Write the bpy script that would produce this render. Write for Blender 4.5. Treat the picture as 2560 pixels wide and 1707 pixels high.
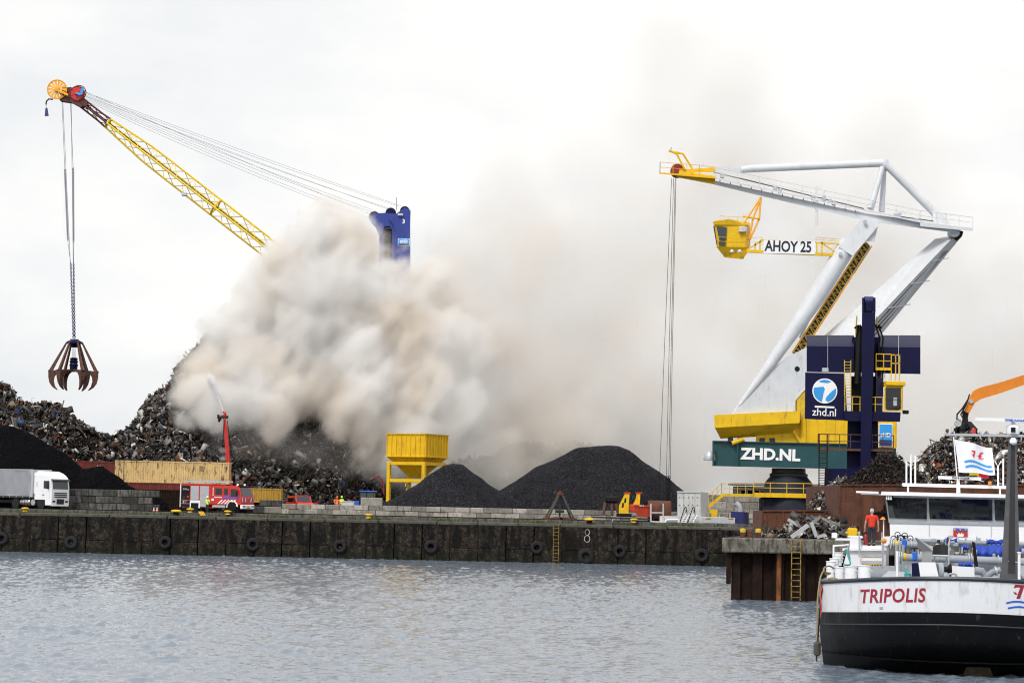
import bpy, bmesh, math, random
import numpy as np
from mathutils import Vector, Matrix
for _o in list(bpy.data.objects): bpy.data.objects.remove(_o)
SC = bpy.context.scene
C = SC.collection
R = math.radians
# ------------------------------------------------------------------ camera
F = 5625.0                      # focal length in pixels of the 2560 px wide photograph
CAMZ = 6.1
PITCH = math.atan(412.5/F); ROLL = R(1.2)
_f = Vector((0, math.cos(PITCH), math.sin(PITCH)))
_r0 = Vector((1, 0, 0)); _u0 = Vector((0, -math.sin(PITCH), math.cos(PITCH)))
_r = _r0*math.cos(ROLL) + _u0*math.sin(ROLL)
_u = -_r0*math.sin(ROLL) + _u0*math.cos(ROLL)
cam = bpy.data.cameras.new('camera'); camo = bpy.data.objects.new('camera', cam); C.objects.link(camo)
cam.sensor_width = 36.0; cam.lens = F/2560*36; cam.clip_end = 6000; cam.clip_start = 0.5
camo.matrix_world = Matrix(((_r.x, _u.x, -_f.x, 0), (_r.y, _u.y, -_f.y, 0), (_r.z, _u.z, -_f.z, CAMZ), (0, 0, 0, 1)))
SC.camera = camo
# ------------------------------------------------------------------ sky and sun (bright, thin overcast)
SUN_EL, SUN_AZ = R(48), R(205)      # azimuth clockwise from +Y: behind the camera, to its left
W = bpy.data.worlds.new('World'); SC.world = W; W.use_nodes = True
def build_world():
    nt = W.node_tree; nt.nodes.clear(); N = nt.nodes.new; L = nt.links.new
    out = N('ShaderNodeOutputWorld'); bg = N('ShaderNodeBackground')
    sky = N('ShaderNodeTexSky'); sky.sky_type = 'NISHITA'; sky.sun_disc = False
    sky.sun_elevation = SUN_EL; sky.sun_rotation = SUN_AZ; sky.dust_density = 3.0
    sk = N('ShaderNodeVectorMath'); sk.operation = 'SCALE'; sk.inputs['Scale'].default_value = 0.10
    L(sky.outputs[0], sk.inputs[0])
    tc = N('ShaderNodeTexCoord')
    mp = N('ShaderNodeMapping'); mp.inputs['Scale'].default_value = (1, 1, 2.2); L(tc.outputs['Generated'], mp.inputs[0])
    n1 = N('ShaderNodeTexNoise'); n1.inputs['Scale'].default_value = 4.5; n1.inputs['Detail'].default_value = 6; n1.inputs['Roughness'].default_value = .55
    L(mp.outputs[0], n1.inputs['Vector'])
    cr = N('ShaderNodeValToRGB'); e = cr.color_ramp.elements
    e[0].position = .36; e[0].color = (.74, .76, .78, 1); e[1].position = .58; e[1].color = (.895, .885, .865, 1)
    L(n1.outputs['Fac'], cr.inputs[0])
    n2 = N('ShaderNodeTexNoise'); n2.inputs['Scale'].default_value = 2.2; n2.inputs['Detail'].default_value = 4
    L(mp.outputs[0], n2.inputs['Vector'])
    cv = N('ShaderNodeMapRange'); cv.inputs['From Min'].default_value = .25; cv.inputs['From Max'].default_value = .45
    cv.inputs['To Min'].default_value = .86; cv.inputs['To Max'].default_value = 1.0
    L(n2.outputs['Fac'], cv.inputs['Value'])
    mx = N('ShaderNodeMix'); mx.data_type = 'RGBA'
    L(cv.outputs[0], mx.inputs['Factor']); L(sk.outputs[0], mx.inputs['A']); L(cr.outputs[0], mx.inputs['B'])
    L(mx.outputs['Result'], bg.inputs['Color']); bg.inputs['Strength'].default_value = 1.0
    L(bg.outputs[0], out.inputs['Surface'])
build_world()
sl = bpy.data.lights.new('sun', 'SUN'); sl.energy = 2.2; sl.angle = R(14); sl.color = (1, .965, .91)
so = bpy.data.objects.new('sun', sl); C.objects.link(so)
_sd = Vector((math.sin(SUN_AZ)*math.cos(SUN_EL), math.cos(SUN_AZ)*math.cos(SUN_EL), math.sin(SUN_EL)))
so.rotation_euler = (-_sd).to_track_quat('-Z', 'Y').to_euler(); so.location = (-40, -60, 120)
vs = SC.view_settings; vs.view_transform = 'Standard'; vs.look = 'None'; vs.gamma = 1; vs.exposure = 0.23; vs.use_curve_mapping = False
cy = SC.cycles
cy.use_denoising = True; cy.max_bounces = 9; cy.volume_bounces = 7; cy.transparent_max_bounces = 24
cy.volume_step_rate = 2.0; cy.volume_max_steps = 512; cy.caustics_reflective = False; cy.caustics_refractive = False
cy.use_adaptive_sampling = True; cy.adaptive_threshold = .025; cy.adaptive_min_samples = 16
cy.pixel_filter_type = 'BLACKMAN_HARRIS'; cy.filter_width = 1.1
cy.sample_clamp_indirect = 4.0
# ------------------------------------------------------------------ helpers
def P(px, py, Y):
    """the point at depth Y that the photograph shows at pixel (px, py)"""
    d = _f + _r*((px-1280)/F) - _u*((py-853.5)/F)
    d = d*(Y/d.y)
    return Vector((d.x, Y, d.z+CAMZ))
def PX(px, py, Y): return P(px, py, Y).x
def PZ(px, py, Y): return P(px, py, Y).z
def nodes(m):
    m.use_nodes = True; nt = m.node_tree; nt.nodes.clear(); return nt, nt.nodes.new, nt.links.new
MATS = {}
def mat(name, col, rough=.55, metal=0.0, var=.12, vscale=1.5, dirt=None, damt=.35, dscale=(.8, .8, .12), dthr=.55, bump=0.0, bscale=8.0, orand=0.0, attr=None, spec=.5, coat=0.0, fine=0.0):
    """painted / rough surface: even colour, blotches, streaked dirt of its own colour, fine relief"""
    m = bpy.data.materials.new(name); MATS[name] = m
    nt, N, L = nodes(m)
    out = N('ShaderNodeOutputMaterial'); b = N('ShaderNodeBsdfPrincipled'); L(b.outputs[0], out.inputs[0])
    b.inputs['Roughness'].default_value = rough; b.inputs['Metallic'].default_value = metal
    b.inputs['Specular IOR Level'].default_value = spec; b.inputs['Coat Weight'].default_value = coat
    g = N('ShaderNodeNewGeometry')
    if attr:
        a = N('ShaderNodeAttribute'); a.attribute_name = attr; cur = a.outputs['Color']
    else:
        c = N('ShaderNodeRGB'); c.outputs[0].default_value = (*col, 1); cur = c.outputs[0]
    if var:
        n = N('ShaderNodeTexNoise'); n.inputs['Scale'].default_value = vscale; n.inputs['Detail'].default_value = 6; n.inputs['Roughness'].default_value = .6
        L(g.outputs['Position'], n.inputs['Vector'])
        mr = N('ShaderNodeMapRange'); mr.inputs['From Min'].default_value = .3; mr.inputs['From Max'].default_value = .7
        mr.inputs['To Min'].default_value = 1-var; mr.inputs['To Max'].default_value = 1+var
        L(n.outputs['Fac'], mr.inputs['Value'])
        s = N('ShaderNodeVectorMath'); s.operation = 'SCALE'; L(cur, s.inputs[0]); L(mr.outputs[0], s.inputs['Scale']); cur = s.outputs[0]
    if orand:
        oi = N('ShaderNodeObjectInfo'); mr = N('ShaderNodeMapRange'); mr.inputs['To Min'].default_value = 1-orand; mr.inputs['To Max'].default_value = 1+orand
        L(oi.outputs['Random'], mr.inputs['Value'])
        s = N('ShaderNodeVectorMath'); s.operation = 'SCALE'; L(cur, s.inputs[0]); L(mr.outputs[0], s.inputs['Scale']); cur = s.outputs[0]
    if dirt:
        mp = N('ShaderNodeMapping'); mp.inputs['Scale'].default_value = dscale; L(g.outputs['Position'], mp.inputs[0])
        n = N('ShaderNodeTexNoise'); n.inputs['Scale'].default_value = 4; n.inputs['Detail'].default_value = 8; n.inputs['Roughness'].default_value = .68
        L(mp.outputs[0], n.inputs['Vector'])
        mr = N('ShaderNodeMapRange'); mr.inputs['From Min'].default_value = dthr; mr.inputs['From Max'].default_value = dthr+.12
        mr.inputs['To Max'].default_value = damt; L(n.outputs['Fac'], mr.inputs['Value'])
        x = N('ShaderNodeMix'); x.data_type = 'RGBA'; L(mr.outputs[0], x.inputs['Factor']); L(cur, x.inputs['A']); x.inputs['B'].default_value = (*dirt, 1)
        cur = x.outputs['Result']
    if fine:
        n = N('ShaderNodeTexNoise'); n.inputs['Scale'].default_value = 14; n.inputs['Detail'].default_value = 4; L(g.outputs['Position'], n.inputs['Vector'])
        mr = N('ShaderNodeMapRange'); mr.inputs['From Min'].default_value = .35; mr.inputs['From Max'].default_value = .65
        mr.inputs['To Min'].default_value = 1-fine; mr.inputs['To Max'].default_value = 1+fine; L(n.outputs['Fac'], mr.inputs['Value'])
        s = N('ShaderNodeVectorMath'); s.operation = 'SCALE'; L(cur, s.inputs[0]); L(mr.outputs[0], s.inputs['Scale']); cur = s.outputs[0]
    L(cur, b.inputs['Base Color'])
    if bump:
        n = N('ShaderNodeTexNoise'); n.inputs['Scale'].default_value = bscale; n.inputs['Detail'].default_value = 6; L(g.outputs['Position'], n.inputs['Vector'])
        bp = N('ShaderNodeBump'); bp.inputs['Strength'].default_value = bump; bp.inputs['Distance'].default_value = .15
        L(n.outputs['Fac'], bp.inputs['Height']); L(bp.outputs[0], b.inputs['Normal'])
    return m
def glassmat(name, col=(.02, .03, .035), rough=.06):
    m = bpy.data.materials.new(name); MATS[name] = m
    nt, N, L = nodes(m); out = N('ShaderNodeOutputMaterial'); b = N('ShaderNodeBsdfPrincipled'); L(b.outputs[0], out.inputs[0])
    b.inputs['Base Color'].default_value = (*col, 1); b.inputs['Roughness'].default_value = rough; b.inputs['Specular IOR Level'].default_value = .6
    return m
ORG = {}
class MB:
    """collects shapes, then links them as ONE mesh object"""
    def __init__(s): s.v = []; s.f = []; s.c = []
    def add(s, vs, fs):
        k = len(s.v); s.v += [tuple(p) for p in vs]; s.f += [tuple(i+k for i in f) for f in fs]; return s
    def box(s, c, d, rz=0.0, bev=0.0, m=None):
        hx, hy, hz = d[0]/2, d[1]/2, d[2]/2
        if bev <= 0:
            vs = [(x*hx, y*hy, z*hz) for z in (-1, 1) for y in (-1, 1) for x in (-1, 1)]
            fs = [(0, 2, 3, 1), (4, 5, 7, 6), (0, 1, 5, 4), (2, 6, 7, 3), (0, 4, 6, 2), (1, 3, 7, 5)]
        else:
            b = min(bev, hx*.9, hy*.9, hz*.9)
            ring = [(-hx+b, -hy), (hx-b, -hy), (hx, -hy+b), (hx, hy-b), (hx-b, hy), (-hx+b, hy), (-hx, hy-b), (-hx, -hy+b)]
            inn = [(max(-hx+b, min(hx-b, x)), max(-hy+b, min(hy-b, y))) for x, y in ring]
            vs = [(x, y, -hz) for x, y in inn]+[(x, y, -hz+b) for x, y in ring]+[(x, y, hz-b) for x, y in ring]+[(x, y, hz) for x, y in inn]
            fs = []
            for k in range(3):
                for i in range(8): fs.append((k*8+i, k*8+(i+1) % 8, k*8+8+(i+1) % 8, k*8+8+i))
            fs += [(0, 6, 4, 2), (24, 26, 28, 30)]
        M = m if m is not None else Matrix.Rotation(rz, 3, 'Z'); c = Vector(c)
        return s.add([M @ Vector(p)+c for p in vs], fs)
    def bar(s, a, b, w, h=None, up=(0, 0, 1)):
        a, b = Vector(a), Vector(b); d = b-a
        if d.length < 1e-6: return s
        z = d.normalized(); up = Vector(up)
        if abs(z.dot(up)) > .98: up = Vector((0, 1, 0)) if abs(z.y) < .9 else Vector((1, 0, 0))
        x = z.cross(up).normalized(); y = x.cross(z).normalized(); h = h or w
        vs = [q+x*(i*w/2)+y*(j*h/2) for q in (a, b) for i, j in ((-1, -1), (1, -1), (1, 1), (-1, 1))]
        return s.add(vs, [(0, 1, 2, 3), (7, 6, 5, 4), (0, 4, 5, 1), (1, 5, 6, 2), (2, 6, 7, 3), (3, 7, 4, 0)])
    def tube(s, a, b, r0, r1=None, n=8):
        return s.pipe([a, b], [r0, r0 if r1 is None else r1], n)
    def pipe(s, pts, r, n=8, cap=True):
        pts = [Vector(p) for p in pts]; rs = r if isinstance(r, (list, tuple)) else [r]*len(pts)
        k = len(s.v); prev = None
        for i, p in enumerate(pts):
            d = (pts[min(i+1, len(pts)-1)]-pts[max(i-1, 0)]).normalized()
            if prev is None:
                ref = Vector((0, 0, 1)) if abs(d.z) < .9 else Vector((0, 1, 0))
                x = d.cross(ref).normalized()
            else:
                x = (prev-d*prev.dot(d)).normalized()
            prev = x; y = d.cross(x)
            for j in range(n):
                a = 2*math.pi*j/n; q = p+(x*math.cos(a)+y*math.sin(a))*rs[i]; s.v.append((q.x, q.y, q.z))
        for i in range(len(pts)-1):
            for j in range(n):
                s.f.append((k+i*n+j, k+i*n+(j+1) % n, k+(i+1)*n+(j+1) % n, k+(i+1)*n+j))
        if cap:
            s.f.append(tuple(k+j for j in reversed(range(n)))); e = k+(len(pts)-1)*n; s.f.append(tuple(e+j for j in range(n)))
        return s
    def prism(s, pts, ext):
        pts = [Vector(p) for p in pts]; ext = Vector(ext); n = len(pts)
        nrm = Vector((0, 0, 0))
        for i in range(n): nrm += pts[i].cross(pts[(i+1) % n])
        if nrm.dot(ext) > 0: pts.reverse()
        vs = pts+[p+ext for p in pts]
        return s.add(vs, [tuple(range(n)), tuple(reversed(range(n, 2*n)))]+[(i, i+n, (i+1) % n+n, (i+1) % n) for i in range(n)])
    def hexa(s, a, b):
        """a, b: two quads of corners, joined"""
        return s.add(list(a)+list(b), [(3, 2, 1, 0), (4, 5, 6, 7), (0, 1, 5, 4), (1, 2, 6, 5), (2, 3, 7, 6), (3, 0, 4, 7)])
    def lathe(s, prof, c=(0, 0, 0), axis='Z', n=20, cap=True):
        k = len(s.v); c = Vector(c)
        for r, h in prof:
            for j in range(n):
                a = 2*math.pi*j/n; x, y = r*math.cos(a), r*math.sin(a)
                p = {'Z': (x, y, h), 'Y': (x, h, -y), 'X': (h, x, y)}[axis]
                s.v.append((c.x+p[0], c.y+p[1], c.z+p[2]))
        for i in range(len(prof)-1):
            for j in range(n):
                s.f.append((k+i*n+j, k+i*n+(j+1) % n, k+(i+1)*n+(j+1) % n, k+(i+1)*n+j))
        if not cap: return s
        if prof[0][0] > 1e-4: s.f.append(tuple(k+j for j in reversed(range(n))))
        e = k+(len(prof)-1)*n
        if prof[-1][0] > 1e-4: s.f.append(tuple(e+j for j in range(n)))
        return s
    def quad(s, *p): return s.add(p, [tuple(range(len(p)))])
    def grid(s, fn, nu, nv):
        k = len(s.v)
        for j in range(nv+1):
            for i in range(nu+1): s.v.append(tuple(fn(i/nu, j/nv)))
        for j in range(nv):
            for i in range(nu):
                a = k+j*(nu+1)+i; s.f.append((a, a+1, a+nu+2, a+nu+1))
        return s
    def obj(s, name, m, parent=None, world=False, sharp=35, clean=False):
        me = bpy.data.meshes.new(name)
        o_ = Vector((0, 0, 0))
        if world and parent is not None:
            q = parent
            while q is not None: o_ += q.location; q = q.parent
        vs = [(a-o_.x, b-o_.y, c-o_.z) for a, b, c in s.v] if world else s.v
        me.from_pydata(vs, [], s.f); me.validate()
        if clean:
            bm = bmesh.new(); bm.from_mesh(me); bmesh.ops.remove_doubles(bm, verts=bm.verts, dist=1e-4); bmesh.ops.recalc_face_normals(bm, faces=bm.faces); bm.to_mesh(me); bm.free()
        else:
            bm = bmesh.new(); bm.from_mesh(me); bmesh.ops.recalc_face_normals(bm, faces=bm.faces); bm.to_mesh(me); bm.free()
        if sharp:
            me.shade_smooth(); me.set_sharp_from_angle(angle=R(sharp))
        if m is not None: me.materials.append(MATS[m] if isinstance(m, str) else m)
        o = bpy.data.objects.new(name, me); C.objects.link(o); o.parent = parent
        return o
def T(name, label, cat, loc=(0, 0, 0), rz=0.0, group=None):
    o = bpy.data.objects.new(name, None); C.objects.link(o); o.location = loc; o.rotation_euler = (0, 0, rz); o.empty_display_size = .3
    return tag(o, label, cat, group)
def tag(o, label=None, cat=None, group=None, kind=None):
    if label: o['label'] = label
    if cat: o['category'] = cat
    if group: o['group'] = group
    if kind: o['kind'] = kind
    return o
def copy_tree(o, parent=None):
    c = o.copy(); C.objects.link(c); c.parent = parent
    for ch in list(o.children): copy_tree(ch, c)
    return c
def dup(o, loc, rz=None, label=None, sc=None):
    c = copy_tree(o); c.location = loc
    if rz is not None: c.rotation_euler = (0, 0, rz)
    if label: c['label'] = label
    if sc: c.scale = (sc, sc, sc)
    return c
def text_mesh(s, size, bold=0.0, shear=0.0, depth=.01, sx=1.0, align='CENTER', spacing=1.0):
    """lettering as vertices and faces in the local xz plane, facing -y"""
    cu = bpy.data.curves.new('lettering', 'FONT'); cu.body = s; cu.size = size; cu.shear = shear; cu.offset = bold; cu.align_x = align; cu.align_y = 'CENTER'
    cu.extrude = depth; cu.resolution_u = 3; cu.space_character = spacing
    o = bpy.data.objects.new('lettering', cu); C.objects.link(o)
    dg = bpy.context.evaluated_depsgraph_get(); me = bpy.data.meshes.new_from_object(o.evaluated_get(dg))
    vs = [(v.co.x*sx, -v.co.z, v.co.y) for v in me.vertices]; fs = [tuple(p.vertices) for p in me.polygons]
    bpy.data.objects.remove(o); bpy.data.curves.remove(cu); bpy.data.meshes.remove(me)
    return vs, fs
def text(name, s, size, loc, m, parent, rz=0.0, world=True, **kw):
    vs, fs = text_mesh(s, size, **kw); M = Matrix.Rotation(rz, 3, 'Z'); l = Vector(loc)
    b = MB(); b.add([M @ Vector(p)+l for p in vs], fs)
    return b.obj(name, m, parent, world=world, sharp=30)
# scatter: many small pieces joined in one mesh with a colour each
def rand_rots(n, rng, flat=0.0):
    q = rng.normal(size=(n, 4)); q[:, 1:3] *= (1-flat); q /= np.linalg.norm(q, axis=1)[:, None]
    w, x, y, z = q.T
    return np.stack([np.stack([1-2*(y*y+z*z), 2*(x*y-z*w), 2*(x*z+y*w)], -1), np.stack([2*(x*y+z*w), 1-2*(x*x+z*z), 2*(y*z-x*w)], -1), np.stack([2*(x*z-y*w), 2*(y*z+x*w), 1-2*(x*x+y*y)], -1)], 1)
def scatter(name, m, parent, sets, world=True, smooth=False):
    """sets: list of (template verts, template faces(list), pos (n,3), scale (n,3), rot (n,3,3), col (n,3))"""
    V, Lp, St, Tt, Cc = [], [], [], [], []; k = 0; lt = 0
    for tv, tf, pos, scl, rot, col in sets:
        tv = np.asarray(tv, float); n = len(pos)
        if n == 0: continue
        v = np.einsum('nij,nkj->nki', rot, tv[None]*scl[:, None, :])+pos[:, None, :]
        V.append(v.reshape(-1, 3)); Cc.append(np.repeat(col, len(tv), 0))
        fl = np.concatenate([np.asarray(f) for f in tf]); sz = np.array([len(f) for f in tf])
        Lp.append((fl[None]+(np.arange(n)*len(tv))[:, None]+k).reshape(-1))
        Tt.append(np.tile(sz, n)); k += n*len(tv)
    V = np.concatenate(V); Lp = np.concatenate(Lp); Tt = np.concatenate(Tt); St = np.concatenate([[0], np.cumsum(Tt)[:-1]]); Cc = np.concatenate(Cc)
    if world and parent is not None:
        q = parent
        while q is not None: V = V-np.array(q.location); q = q.parent
    me = bpy.data.meshes.new(name); me.vertices.add(len(V)); me.vertices.foreach_set('co', V.astype(np.float32).ravel())
    me.loops.add(len(Lp)); me.loops.foreach_set('vertex_index', Lp.astype(np.int32))
    me.polygons.add(len(Tt)); me.polygons.foreach_set('loop_start', St.astype(np.int32)); me.polygons.foreach_set('loop_total', Tt.astype(np.int32))
    me.update(calc_edges=True)
    a = me.color_attributes.new('col', 'FLOAT_COLOR', 'POINT'); a.data.foreach_set('color', np.concatenate([Cc, np.ones((len(Cc), 1))], 1).astype(np.float32).ravel())
    if smooth: me.shade_smooth()
    me.materials.append(MATS[m]); o = bpy.data.objects.new(name, me); C.objects.link(o); o.parent = parent
    return o
# ------------------------------------------------------------------ materials
mat('concrete', (.30, .28, .25), .85, var=.22, vscale=.9, dirt=(.06, .055, .045), damt=.6, dscale=(1, 1, .35), dthr=.52, bump=.3, bscale=5, orand=.38, fine=.15, spec=.2)
mat('concrete_dark', (.10, .097, .09), .9, spec=.15, var=.35, vscale=.9, dirt=(.03, .03, .03), damt=.75, dscale=(1, 1, .3), dthr=.47, bump=.3, bscale=5, orand=.5, fine=.2)
mat('coping', (.095, .088, .074), .9, spec=.15, var=.3, vscale=1.2, dirt=(.05, .06, .03), damt=.7, dscale=(.5, .5, 1), dthr=.5, bump=.4, bscale=6, orand=.15)
mat('yellow', (.74, .46, .010), .5, var=.10, vscale=.8, dirt=(.24, .13, .03), damt=.6, dthr=.56, spec=.3)
mat('yellow_worn', (.62, .42, .02), .6, var=.15, vscale=2, dirt=(.16, .08, .02), damt=.7, dthr=.53)
mat('pedestal_grey', (.016, .019, .032), .6, var=.2, vscale=1, spec=.2)
mat('yellow_boom', (.78, .55, .01), .5, var=.12, vscale=2, dirt=(.25, .13, .04), damt=.5, dthr=.6)
mat('orange_yellow', (.85, .40, .015), .5, var=.1, vscale=2, dirt=(.3, .12, .02), damt=.4)
mat('orange', (.72, .22, .01), .45, var=.08, vscale=2, dirt=(.2, .08, .03), damt=.3)
mat('white_paint', (.60, .62, .65), .45, var=.06, vscale=.7, dirt=(.36, .33, .29), damt=.55, dthr=.57)
mat('white_clean', (.82, .83, .86), .35, var=.02, vscale=.7, coat=.2)
mat('white_box', (.55, .55, .54), .6, var=.1, vscale=1.5, dirt=(.25, .2, .16), damt=.5, dthr=.56)
mat('grey_paint', (.42, .44, .47), .5, var=.08, vscale=2, dirt=(.2, .2, .2), damt=.3)
mat('ship_grey', (.30, .33, .37), .5, var=.1, vscale=2, dirt=(.12, .12, .12), damt=.3)
mat('deck_grey', (.20, .22, .25), .7, var=.15, vscale=2)
mat('navy', (.0055, .006, .040), .45, var=.15, vscale=.7, dirt=(.01, .01, .02), damt=.5, spec=.18)
mat('navy_light', (.020, .021, .115), .4, var=.15, vscale=.7)
mat('crane_blue', (.016, .038, .25), .42, var=.12, vscale=.6, dirt=(.015, .02, .1), damt=.5)
mat('teal', (.006, .058, .068), .45, var=.12, vscale=.8, dirt=(.01, .035, .04), damt=.5)
mat('sky_blue', (.03, .30, .72), .4, var=.05)
mat('blue_tarp', (.006, .045, .36), .6, var=.2, vscale=4)
mat('white_print', (.85, .85, .86), .5, var=.02)
mat('black_print', (.012, .012, .016), .5, var=0)
mat('black', (.006, .006, .007), .55, spec=.25, var=.2, vscale=3)
mat('dark_steel', (.03, .03, .033), .55, metal=.2, var=.25, vscale=3)
mat('rope', (.02, .02, .024), .9, var=0, spec=.1)
mat('rope_tan', (.25, .2, .11), .9, var=.25, vscale=9)
mat('rope_teal', (.03, .28, .28), .8, var=.2, vscale=9)
mat('rubber', (.018, .018, .021), .7, spec=.2, var=.3, vscale=3, dirt=(.05, .05, .05), damt=.5)
mat('steel', (.52, .52, .52), .3, metal=.9, var=.08, vscale=2)
mat('mast_steel', (.13, .13, .135), .35, metal=.7, var=.15, vscale=2)
mat('gunwale', (.02, .024, .04), .45, var=.1)
mat('scrap_shiny', (.1, .1, .1), .4, attr='col', var=.3, vscale=5, metal=.45, spec=.4)
mat('ladder_yellow', (.32, .21, .02), .7, var=.25, vscale=4, dirt=(.07, .045, .02), damt=.85, dscale=(2, 2, 1), dthr=.46)
mat('hull_white', (.78, .79, .82), .38, var=.03, vscale=.6, dirt=(.46, .45, .43), damt=.6, dscale=(.9, .9, .18), dthr=.54, bump=.06, bscale=1.0, coat=.15)
mat('galv', (.48, .50, .53), .45, metal=.4, var=.1, vscale=4)
mat('rust', (.105, .036, .018), .85, var=.35, vscale=1.2, dirt=(.035, .018, .013), damt=.7, dscale=(1, 1, .2), dthr=.5, bump=.3, bscale=9)
mat('rust_dark', (.020, .011, .008), .9, spec=.12, var=.4, vscale=1.5, dirt=(.012, .010, .010), damt=.7, dscale=(1, 1, .2), dthr=.48, bump=.3)
mat('rust_brown', (.10, .045, .028), .7, var=.35, vscale=2, dirt=(.025, .016, .02), damt=.6)
mat('boom_brown', (.085, .02, .016), .6, var=.25, vscale=2)
mat('red', (.55, .018, .012), .35, var=.06, vscale=2, coat=.3)
mat('red_dark', (.22, .012, .014), .5, var=.2, vscale=2)
mat('red_worn', (.50, .05, .018), .6, var=.2, vscale=3, dirt=(.12, .04, .02), damt=.5)
mat('cont_red', (.16, .022, .014), .7, var=.25, vscale=1.2, dirt=(.05, .02, .012), damt=.8, dscale=(1.4, 1.4, .12), dthr=.5)
mat('cont_yellow', (.64, .45, .20), .65, var=.14, vscale=1.0, dirt=(.045, .018, .010), damt=.95, dscale=(.7, .7, .26), dthr=.525)
mat('cont_ochre', (.42, .25, .03), .7, var=.2, vscale=1.5, dirt=(.08, .04, .015), damt=.8, dscale=(1.6, 1.6, .12), dthr=.53)
mat('tarp_grey', (.27, .28, .31), .55, var=.08, vscale=1, bump=.0)
mat('plastic_dark', (.015, .016, .018), .6, var=.1)
mat('skin', (.45, .24, .17), .6, var=.05)
mat('hair_grey', (.5, .48, .45), .8, var=.2, vscale=30)
mat('shirt_red', (.62, .035, .012), .8, var=.08, vscale=6)
mat('trousers', (.018, .02, .035), .85, var=.2, vscale=6)
mat('hivis', (.55, .75, .03), .7, var=.1, vscale=6)
mat('hivis_orange', (.85, .16, .02), .7, var=.1, vscale=6)
mat('maroon_print', (.34, .02, .045), .45, var=.06)
mat('blue_print', (.02, .12, .55), .45, var=.05)
mat('hull_black', (.0035, .004, .005), .42, var=.3, vscale=.8, spec=.22, dirt=(.05, .058, .068), damt=.85, bump=.12, bscale=1.2, dscale=(1.2, 1.2, .25), dthr=.6)
mat('roof_grey', (.25, .26, .27), .7, var=.1)
mat('coal', (.007, .007, .0085), .8, spec=.12, var=.35, vscale=2.0, bump=.7, bscale=3.5)
mat('lump', (.02, .02, .022), .5, attr='col', var=0, spec=.2)
mat('scrap', (.1, .1, .1), .55, attr='col', var=.3, vscale=3, metal=.1, spec=.3)
mat('coal_black', (.003, .003, .004), .9, var=.3, vscale=2.0, spec=.06, bump=.5, bscale=3.5)
mat('lump_black', (.02, .02, .022), .7, attr='col', var=0, spec=.08)
mat('heap_core', (.012, .010, .009), .95, spec=.05, var=.5, vscale=1.5, bump=.8, bscale=1.5)
mat('weed', (.06, .10, .025), .8, var=.3, vscale=6)
mat('belgian_black', (.01, .01, .01), .8, var=0); mat('belgian_yellow', (.85, .62, .01), .8, var=0); mat('belgian_red', (.7, .02, .03), .8, var=0)
mat('lamp_amber', (.8, .25, .01), .3, var=0)
glassmat('glass', (.006, .008, .010)); glassmat('glass_tint', (.03, .045, .05), .06)
# ================================================================== the setting
ZQ = 4.7            # quay surface
ZC = 4.3            # coping along the quay edge
YQ = 250.0
# ---- water: real waves where the photograph sees them, a flat sheet beyond
def water_mat():
    m = bpy.data.materials.new('harbour_water'); MATS['water'] = m
    nt, N, L = nodes(m); out = N('ShaderNodeOutputMaterial'); b = N('ShaderNodeBsdfPrincipled'); L(b.outputs[0], out.inputs[0])
    b.inputs['Base Color'].default_value = (.165, .20, .25, 1); b.inputs['Roughness'].default_value = .05; b.inputs['IOR'].default_value = 1.333
    g = N('ShaderNodeNewGeometry'); mp = N('ShaderNodeMapping'); mp.inputs['Scale'].default_value = (1, .8, 1); L(g.outputs['Position'], mp.inputs[0])
    n = N('ShaderNodeTexNoise'); n.inputs['Scale'].default_value = 8; n.inputs['Detail'].default_value = 3; n.inputs['Roughness'].default_value = .6; L(mp.outputs[0], n.inputs['Vector'])
    bp = N('ShaderNodeBump'); bp.inputs['Strength'].default_value = .5; bp.inputs['Distance'].default_value = .05; L(n.outputs['Fac'], bp.inputs['Height']); L(bp.outputs[0], b.inputs['Normal'])
water_mat()
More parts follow.
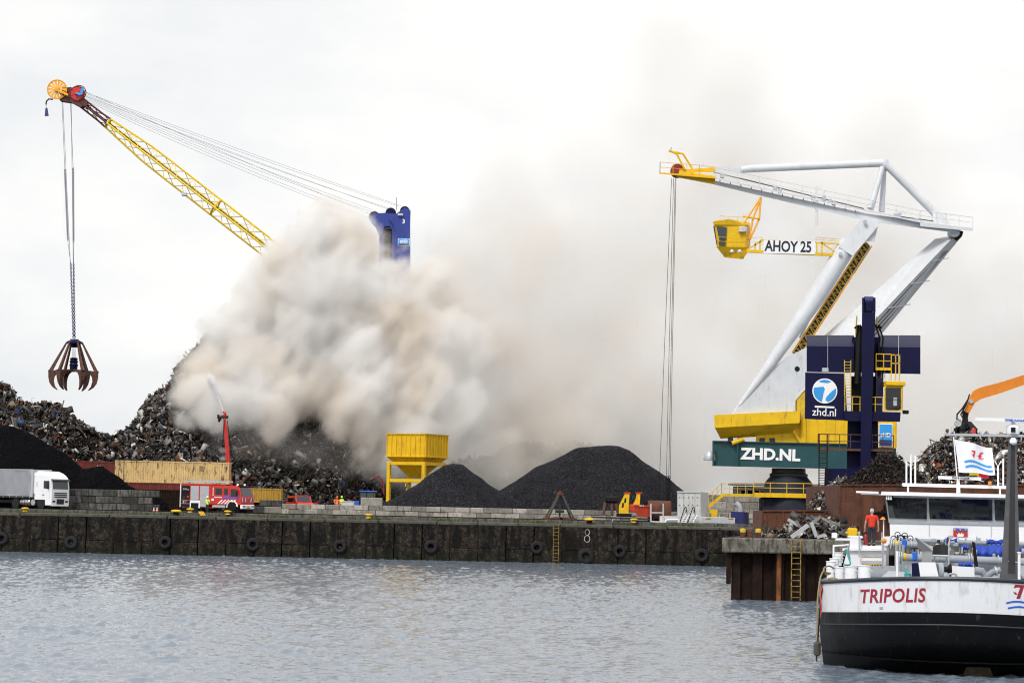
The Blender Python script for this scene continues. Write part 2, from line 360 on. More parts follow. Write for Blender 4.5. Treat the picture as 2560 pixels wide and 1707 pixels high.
def build_water():
    rng = np.random.default_rng(5)
    NU, NV = 460, 620
    Yv = np.concatenate([[40, 60], 70*(253/70)**np.linspace(0, 1, NV-1)])
    u = np.linspace(-1, 1, NU+1)
    Xg = u[None, :]*(Yv[:, None]*.235+6)+Yv[:, None]*.004; Yg = np.repeat(Yv[:, None], NU+1, 1)
    Z = np.zeros_like(Xg)
    for k in range(90):
        lam = 0.3*(1.35/.3)**rng.random(); th = rng.normal(1.65, .8); kk = 2*math.pi/lam
        a = .0062*lam*(.5+rng.random())
        ph = kk*(Xg*math.cos(th)+Yg*math.sin(th))+rng.random()*6.28
        Z += a*np.sin(ph)
    sd = Z.std(); q = Z/sd; Z = sd*(.72*q+.38*np.maximum(q-.7, 0)**1.5)
    n_ = .9+.3*np.sin(Xg*.11+1)*np.sin(Yg*.05+Xg*.03)
    Z = Z*n_; Z = Z+.35*np.maximum(Z, 0)**1.5
    V = np.stack([Xg, Yg, Z], -1).reshape(-1, 3)
    i = np.arange(NV)[:, None]*(NU+1)+np.arange(NU)[None, :]
    fa = np.stack([i, i+1, i+NU+2, i+NU+1], -1).reshape(-1, 4)
    me = bpy.data.meshes.new('water'); me.vertices.add(len(V)); me.vertices.foreach_set('co', V.astype(np.float32).ravel())
    me.loops.add(fa.size); me.loops.foreach_set('vertex_index', fa.astype(np.int32).ravel())
    me.polygons.add(len(fa)); me.polygons.foreach_set('loop_start', np.arange(len(fa), dtype=np.int32)*4); me.polygons.foreach_set('loop_total', np.full(len(fa), 4, np.int32))
    me.update(calc_edges=True); me.shade_smooth(); me.materials.append(MATS['water'])
    o = bpy.data.objects.new('water', me); C.objects.link(o); tag(o, kind='structure')
    w = MB(); w.quad((-900, -400, -.45), (900, -400, -.45), (900, 252, -.45), (-900, 252, -.45)); tag(w.obj('water_around', 'water'), kind='structure')
build_water()
# ---- ground of the terminal
mat('ground', (.075, .07, .065), .9, var=.35, vscale=.5, dirt=(.03, .03, .03), damt=.6, dscale=(.5, .5, .5), bump=.4, bscale=3)
g = MB(); g.quad((-2500, 252.6, ZQ), (2500, 252.6, ZQ), (2500, 4500, ZQ), (-2500, 4500, ZQ)); tag(g.obj('ground', 'ground', sharp=0), kind='structure')
# ---- quay wall
def quay_stone():
    m = bpy.data.materials.new('quay_stone'); MATS['quay_stone'] = m
    nt, N, L = nodes(m); out = N('ShaderNodeOutputMaterial'); b = N('ShaderNodeBsdfPrincipled'); L(b.outputs[0], out.inputs[0]); b.inputs['Roughness'].default_value = .9; b.inputs['Specular IOR Level'].default_value = .12
    g = N('ShaderNodeNewGeometry')
    v = N('ShaderNodeTexVoronoi'); v.inputs['Scale'].default_value = 3.2; L(g.outputs['Position'], v.inputs['Vector'])
    v2 = N('ShaderNodeTexVoronoi'); v2.feature = 'DISTANCE_TO_EDGE'; v2.inputs['Scale'].default_value = 3.2; L(g.outputs['Position'], v2.inputs['Vector'])
    ed = N('ShaderNodeMapRange'); ed.inputs['From Max'].default_value = .10; L(v2.outputs['Distance'], ed.inputs['Value'])
    n = N('ShaderNodeTexNoise'); n.inputs['Scale'].default_value = 1.9; n.inputs['Detail'].default_value = 8; n.inputs['Roughness'].default_value = .65; L(g.outputs['Position'], n.inputs['Vector'])
    cr = N('ShaderNodeValToRGB'); e = cr.color_ramp.elements; e[0].position = .36; e[0].color = (.014, .0125, .011, 1); e[1].position = .68; e[1].color = (.085, .069, .054, 1)
    L(n.outputs['Fac'], cr.inputs[0])
    sp = N('ShaderNodeMix'); sp.data_type = 'RGBA'; sp.blend_type = 'MULTIPLY'; sp.inputs['Factor'].default_value = .75
    mr = N('ShaderNodeMapRange'); mr.inputs['To Min'].default_value = .45; mr.inputs['To Max'].default_value = 1.25; L(v.outputs['Color'], mr.inputs['Value'])
    L(cr.outputs[0], sp.inputs['A']); L(mr.outputs[0], sp.inputs['B'])
    s2 = N('ShaderNodeVectorMath'); s2.operation = 'SCALE'; L(sp.outputs['Result'], s2.inputs[0])
    e2 = N('ShaderNodeMapRange'); e2.inputs['To Min'].default_value = .45; L(ed.outputs[0], e2.inputs['Value']); L(e2.outputs[0], s2.inputs['Scale'])
    # tar and damp running down from the coping, weed near the water
    mp = N('ShaderNodeMapping'); mp.inputs['Scale'].default_value = (.55, .55, .12); L(g.outputs['Position'], mp.inputs[0])
    st = N('ShaderNodeTexNoise'); st.inputs['Scale'].default_value = 2.4; st.inputs['Detail'].default_value = 6; L(mp.outputs[0], st.inputs['Vector'])
    sr = N('ShaderNodeMapRange'); sr.inputs['From Min'].default_value = .46; sr.inputs['From Max'].default_value = .56; sr.inputs['To Max'].default_value = .88; L(st.outputs['Fac'], sr.inputs['Value'])
    mx = N('ShaderNodeMix'); mx.data_type = 'RGBA'; L(sr.outputs[0], mx.inputs['Factor']); L(s2.outputs[0], mx.inputs['A']); mx.inputs['B'].default_value = (.009, .009, .009, 1)
    sep = N('ShaderNodeSeparateXYZ'); L(g.outputs['Position'], sep.inputs[0])
    zr = N('ShaderNodeMapRange'); zr.inputs['From Min'].default_value = 1.25; zr.inputs['From Max'].default_value = .5; zr.inputs['To Max'].default_value = .85; L(sep.outputs['Z'], zr.inputs['Value'])
    n3 = N('ShaderNodeTexNoise'); n3.inputs['Scale'].default_value = 1.6; n3.inputs['Detail'].default_value = 5; L(g.outputs['Position'], n3.inputs['Vector'])
    ml = N('ShaderNodeMath'); ml.operation = 'MULTIPLY_ADD'; L(n3.outputs['Fac'], ml.inputs[0]); ml.inputs[1].default_value = 1.2; ml.inputs[2].default_value = -.05
    m2 = N('ShaderNodeMath'); m2.operation = 'MULTIPLY'; m2.use_clamp = True; L(ml.outputs[0], m2.inputs[0]); L(zr.outputs[0], m2.inputs[1])
    my = N('ShaderNodeMix'); my.data_type = 'RGBA'; L(m2.outputs[0], my.inputs['Factor']); L(mx.outputs['Result'], my.inputs['A']); my.inputs['B'].default_value = (.016, .020, .011, 1)
    L(my.outputs['Result'], b.inputs['Base Color'])
    ad = N('ShaderNodeMath'); ad.operation = 'ADD'; L(ed.outputs[0], ad.inputs[0]); L(n.outputs['Fac'], ad.inputs[1])
    bp = N('ShaderNodeBump'); bp.inputs['Strength'].default_value = .9; bp.inputs['Distance'].default_value = .08; L(ad.outputs[0], bp.inputs['Height']); L(bp.outputs[0], b.inputs['Normal'])
quay_stone()
rnd = random.Random(3)
QW = T('quay_wall', 'long dark stone quay wall stained with damp, above the water', 'quay wall', (-20, YQ, 0))
x0 = PX(5, 1330, YQ)-9.3
k = 0
xx = x0
b = MB(); b.box((0, 251.65, 1.6), (330, 1.1, 4.6)); b.obj('core', 'rust_dark', QW, world=True)   # rough core behind the facing
while xx < 37:
    w = 3.1
    up = MB(); up.box((xx+w/2, YQ+.55, (1.42+ZC-.35)/2), (w-.11, 1.0+rnd.uniform(0, .08), ZC-.35-1.42), bev=.05); up.obj('panel', 'quay_stone', QW, world=True)
    lo = MB(); lo.box((xx+w/2, YQ+.42, .35), (w-.10, 1.1+rnd.uniform(0, .08), 2.1), bev=.05); lo.obj('plinth', 'quay_stone', QW, world=True)
    if k % 4 in (0, 3):
        pp = MB(); pp.box((xx, YQ+.22, 2.0), (.2, .42, 3.7+rnd.uniform(-.1, .1)), bev=.04); pp.obj('fender_post', 'rust_dark', QW, world=True)
    xx += w; k += 1
xx = x0-1
while xx < 38:
    w = rnd.uniform(4.5, 6.5)
    c = MB(); c.box((xx+w/2, YQ+1.15, ZC-.16+rnd.uniform(-.03, .03)), (w-.1, 2.2+rnd.uniform(0, .12), .38), bev=.07); c.obj('coping_slab', 'coping', QW, world=True)
    xx += w
k1 = MB(); k1.box((-25, 252.47, (3.4+ZQ)/2+.01), (240, .35, ZQ-3.4+.02), bev=.03); tag(k1.obj('kerb', 'concrete_dark'), kind='structure')
for yy in (254.6, 257.9):
    t = MB(); t.box((-25, yy, ZQ+.05), (240, .09, .1)); tag(t.obj('crane_rail', 'rust_dark'), 'rusty crane rail nearest the quay edge' if yy < 256 else 'rusty crane rail further in, behind the vehicles', 'rail', 'crane rails along the quay')
# ---- jetty with concrete cap and sheet piles
JT = T('jetty', 'concrete capped jetty head on rusty sheet piles beside the tanker', 'jetty', (30, 160, 0))
jl = [Vector((PX(1815, 1345, 156), 156, 0)), Vector((52, 156, 0)), Vector((52, 249.6, 0)), Vector((33.0, 249.6, 0))]
cap = MB(); cap.prism([p+Vector((0, 0, 3.25)) for p in jl], (0, 0, 1.05)); cap.obj('cap', 'concrete_dark', JT, world=True)
mat('jetty_cap', (.16, .145, .12), .9, var=.35, vscale=1.2, dirt=(.03, .032, .02), damt=.85, dscale=(1, 1, .25), dthr=.47, bump=.5, bscale=5)
fc = MB(); fc.box((33.4, 155.9, 3.78), (37.2, .5, 1.02), bev=.08); fc.obj('cap_front', 'jetty_cap', JT, world=True)
def sheet(x): return .35 if (x % 1.5) < .75 else 0
xs = []
x = jl[0].x+.45
pl = MB()
while x < 50:
    y0 = 156.5+(.4 if int((x-jl[0].x)/.75) % 2 else 0)
    pl.quad((x, y0, -.6), (x+.62, y0, -.6), (x+.62, y0, 3.3), (x, y0, 3.3))
    y1 = 156.5+(.4 if int((x+.75-jl[0].x)/.75) % 2 else 0)
    pl.quad((x+.62, y0, -.6), (x+.75, y1, -.6), (x+.75, y1, 3.3), (x+.62, y0, 3.3))
    x += .75
pl.obj('sheet_piling', 'rust_dark', JT, world=True)
pl = MB(); pl.quad((jl[0].x+.45, 156.5, -.6), (33.3, 249, -.6), (33.3, 249, 3.3), (jl[0].x+.45, 156.5, 3.3)); pl.obj('side_piling', 'rust_dark', JT, world=True)
mat('orange_rust', (.22, .075, .018), .85, var=.4, vscale=2, dirt=(.05, .02, .012), damt=.8, dscale=(1, 1, .3), dthr=.5)
pl = MB(); pl.tube((PX(1948, 1400, 156.3), 156.35, -.5), (PX(1948, 1400, 156.3), 156.35, 3.25), .17, n=10); pl.obj('pile', 'orange_rust', JT, world=True)
pl = MB(); pl.box((PX(1822, 1420, 156.1), 156.2, 2.2), (.32, .3, 2.2), bev=.04); pl.obj('timber_fender', 'rust_dark', JT, world=True)
# ================================================================== heaps of coal and scrap
def ridge_fn(pts, Y):
    w = [P(a, b, Y) for a, b in pts]; xs = np.array([p.x for p in w]); zs = np.array([p.z for p in w])
    return lambda x: np.interp(x, xs, zs, left=zs[0]-8, right=zs[-1]-8), xs[0], xs[-1]
def vnoise(x, y, sc, seed):
    rng = np.random.default_rng(seed); t = rng.random((64, 64)); a, b = x/sc, y/sc
    i, j = np.floor(a).astype(int), np.floor(b).astype(int); u, v = a-i, b-j; u = u*u*(3-2*u); v = v*v*(3-2*v)
    g = lambda p, q: t[p % 64, q % 64]
    return (g(i, j)*(1-u)+g(i+1, j)*u)*(1-v)+(g(i, j+1)*(1-u)+g(i+1, j+1)*u)*v-.5
def heap_height(pts, Y, slope, soft, rough, seed, zb=ZQ):
    rf, xa, xb = ridge_fn(pts, Y)
    def h(x, y):
        d = np.sqrt((y-Y)**2+soft**2)-soft
        z = rf(x)-slope*d
        n = rough*(vnoise(x, y, 3.0, seed)*1.2+vnoise(x, y, 1.1, seed+1)*.6)
        return z+n*np.clip((z-zb)/1.5, 0, 1)
    return h, xa, xb
def heap_mesh(name, m, parent, h, xa, xb, ya, yb, step, zb=ZQ):
    nx, ny = int((xb-xa)/step), int((yb-ya)/step)
    X, Yy = np.meshgrid(np.linspace(xa, xb, nx+1), np.linspace(ya, yb, ny+1)); Z = np.maximum(h(X, Yy), zb-.3)
    V = np.stack([X, Yy, Z], -1).reshape(-1, 3)-np.array(parent.location)
    i = np.arange(ny)[:, None]*(nx+1)+np.arange(nx)[None, :]; fa = np.stack([i, i+1, i+nx+2, i+nx+1], -1).reshape(-1, 4)
    zz = Z.reshape(-1)[fa].max(1); fa = fa[zz > zb-.25]
    me = bpy.data.meshes.new(name); me.from_pydata(V.tolist(), [], fa.tolist()); me.shade_smooth(); me.materials.append(MATS[m])
    o = bpy.data.objects.new(name, me); C.objects.link(o); o.parent = parent
    return o
OCT = np.array([(1, 0, 0), (-1, 0, 0), (0, 1, 0), (0, -1, 0), (0, 0, 1), (0, 0, -1)], float)
OCTF = [(0, 2, 4), (2, 1, 4), (1, 3, 4), (3, 0, 4), (2, 0, 5), (1, 2, 5), (3, 1, 5), (0, 3, 5)]
def on_heap(h, xa, xb, ya, yb, n, rng, zmin):
    out = []
    while sum(len(o) for o in out) < n:
        x = rng.uniform(xa, xb, n*2); y = rng.uniform(ya, yb, n*2); z = h(x, y); k = z > zmin; out.append(np.stack([x[k], y[k], z[k]], -1))
    return np.concatenate(out)[:n]
def coal_heap(label, pts, Y, slope, soft, n, seed, base=(.011, .011, .014), spread=.8, rough=.42, depth=13, mm=('coal', 'lump')):
    rng = np.random.default_rng(seed)
    h, xa, xb = heap_height(pts, Y, slope, soft, rough, seed)
    root = T('coal_heap', label, 'coal heap', ((xa+xb)/2, Y, ZQ), 0, 'heaps of coal on the quay')
    heap_mesh('mound', mm[0], root, h, xa-1, xb+1, Y-depth, Y+9, .35)
    pos = on_heap(h, xa, xb, Y-depth, Y+.5, n, rng, ZQ)
    s = (.035+.085*rng.random((n, 1))**2.5)*rng.uniform(.7, 1.3, (n, 3)); c = np.array(base)[None]*np.exp(rng.normal(0, spread, (n, 1)))
    c[:, 2] *= 1.08
    o = scatter('coal_lumps', mm[1], root, [(OCT, OCTF, pos, s, rand_rots(n, rng), np.clip(c, 0, .2))]); tag(o, kind='stuff')
    return root, h
coal_heap('black coal heap behind the white lorry, sloping down to the block wall', [(-120, 1068), (0, 1068), (30, 1068), (80, 1088), (130, 1118), (185, 1155), (205, 1171), (222, 1172), (253, 1167), (285, 1188), (320, 1214), (360, 1234), (395, 1243), (420, 1262)], 274, .75, 1.0, 26000, 11, base=(.003, .003, .004), spread=.6, depth=13, mm=('coal_black', 'lump_black'))
coal_heap('smaller grey-black coal heap below the yellow hopper', [(930, 1275), (1000, 1241), (1060, 1200), (1110, 1166), (1130, 1160), (1155, 1162), (1190, 1184), (1230, 1214), (1265, 1240), (1310, 1268)], 272, .72, 1.4, 34000, 12)
coal_heap('largest grey-black coal heap, broad topped, beneath the crane ropes', [(1190, 1272), (1250, 1225), (1300, 1195), (1350, 1166), (1400, 1141), (1440, 1122), (1465, 1118), (1500, 1115), (1545, 1115), (1570, 1125), (1610, 1155), (1660, 1190), (1710, 1225), (1740, 1245), (1770, 1266)], 280, .72, 2.0, 60000, 13)
# ---- scrap: bent plates, tubes, angle irons, boxes and rings
def templates():
    t = []
    pl = [(-1, -.6, 0), (0, -.6, .35), (1, -.6, .1), (-1, .6, 0), (0, .6, .35), (1, .6, .1)]
    pl2 = [(x, y, z+.05) for x, y, z in pl]
    t.append((np.array(pl+pl2), [(0, 1, 4, 3), (1, 2, 5, 4), (9, 10, 7, 6), (10, 11, 8, 7), (0, 6, 7, 1), (1, 7, 8, 2), (3, 4, 10, 9), (4, 5, 11, 10)]))       # folded sheet
    n = 6; v = [(-1, .14*math.cos(a*math.pi/3), .14*math.sin(a*math.pi/3)) for a in range(n)]+[(0, .14*math.cos(a*math.pi/3)+.12, .14*math.sin(a*math.pi/3)) for a in range(n)]+[(1, .14*math.cos(a*math.pi/3)-.1, .14*math.sin(a*math.pi/3)) for a in range(n)]
    t.append((np.array(v), [(k*n+i, k*n+(i+1) % n, k*n+n+(i+1) % n, k*n+n+i) for k in range(2) for i in range(n)]))                                        # bent tube
    t.append((np.array([(x, y, z) for z in (-.35, .35) for y in (-.5, .5) for x in (-1, 1)]), [(0, 2, 3, 1), (4, 5, 7, 6), (0, 1, 5, 4), (2, 6, 7, 3), (0, 4, 6, 2), (1, 3, 7, 5)]))   # crushed box
    a = [(-1, 0, 0), (1, 0, 0), (1, .22, 0), (-1, .22, 0), (1, 0, .22), (-1, 0, .22)]
    t.append((np.array(a), [(0, 1, 2, 3), (0, 5, 4, 1)]))                                                                                                 # angle iron
    cv = [(.7*math.cos(u*math.pi*1.3/5), y, .7*math.sin(u*math.pi*1.3/5)) for y in (-.45, .45) for u in range(6)]
    t.append((np.array(cv), [(i, i+1, i+7, i+6) for i in range(5)]))                                                                                      # curled panel
    ring = []; rf = []
    for i in range(10):
        an = 2*math.pi*i/10
        for r_, z_ in ((.55, -.12), (.75, -.12), (.75, .12), (.55, .12)): ring.append((r_*math.cos(an), r_*math.sin(an), z_))
    for i in range(10):
        for j in range(4): rf.append((i*4+j, i*4+(j+1) % 4, ((i+1) % 10)*4+(j+1) % 4, ((i+1) % 10)*4+j))
    t.append((np.array(ring), rf))                                                                                                                       # wheel rim or hoop
    w = [(math.sin(u*1.1)*1.0-.5, math.cos(u*1.7)*.4, u*.35-.8) for u in range(6)]; wv = []; wf = []
    for p in w: wv += [(p[0]-.03, p[1], p[2]), (p[0]+.03, p[1]+.03, p[2]), (p[0], p[1]-.04, p[2]+.03)]
    for i in range(5):
        for j in range(3): wf.append((i*3+j, i*3+(j+1) % 3, i*3+3+(j+1) % 3, i*3+3+j))
    t.append((np.array(wv), wf))                                                                                                                         # bent wire
    return t
TPL = templates()
PAL = np.array([(.018, .017, .017), (.028, .024, .022), (.05, .045, .043), (.09, .085, .08), (.16, .155, .15), (.34, .33, .31), (.075, .035, .02), (.05, .022, .014), (.15, .055, .018), (.12, .09, .06), (.22, .17, .12), (.03, .05, .14), (.20, .02, .015), (.50, .49, .47), (.10, .075, .065)])
PALW = np.array([34, 26, 20, 14, 11, 8, 5, 6, 2.0, 3, 2.2, .9, .8, 5.5, 4]); PALW = PALW/PALW.sum()
def scrap_sets(pos, smin, smax, rng, palw=PALW, power=3.2, bright=1.0):
    n = len(pos); kind = rng.choice(len(TPL), n, p=[.30, .15, .12, .15, .14, .04, .10])
    size = smin+(smax-smin)*rng.random(n)**power; col = PAL[rng.choice(len(PAL), n, p=palw)]*rng.uniform(.7, 1.25, (n, 1))*bright
    rot = rand_rots(n, rng); out = []
    for k, (tv, tf) in enumerate(TPL):
        i = kind == k; s = size[i][:, None]*rng.uniform(.55, 1.35, (i.sum(), 3))
        if k in (1, 3): s[:, 0] *= 1.5
        out.append((tv, tf, pos[i], s, rot[i], col[i]))
    return out
def scrap_heap(label, pts, Y, slope, n, seed, smin=.08, smax=.74, soft=1.5, rough=1.2, depth=20, back=8, big=40, zb=ZQ, palw=PALW, bright=1.0, group='heaps of scrap metal', core='heap_core', floor=None, pm='scrap'):
    rng = np.random.default_rng(seed); h, xa, xb = heap_height(pts, Y, slope, soft, rough, seed, zb)
    root = T('scrap_heap', label, 'scrap heap', ((xa+xb)/2, Y, zb), 0, group)
    heap_mesh('mound', core, root, lambda x, y: h(x, y)-.35, xa-1, xb+1, Y-depth, Y+back, .6, zb)
    pos = on_heap(h, xa, xb, Y-depth, Y+1.0, n, rng, zb if floor is None else floor); pos[:, 2] += rng.normal(-.05, .16, n)
    o = scatter('scrap_pieces', pm, root, scrap_sets(pos, smin, smax, rng, palw, bright=bright)); tag(o, kind='stuff')
    # the larger pieces one can pick out
    big_pos = on_heap(h, xa+1, xb-1, Y-depth*.85, Y-.5, big, rng, zb+.6)
    rr = rand_rots(big, rng)
    for i in range(big):
        k = int(rng.choice([0, 0, 1, 2, 3, 4, 4, 5])); tv, tf = TPL[k]
        key = 'scrap_shape_%d' % k
        me = bpy.data.meshes.get(key)
        c = PAL[int(rng.choice([3, 4, 5, 5, 6, 8, 9, 10, 11, 12, 13, 13, 14]))]*float(rng.uniform(.8, 1.2))*bright
        ck = 'scrap_tint_%d' % int(rng.integers(0, 12))
        if ck not in MATS: mat(ck, tuple(c), .55, var=.25, vscale=2, dirt=(.05, .03, .02), damt=.5)
        nm = ['sheet', 'tube', 'crushed_box', 'angle_iron', 'curled_panel', 'hoop', 'wire'][k]
        mkey = key+ck; me = bpy.data.meshes.get(mkey)
        if me is None:
            me = bpy.data.meshes.new(mkey); me.from_pydata(tv.tolist(), [], tf); me.materials.append(MATS[ck])
        ob = bpy.data.objects.new(nm, me); C.objects.link(ob); ob.parent = root
        s = float(rng.uniform(.5, 1.15))*smax
        M3 = Matrix(rr[i].tolist()) @ Matrix.Diagonal((s*float(rng.uniform(.7, 1.5)), s*.8, s*.6))
        ob.matrix_local = Matrix.Translation(Vector(big_pos[i])-root.location) @ M3.to_4x4()
    return root, h
scrap_heap('mixed scrap metal heap rising above the black coal at the picture edge', [(-150, 960), (-60, 975), (0, 978), (25, 984), (60, 1000), (95, 1008), (140, 1012), (172, 1024), (196, 1050), (222, 1075), (245, 1095), (270, 1112), (310, 1140), (360, 1190)], 306, .95, 11000, 21, depth=20, big=60)
scrap_heap('huge burning scrap metal heap, half hidden in the smoke', [(215, 1165), (262, 1116), (290, 1096), (320, 1076), (345, 1046), (372, 1002), (400, 980), (430, 946), (452, 912), (480, 888), (520, 850), (580, 815), (650, 810), (720, 850), (800, 930), (870, 985), (920, 1040), (965, 1110), (1000, 1190), (1030, 1262)], 318, 1.15, 32000, 22, depth=26, big=110, soft=3)
scrap_heap('faint scrap heap lost in the smoke behind the coal', [(1000, 1262), (1090, 1190), (1150, 1160), (1230, 1135), (1310, 1112), (1400, 1108), (1460, 1118), (1520, 1148), (1580, 1190), (1630, 1240)], 326, 1.0, 7000, 23, depth=20, big=25)
# ================================================================== on the quay
def block_wall(label, xs, Y, rows, bw, bh, bd, m, seed, z0=ZQ, skip=()):
    rg = random.Random(seed); root = T('block_wall', label, 'block wall', ((xs[0]+xs[1])/2, Y, z0), 0, 'walls of stacked concrete blocks')
    proto = []
    for k in range(3):
        b = MB(); b.box((0, 0, 0), (bw-.03, bd-.02*k, bh-.025), bev=.035+.015*k); proto.append(b)
    meshes = [None]*3
    n = int((xs[1]-xs[0])/bw)
    for r in range(rows):
        off = (bw/2 if r % 2 else 0)
        for i in range(n+(0 if off else 1)):
            x = xs[0]+off+i*bw+bw/2
            if x > xs[1] or (r, i) in skip: continue
            k = rg.randrange(3)
            if meshes[k] is None:
                o = proto[k].obj('block', m, root); meshes[k] = o.data
            else:
                o = bpy.data.objects.new('block', meshes[k]); C.objects.link(o); o.parent = root
            o.location = (x-root.location.x, rg.uniform(-.05, .05), bh*(r+.5)); o.rotation_euler = (0, 0, rg.uniform(-.015, .015))
    return root
block_wall('dark grimy concrete block wall in front of the black coal, beside the lorry', (PX(150, 1260, 259), PX(395, 1260, 259)), 259.5, 3, 1.62, .8, .8, 'concrete_dark', 4, z0=ZQ)
block_wall('long pale two-row concrete block wall holding back the coal heaps', (PX(682, 1290, 258), PX(1905, 1290, 258)), 260.3, 2, 1.66, .60, .8, 'concrete', 5)
block_wall('short dark block stack behind the fire engine bonnet', (PX(628, 1270, 266), PX(705, 1270, 266)), 268, 2, 1.5, .8, .8, 'concrete_dark', 6)
block_wall('tall stained block wall behind the crane pedestal', (PX(1740, 1270, 276), PX(2130, 1270, 276)), 277, 4, 1.9, .85, .8, 'concrete', 7)
def one_block(label, px, py, Y, m='concrete', d=(2.4, .9, 1.0), rz=0.0):
    p = P(px, py, Y); b = MB(); b.box((0, 0, d[2]/2), d, bev=.06); o = b.obj('concrete_block', m); o.location = (p.x, Y, p.z); o.rotation_euler = (0, 0, rz)
    tag(o, label, 'concrete block', 'loose concrete blocks')
one_block('pale concrete block lying beside the blue tractor', 929, 1264, 263.5, d=(2.5, .9, .95))
one_block('concrete block at the end of the long wall, by the fire engine', 682, 1283, 258.6, d=(1.9, .9, .75), rz=.2)
# ---- shipping containers
def container(label, px0, px1, ptop, Y, m, height=2.6, z0=None, rz=0.0, frame=None, group='shipping containers stacked as a wall'):
    a = P(px0, ptop, Y); c = P(px1, ptop, Y); Lg = c.x-a.x; z0 = a.z-height if z0 is None else z0
    root = T('shipping_container', label, 'container', (a.x, Y, z0), rz, group); Wd = 2.4
    b = MB()   # corrugated long side, built as real folds
    nf = int(Lg/.30); x = .12; step = (Lg-.24)/nf
    def fold(yo, dr):
        for i in range(nf):
            xa = .12+i*step; q = [(xa, 0), (xa+step*.32, 0), (xa+step*.5, dr), (xa+step*.82, dr), (xa+step, 0)]
            for (p0, d0), (p1, d1) in zip(q[:-1], q[1:]): b.quad((p0, yo+d0, .16), (p1, yo+d1, .16), (p1, yo+d1, height-.12), (p0, yo+d0, height-.12))
    fold(.03, .06); b.obj('side_panel', m, root, sharp=20); b = MB(); fold(Wd-.03, -.06); b.obj('side_panel', m, root, sharp=20)
    t = MB(); t.box((Lg/2, Wd/2, height-.05), (Lg-.02, Wd-.02, .06)); t.box((Lg/2, Wd/2, .1), (Lg-.02, Wd-.02, .12)); t.obj('roof', m, root)
    e = MB(); e.box((.05, Wd/2, height/2), (.05, Wd-.2, height-.2)); e.box((Lg-.05, Wd/2, height/2), (.05, Wd-.2, height-.2)); e.obj('end_panel', m, root)
    f = MB()
    for z in (.08, height-.06):
        for y in (.05, Wd-.05): f.box((Lg/2, y, z), (Lg, .1, .14))
    f.obj('rail', frame or m, root)
    for x in (.07, Lg-.07):
        for y in (.06, Wd-.06):
            p = MB(); p.box((x, y, height/2), (.15, .13, height+.01)); p.obj('corner_post', frame or m, root)
    return root
container('faded yellow container with heavy rust streaks, above the fire engine', 288, 573, 1150, 284, 'cont_yellow', 2.75)
container('dark red container between the coal and the yellow container', 60, 287, 1149, 284, 'cont_red', 2.7)
container('brownish red container underneath the yellow one', 320, 566, 1205, 284, 'cont_red', 2.6)
container('dark rusty container at the bottom of the stack by the fire engine', 230, 470, 1236, 283.4, 'rust_dark', 2.6, z0=ZQ)
container('low ochre open container right of the fire engine windscreen', 588, 703, 1219, 272, 'cont_ochre', 1.7)
t = T('container_stack_base', 'dark container lying under the ochre open container', 'container', (PX(588, 1240, 272.2), 272.2, ZQ), 0, 'shipping containers stacked as a wall')
b = MB(); b.box((2.7, 1.2, .75), (5.6, 2.3, 1.5), bev=.05); b.obj('body', 'rust_dark', t)
b = MB()
for i in range(18): b.box((.2+i*.3, .03, .75), (.1, .06, 1.3))
b.obj('rib', 'rust_dark', t)['kind'] = 'stuff'
# worn stencil marks on two containers, too faded to read
for o in list(bpy.data.objects):
    lb = o.get('label', '') if o.get('category') == 'container' else ''
    for key, x0, z0, m in (('faded yellow', 10.7, 2.15, 'black_print'), ('faded yellow', 1.1, 2.15, 'black_print'), ('dark red', 9.3, 2.1, 'white_box')):
        if not lb.startswith(key): continue
        b = MB()
        for rw in range(3 if x0 > 5 else 9):
            for k_ in range(4 if x0 > 5 else 1): b.box((x0+k_*.17, .02, z0-rw*.24), (.10, .02, .15))
        b.obj('stencil_mark', m, o)['kind'] = 'stuff'
# ---- wheel helper (axis along y)
def wheel(parent, c, r, w, side=-1, rim='galv'):
    x, y, z = c
    t = MB(); t.lathe([(r*.58, -w/2), (r*.93, -w/2), (r, -w/2+.05), (r, w/2-.05), (r*.93, w/2), (r*.58, w/2)], (x, y, z), 'Y', 22); tyre = t.obj('wheel', 'rubber', parent)
    h = MB(); h.lathe([(.05, side*w*.30), (r*.2, side*w*.34), (r*.34, side*w*.12), (r*.56, side*w*.46), (r*.585, side*w*.46), (r*.585, -side*w*.4), (.05, -side*w*.4)], (x, y, z), 'Y', 18); h.obj('rim', rim, tyre)
    n = MB()
    for i in range(8):
        a = 2*math.pi*i/8; n.box((x+r*.42*math.cos(a), y+side*w*.30, z+r*.42*math.sin(a)), (.07, .05, .07))
    n.obj('wheel_nut', 'steel', tyre)['kind'] = 'stuff'
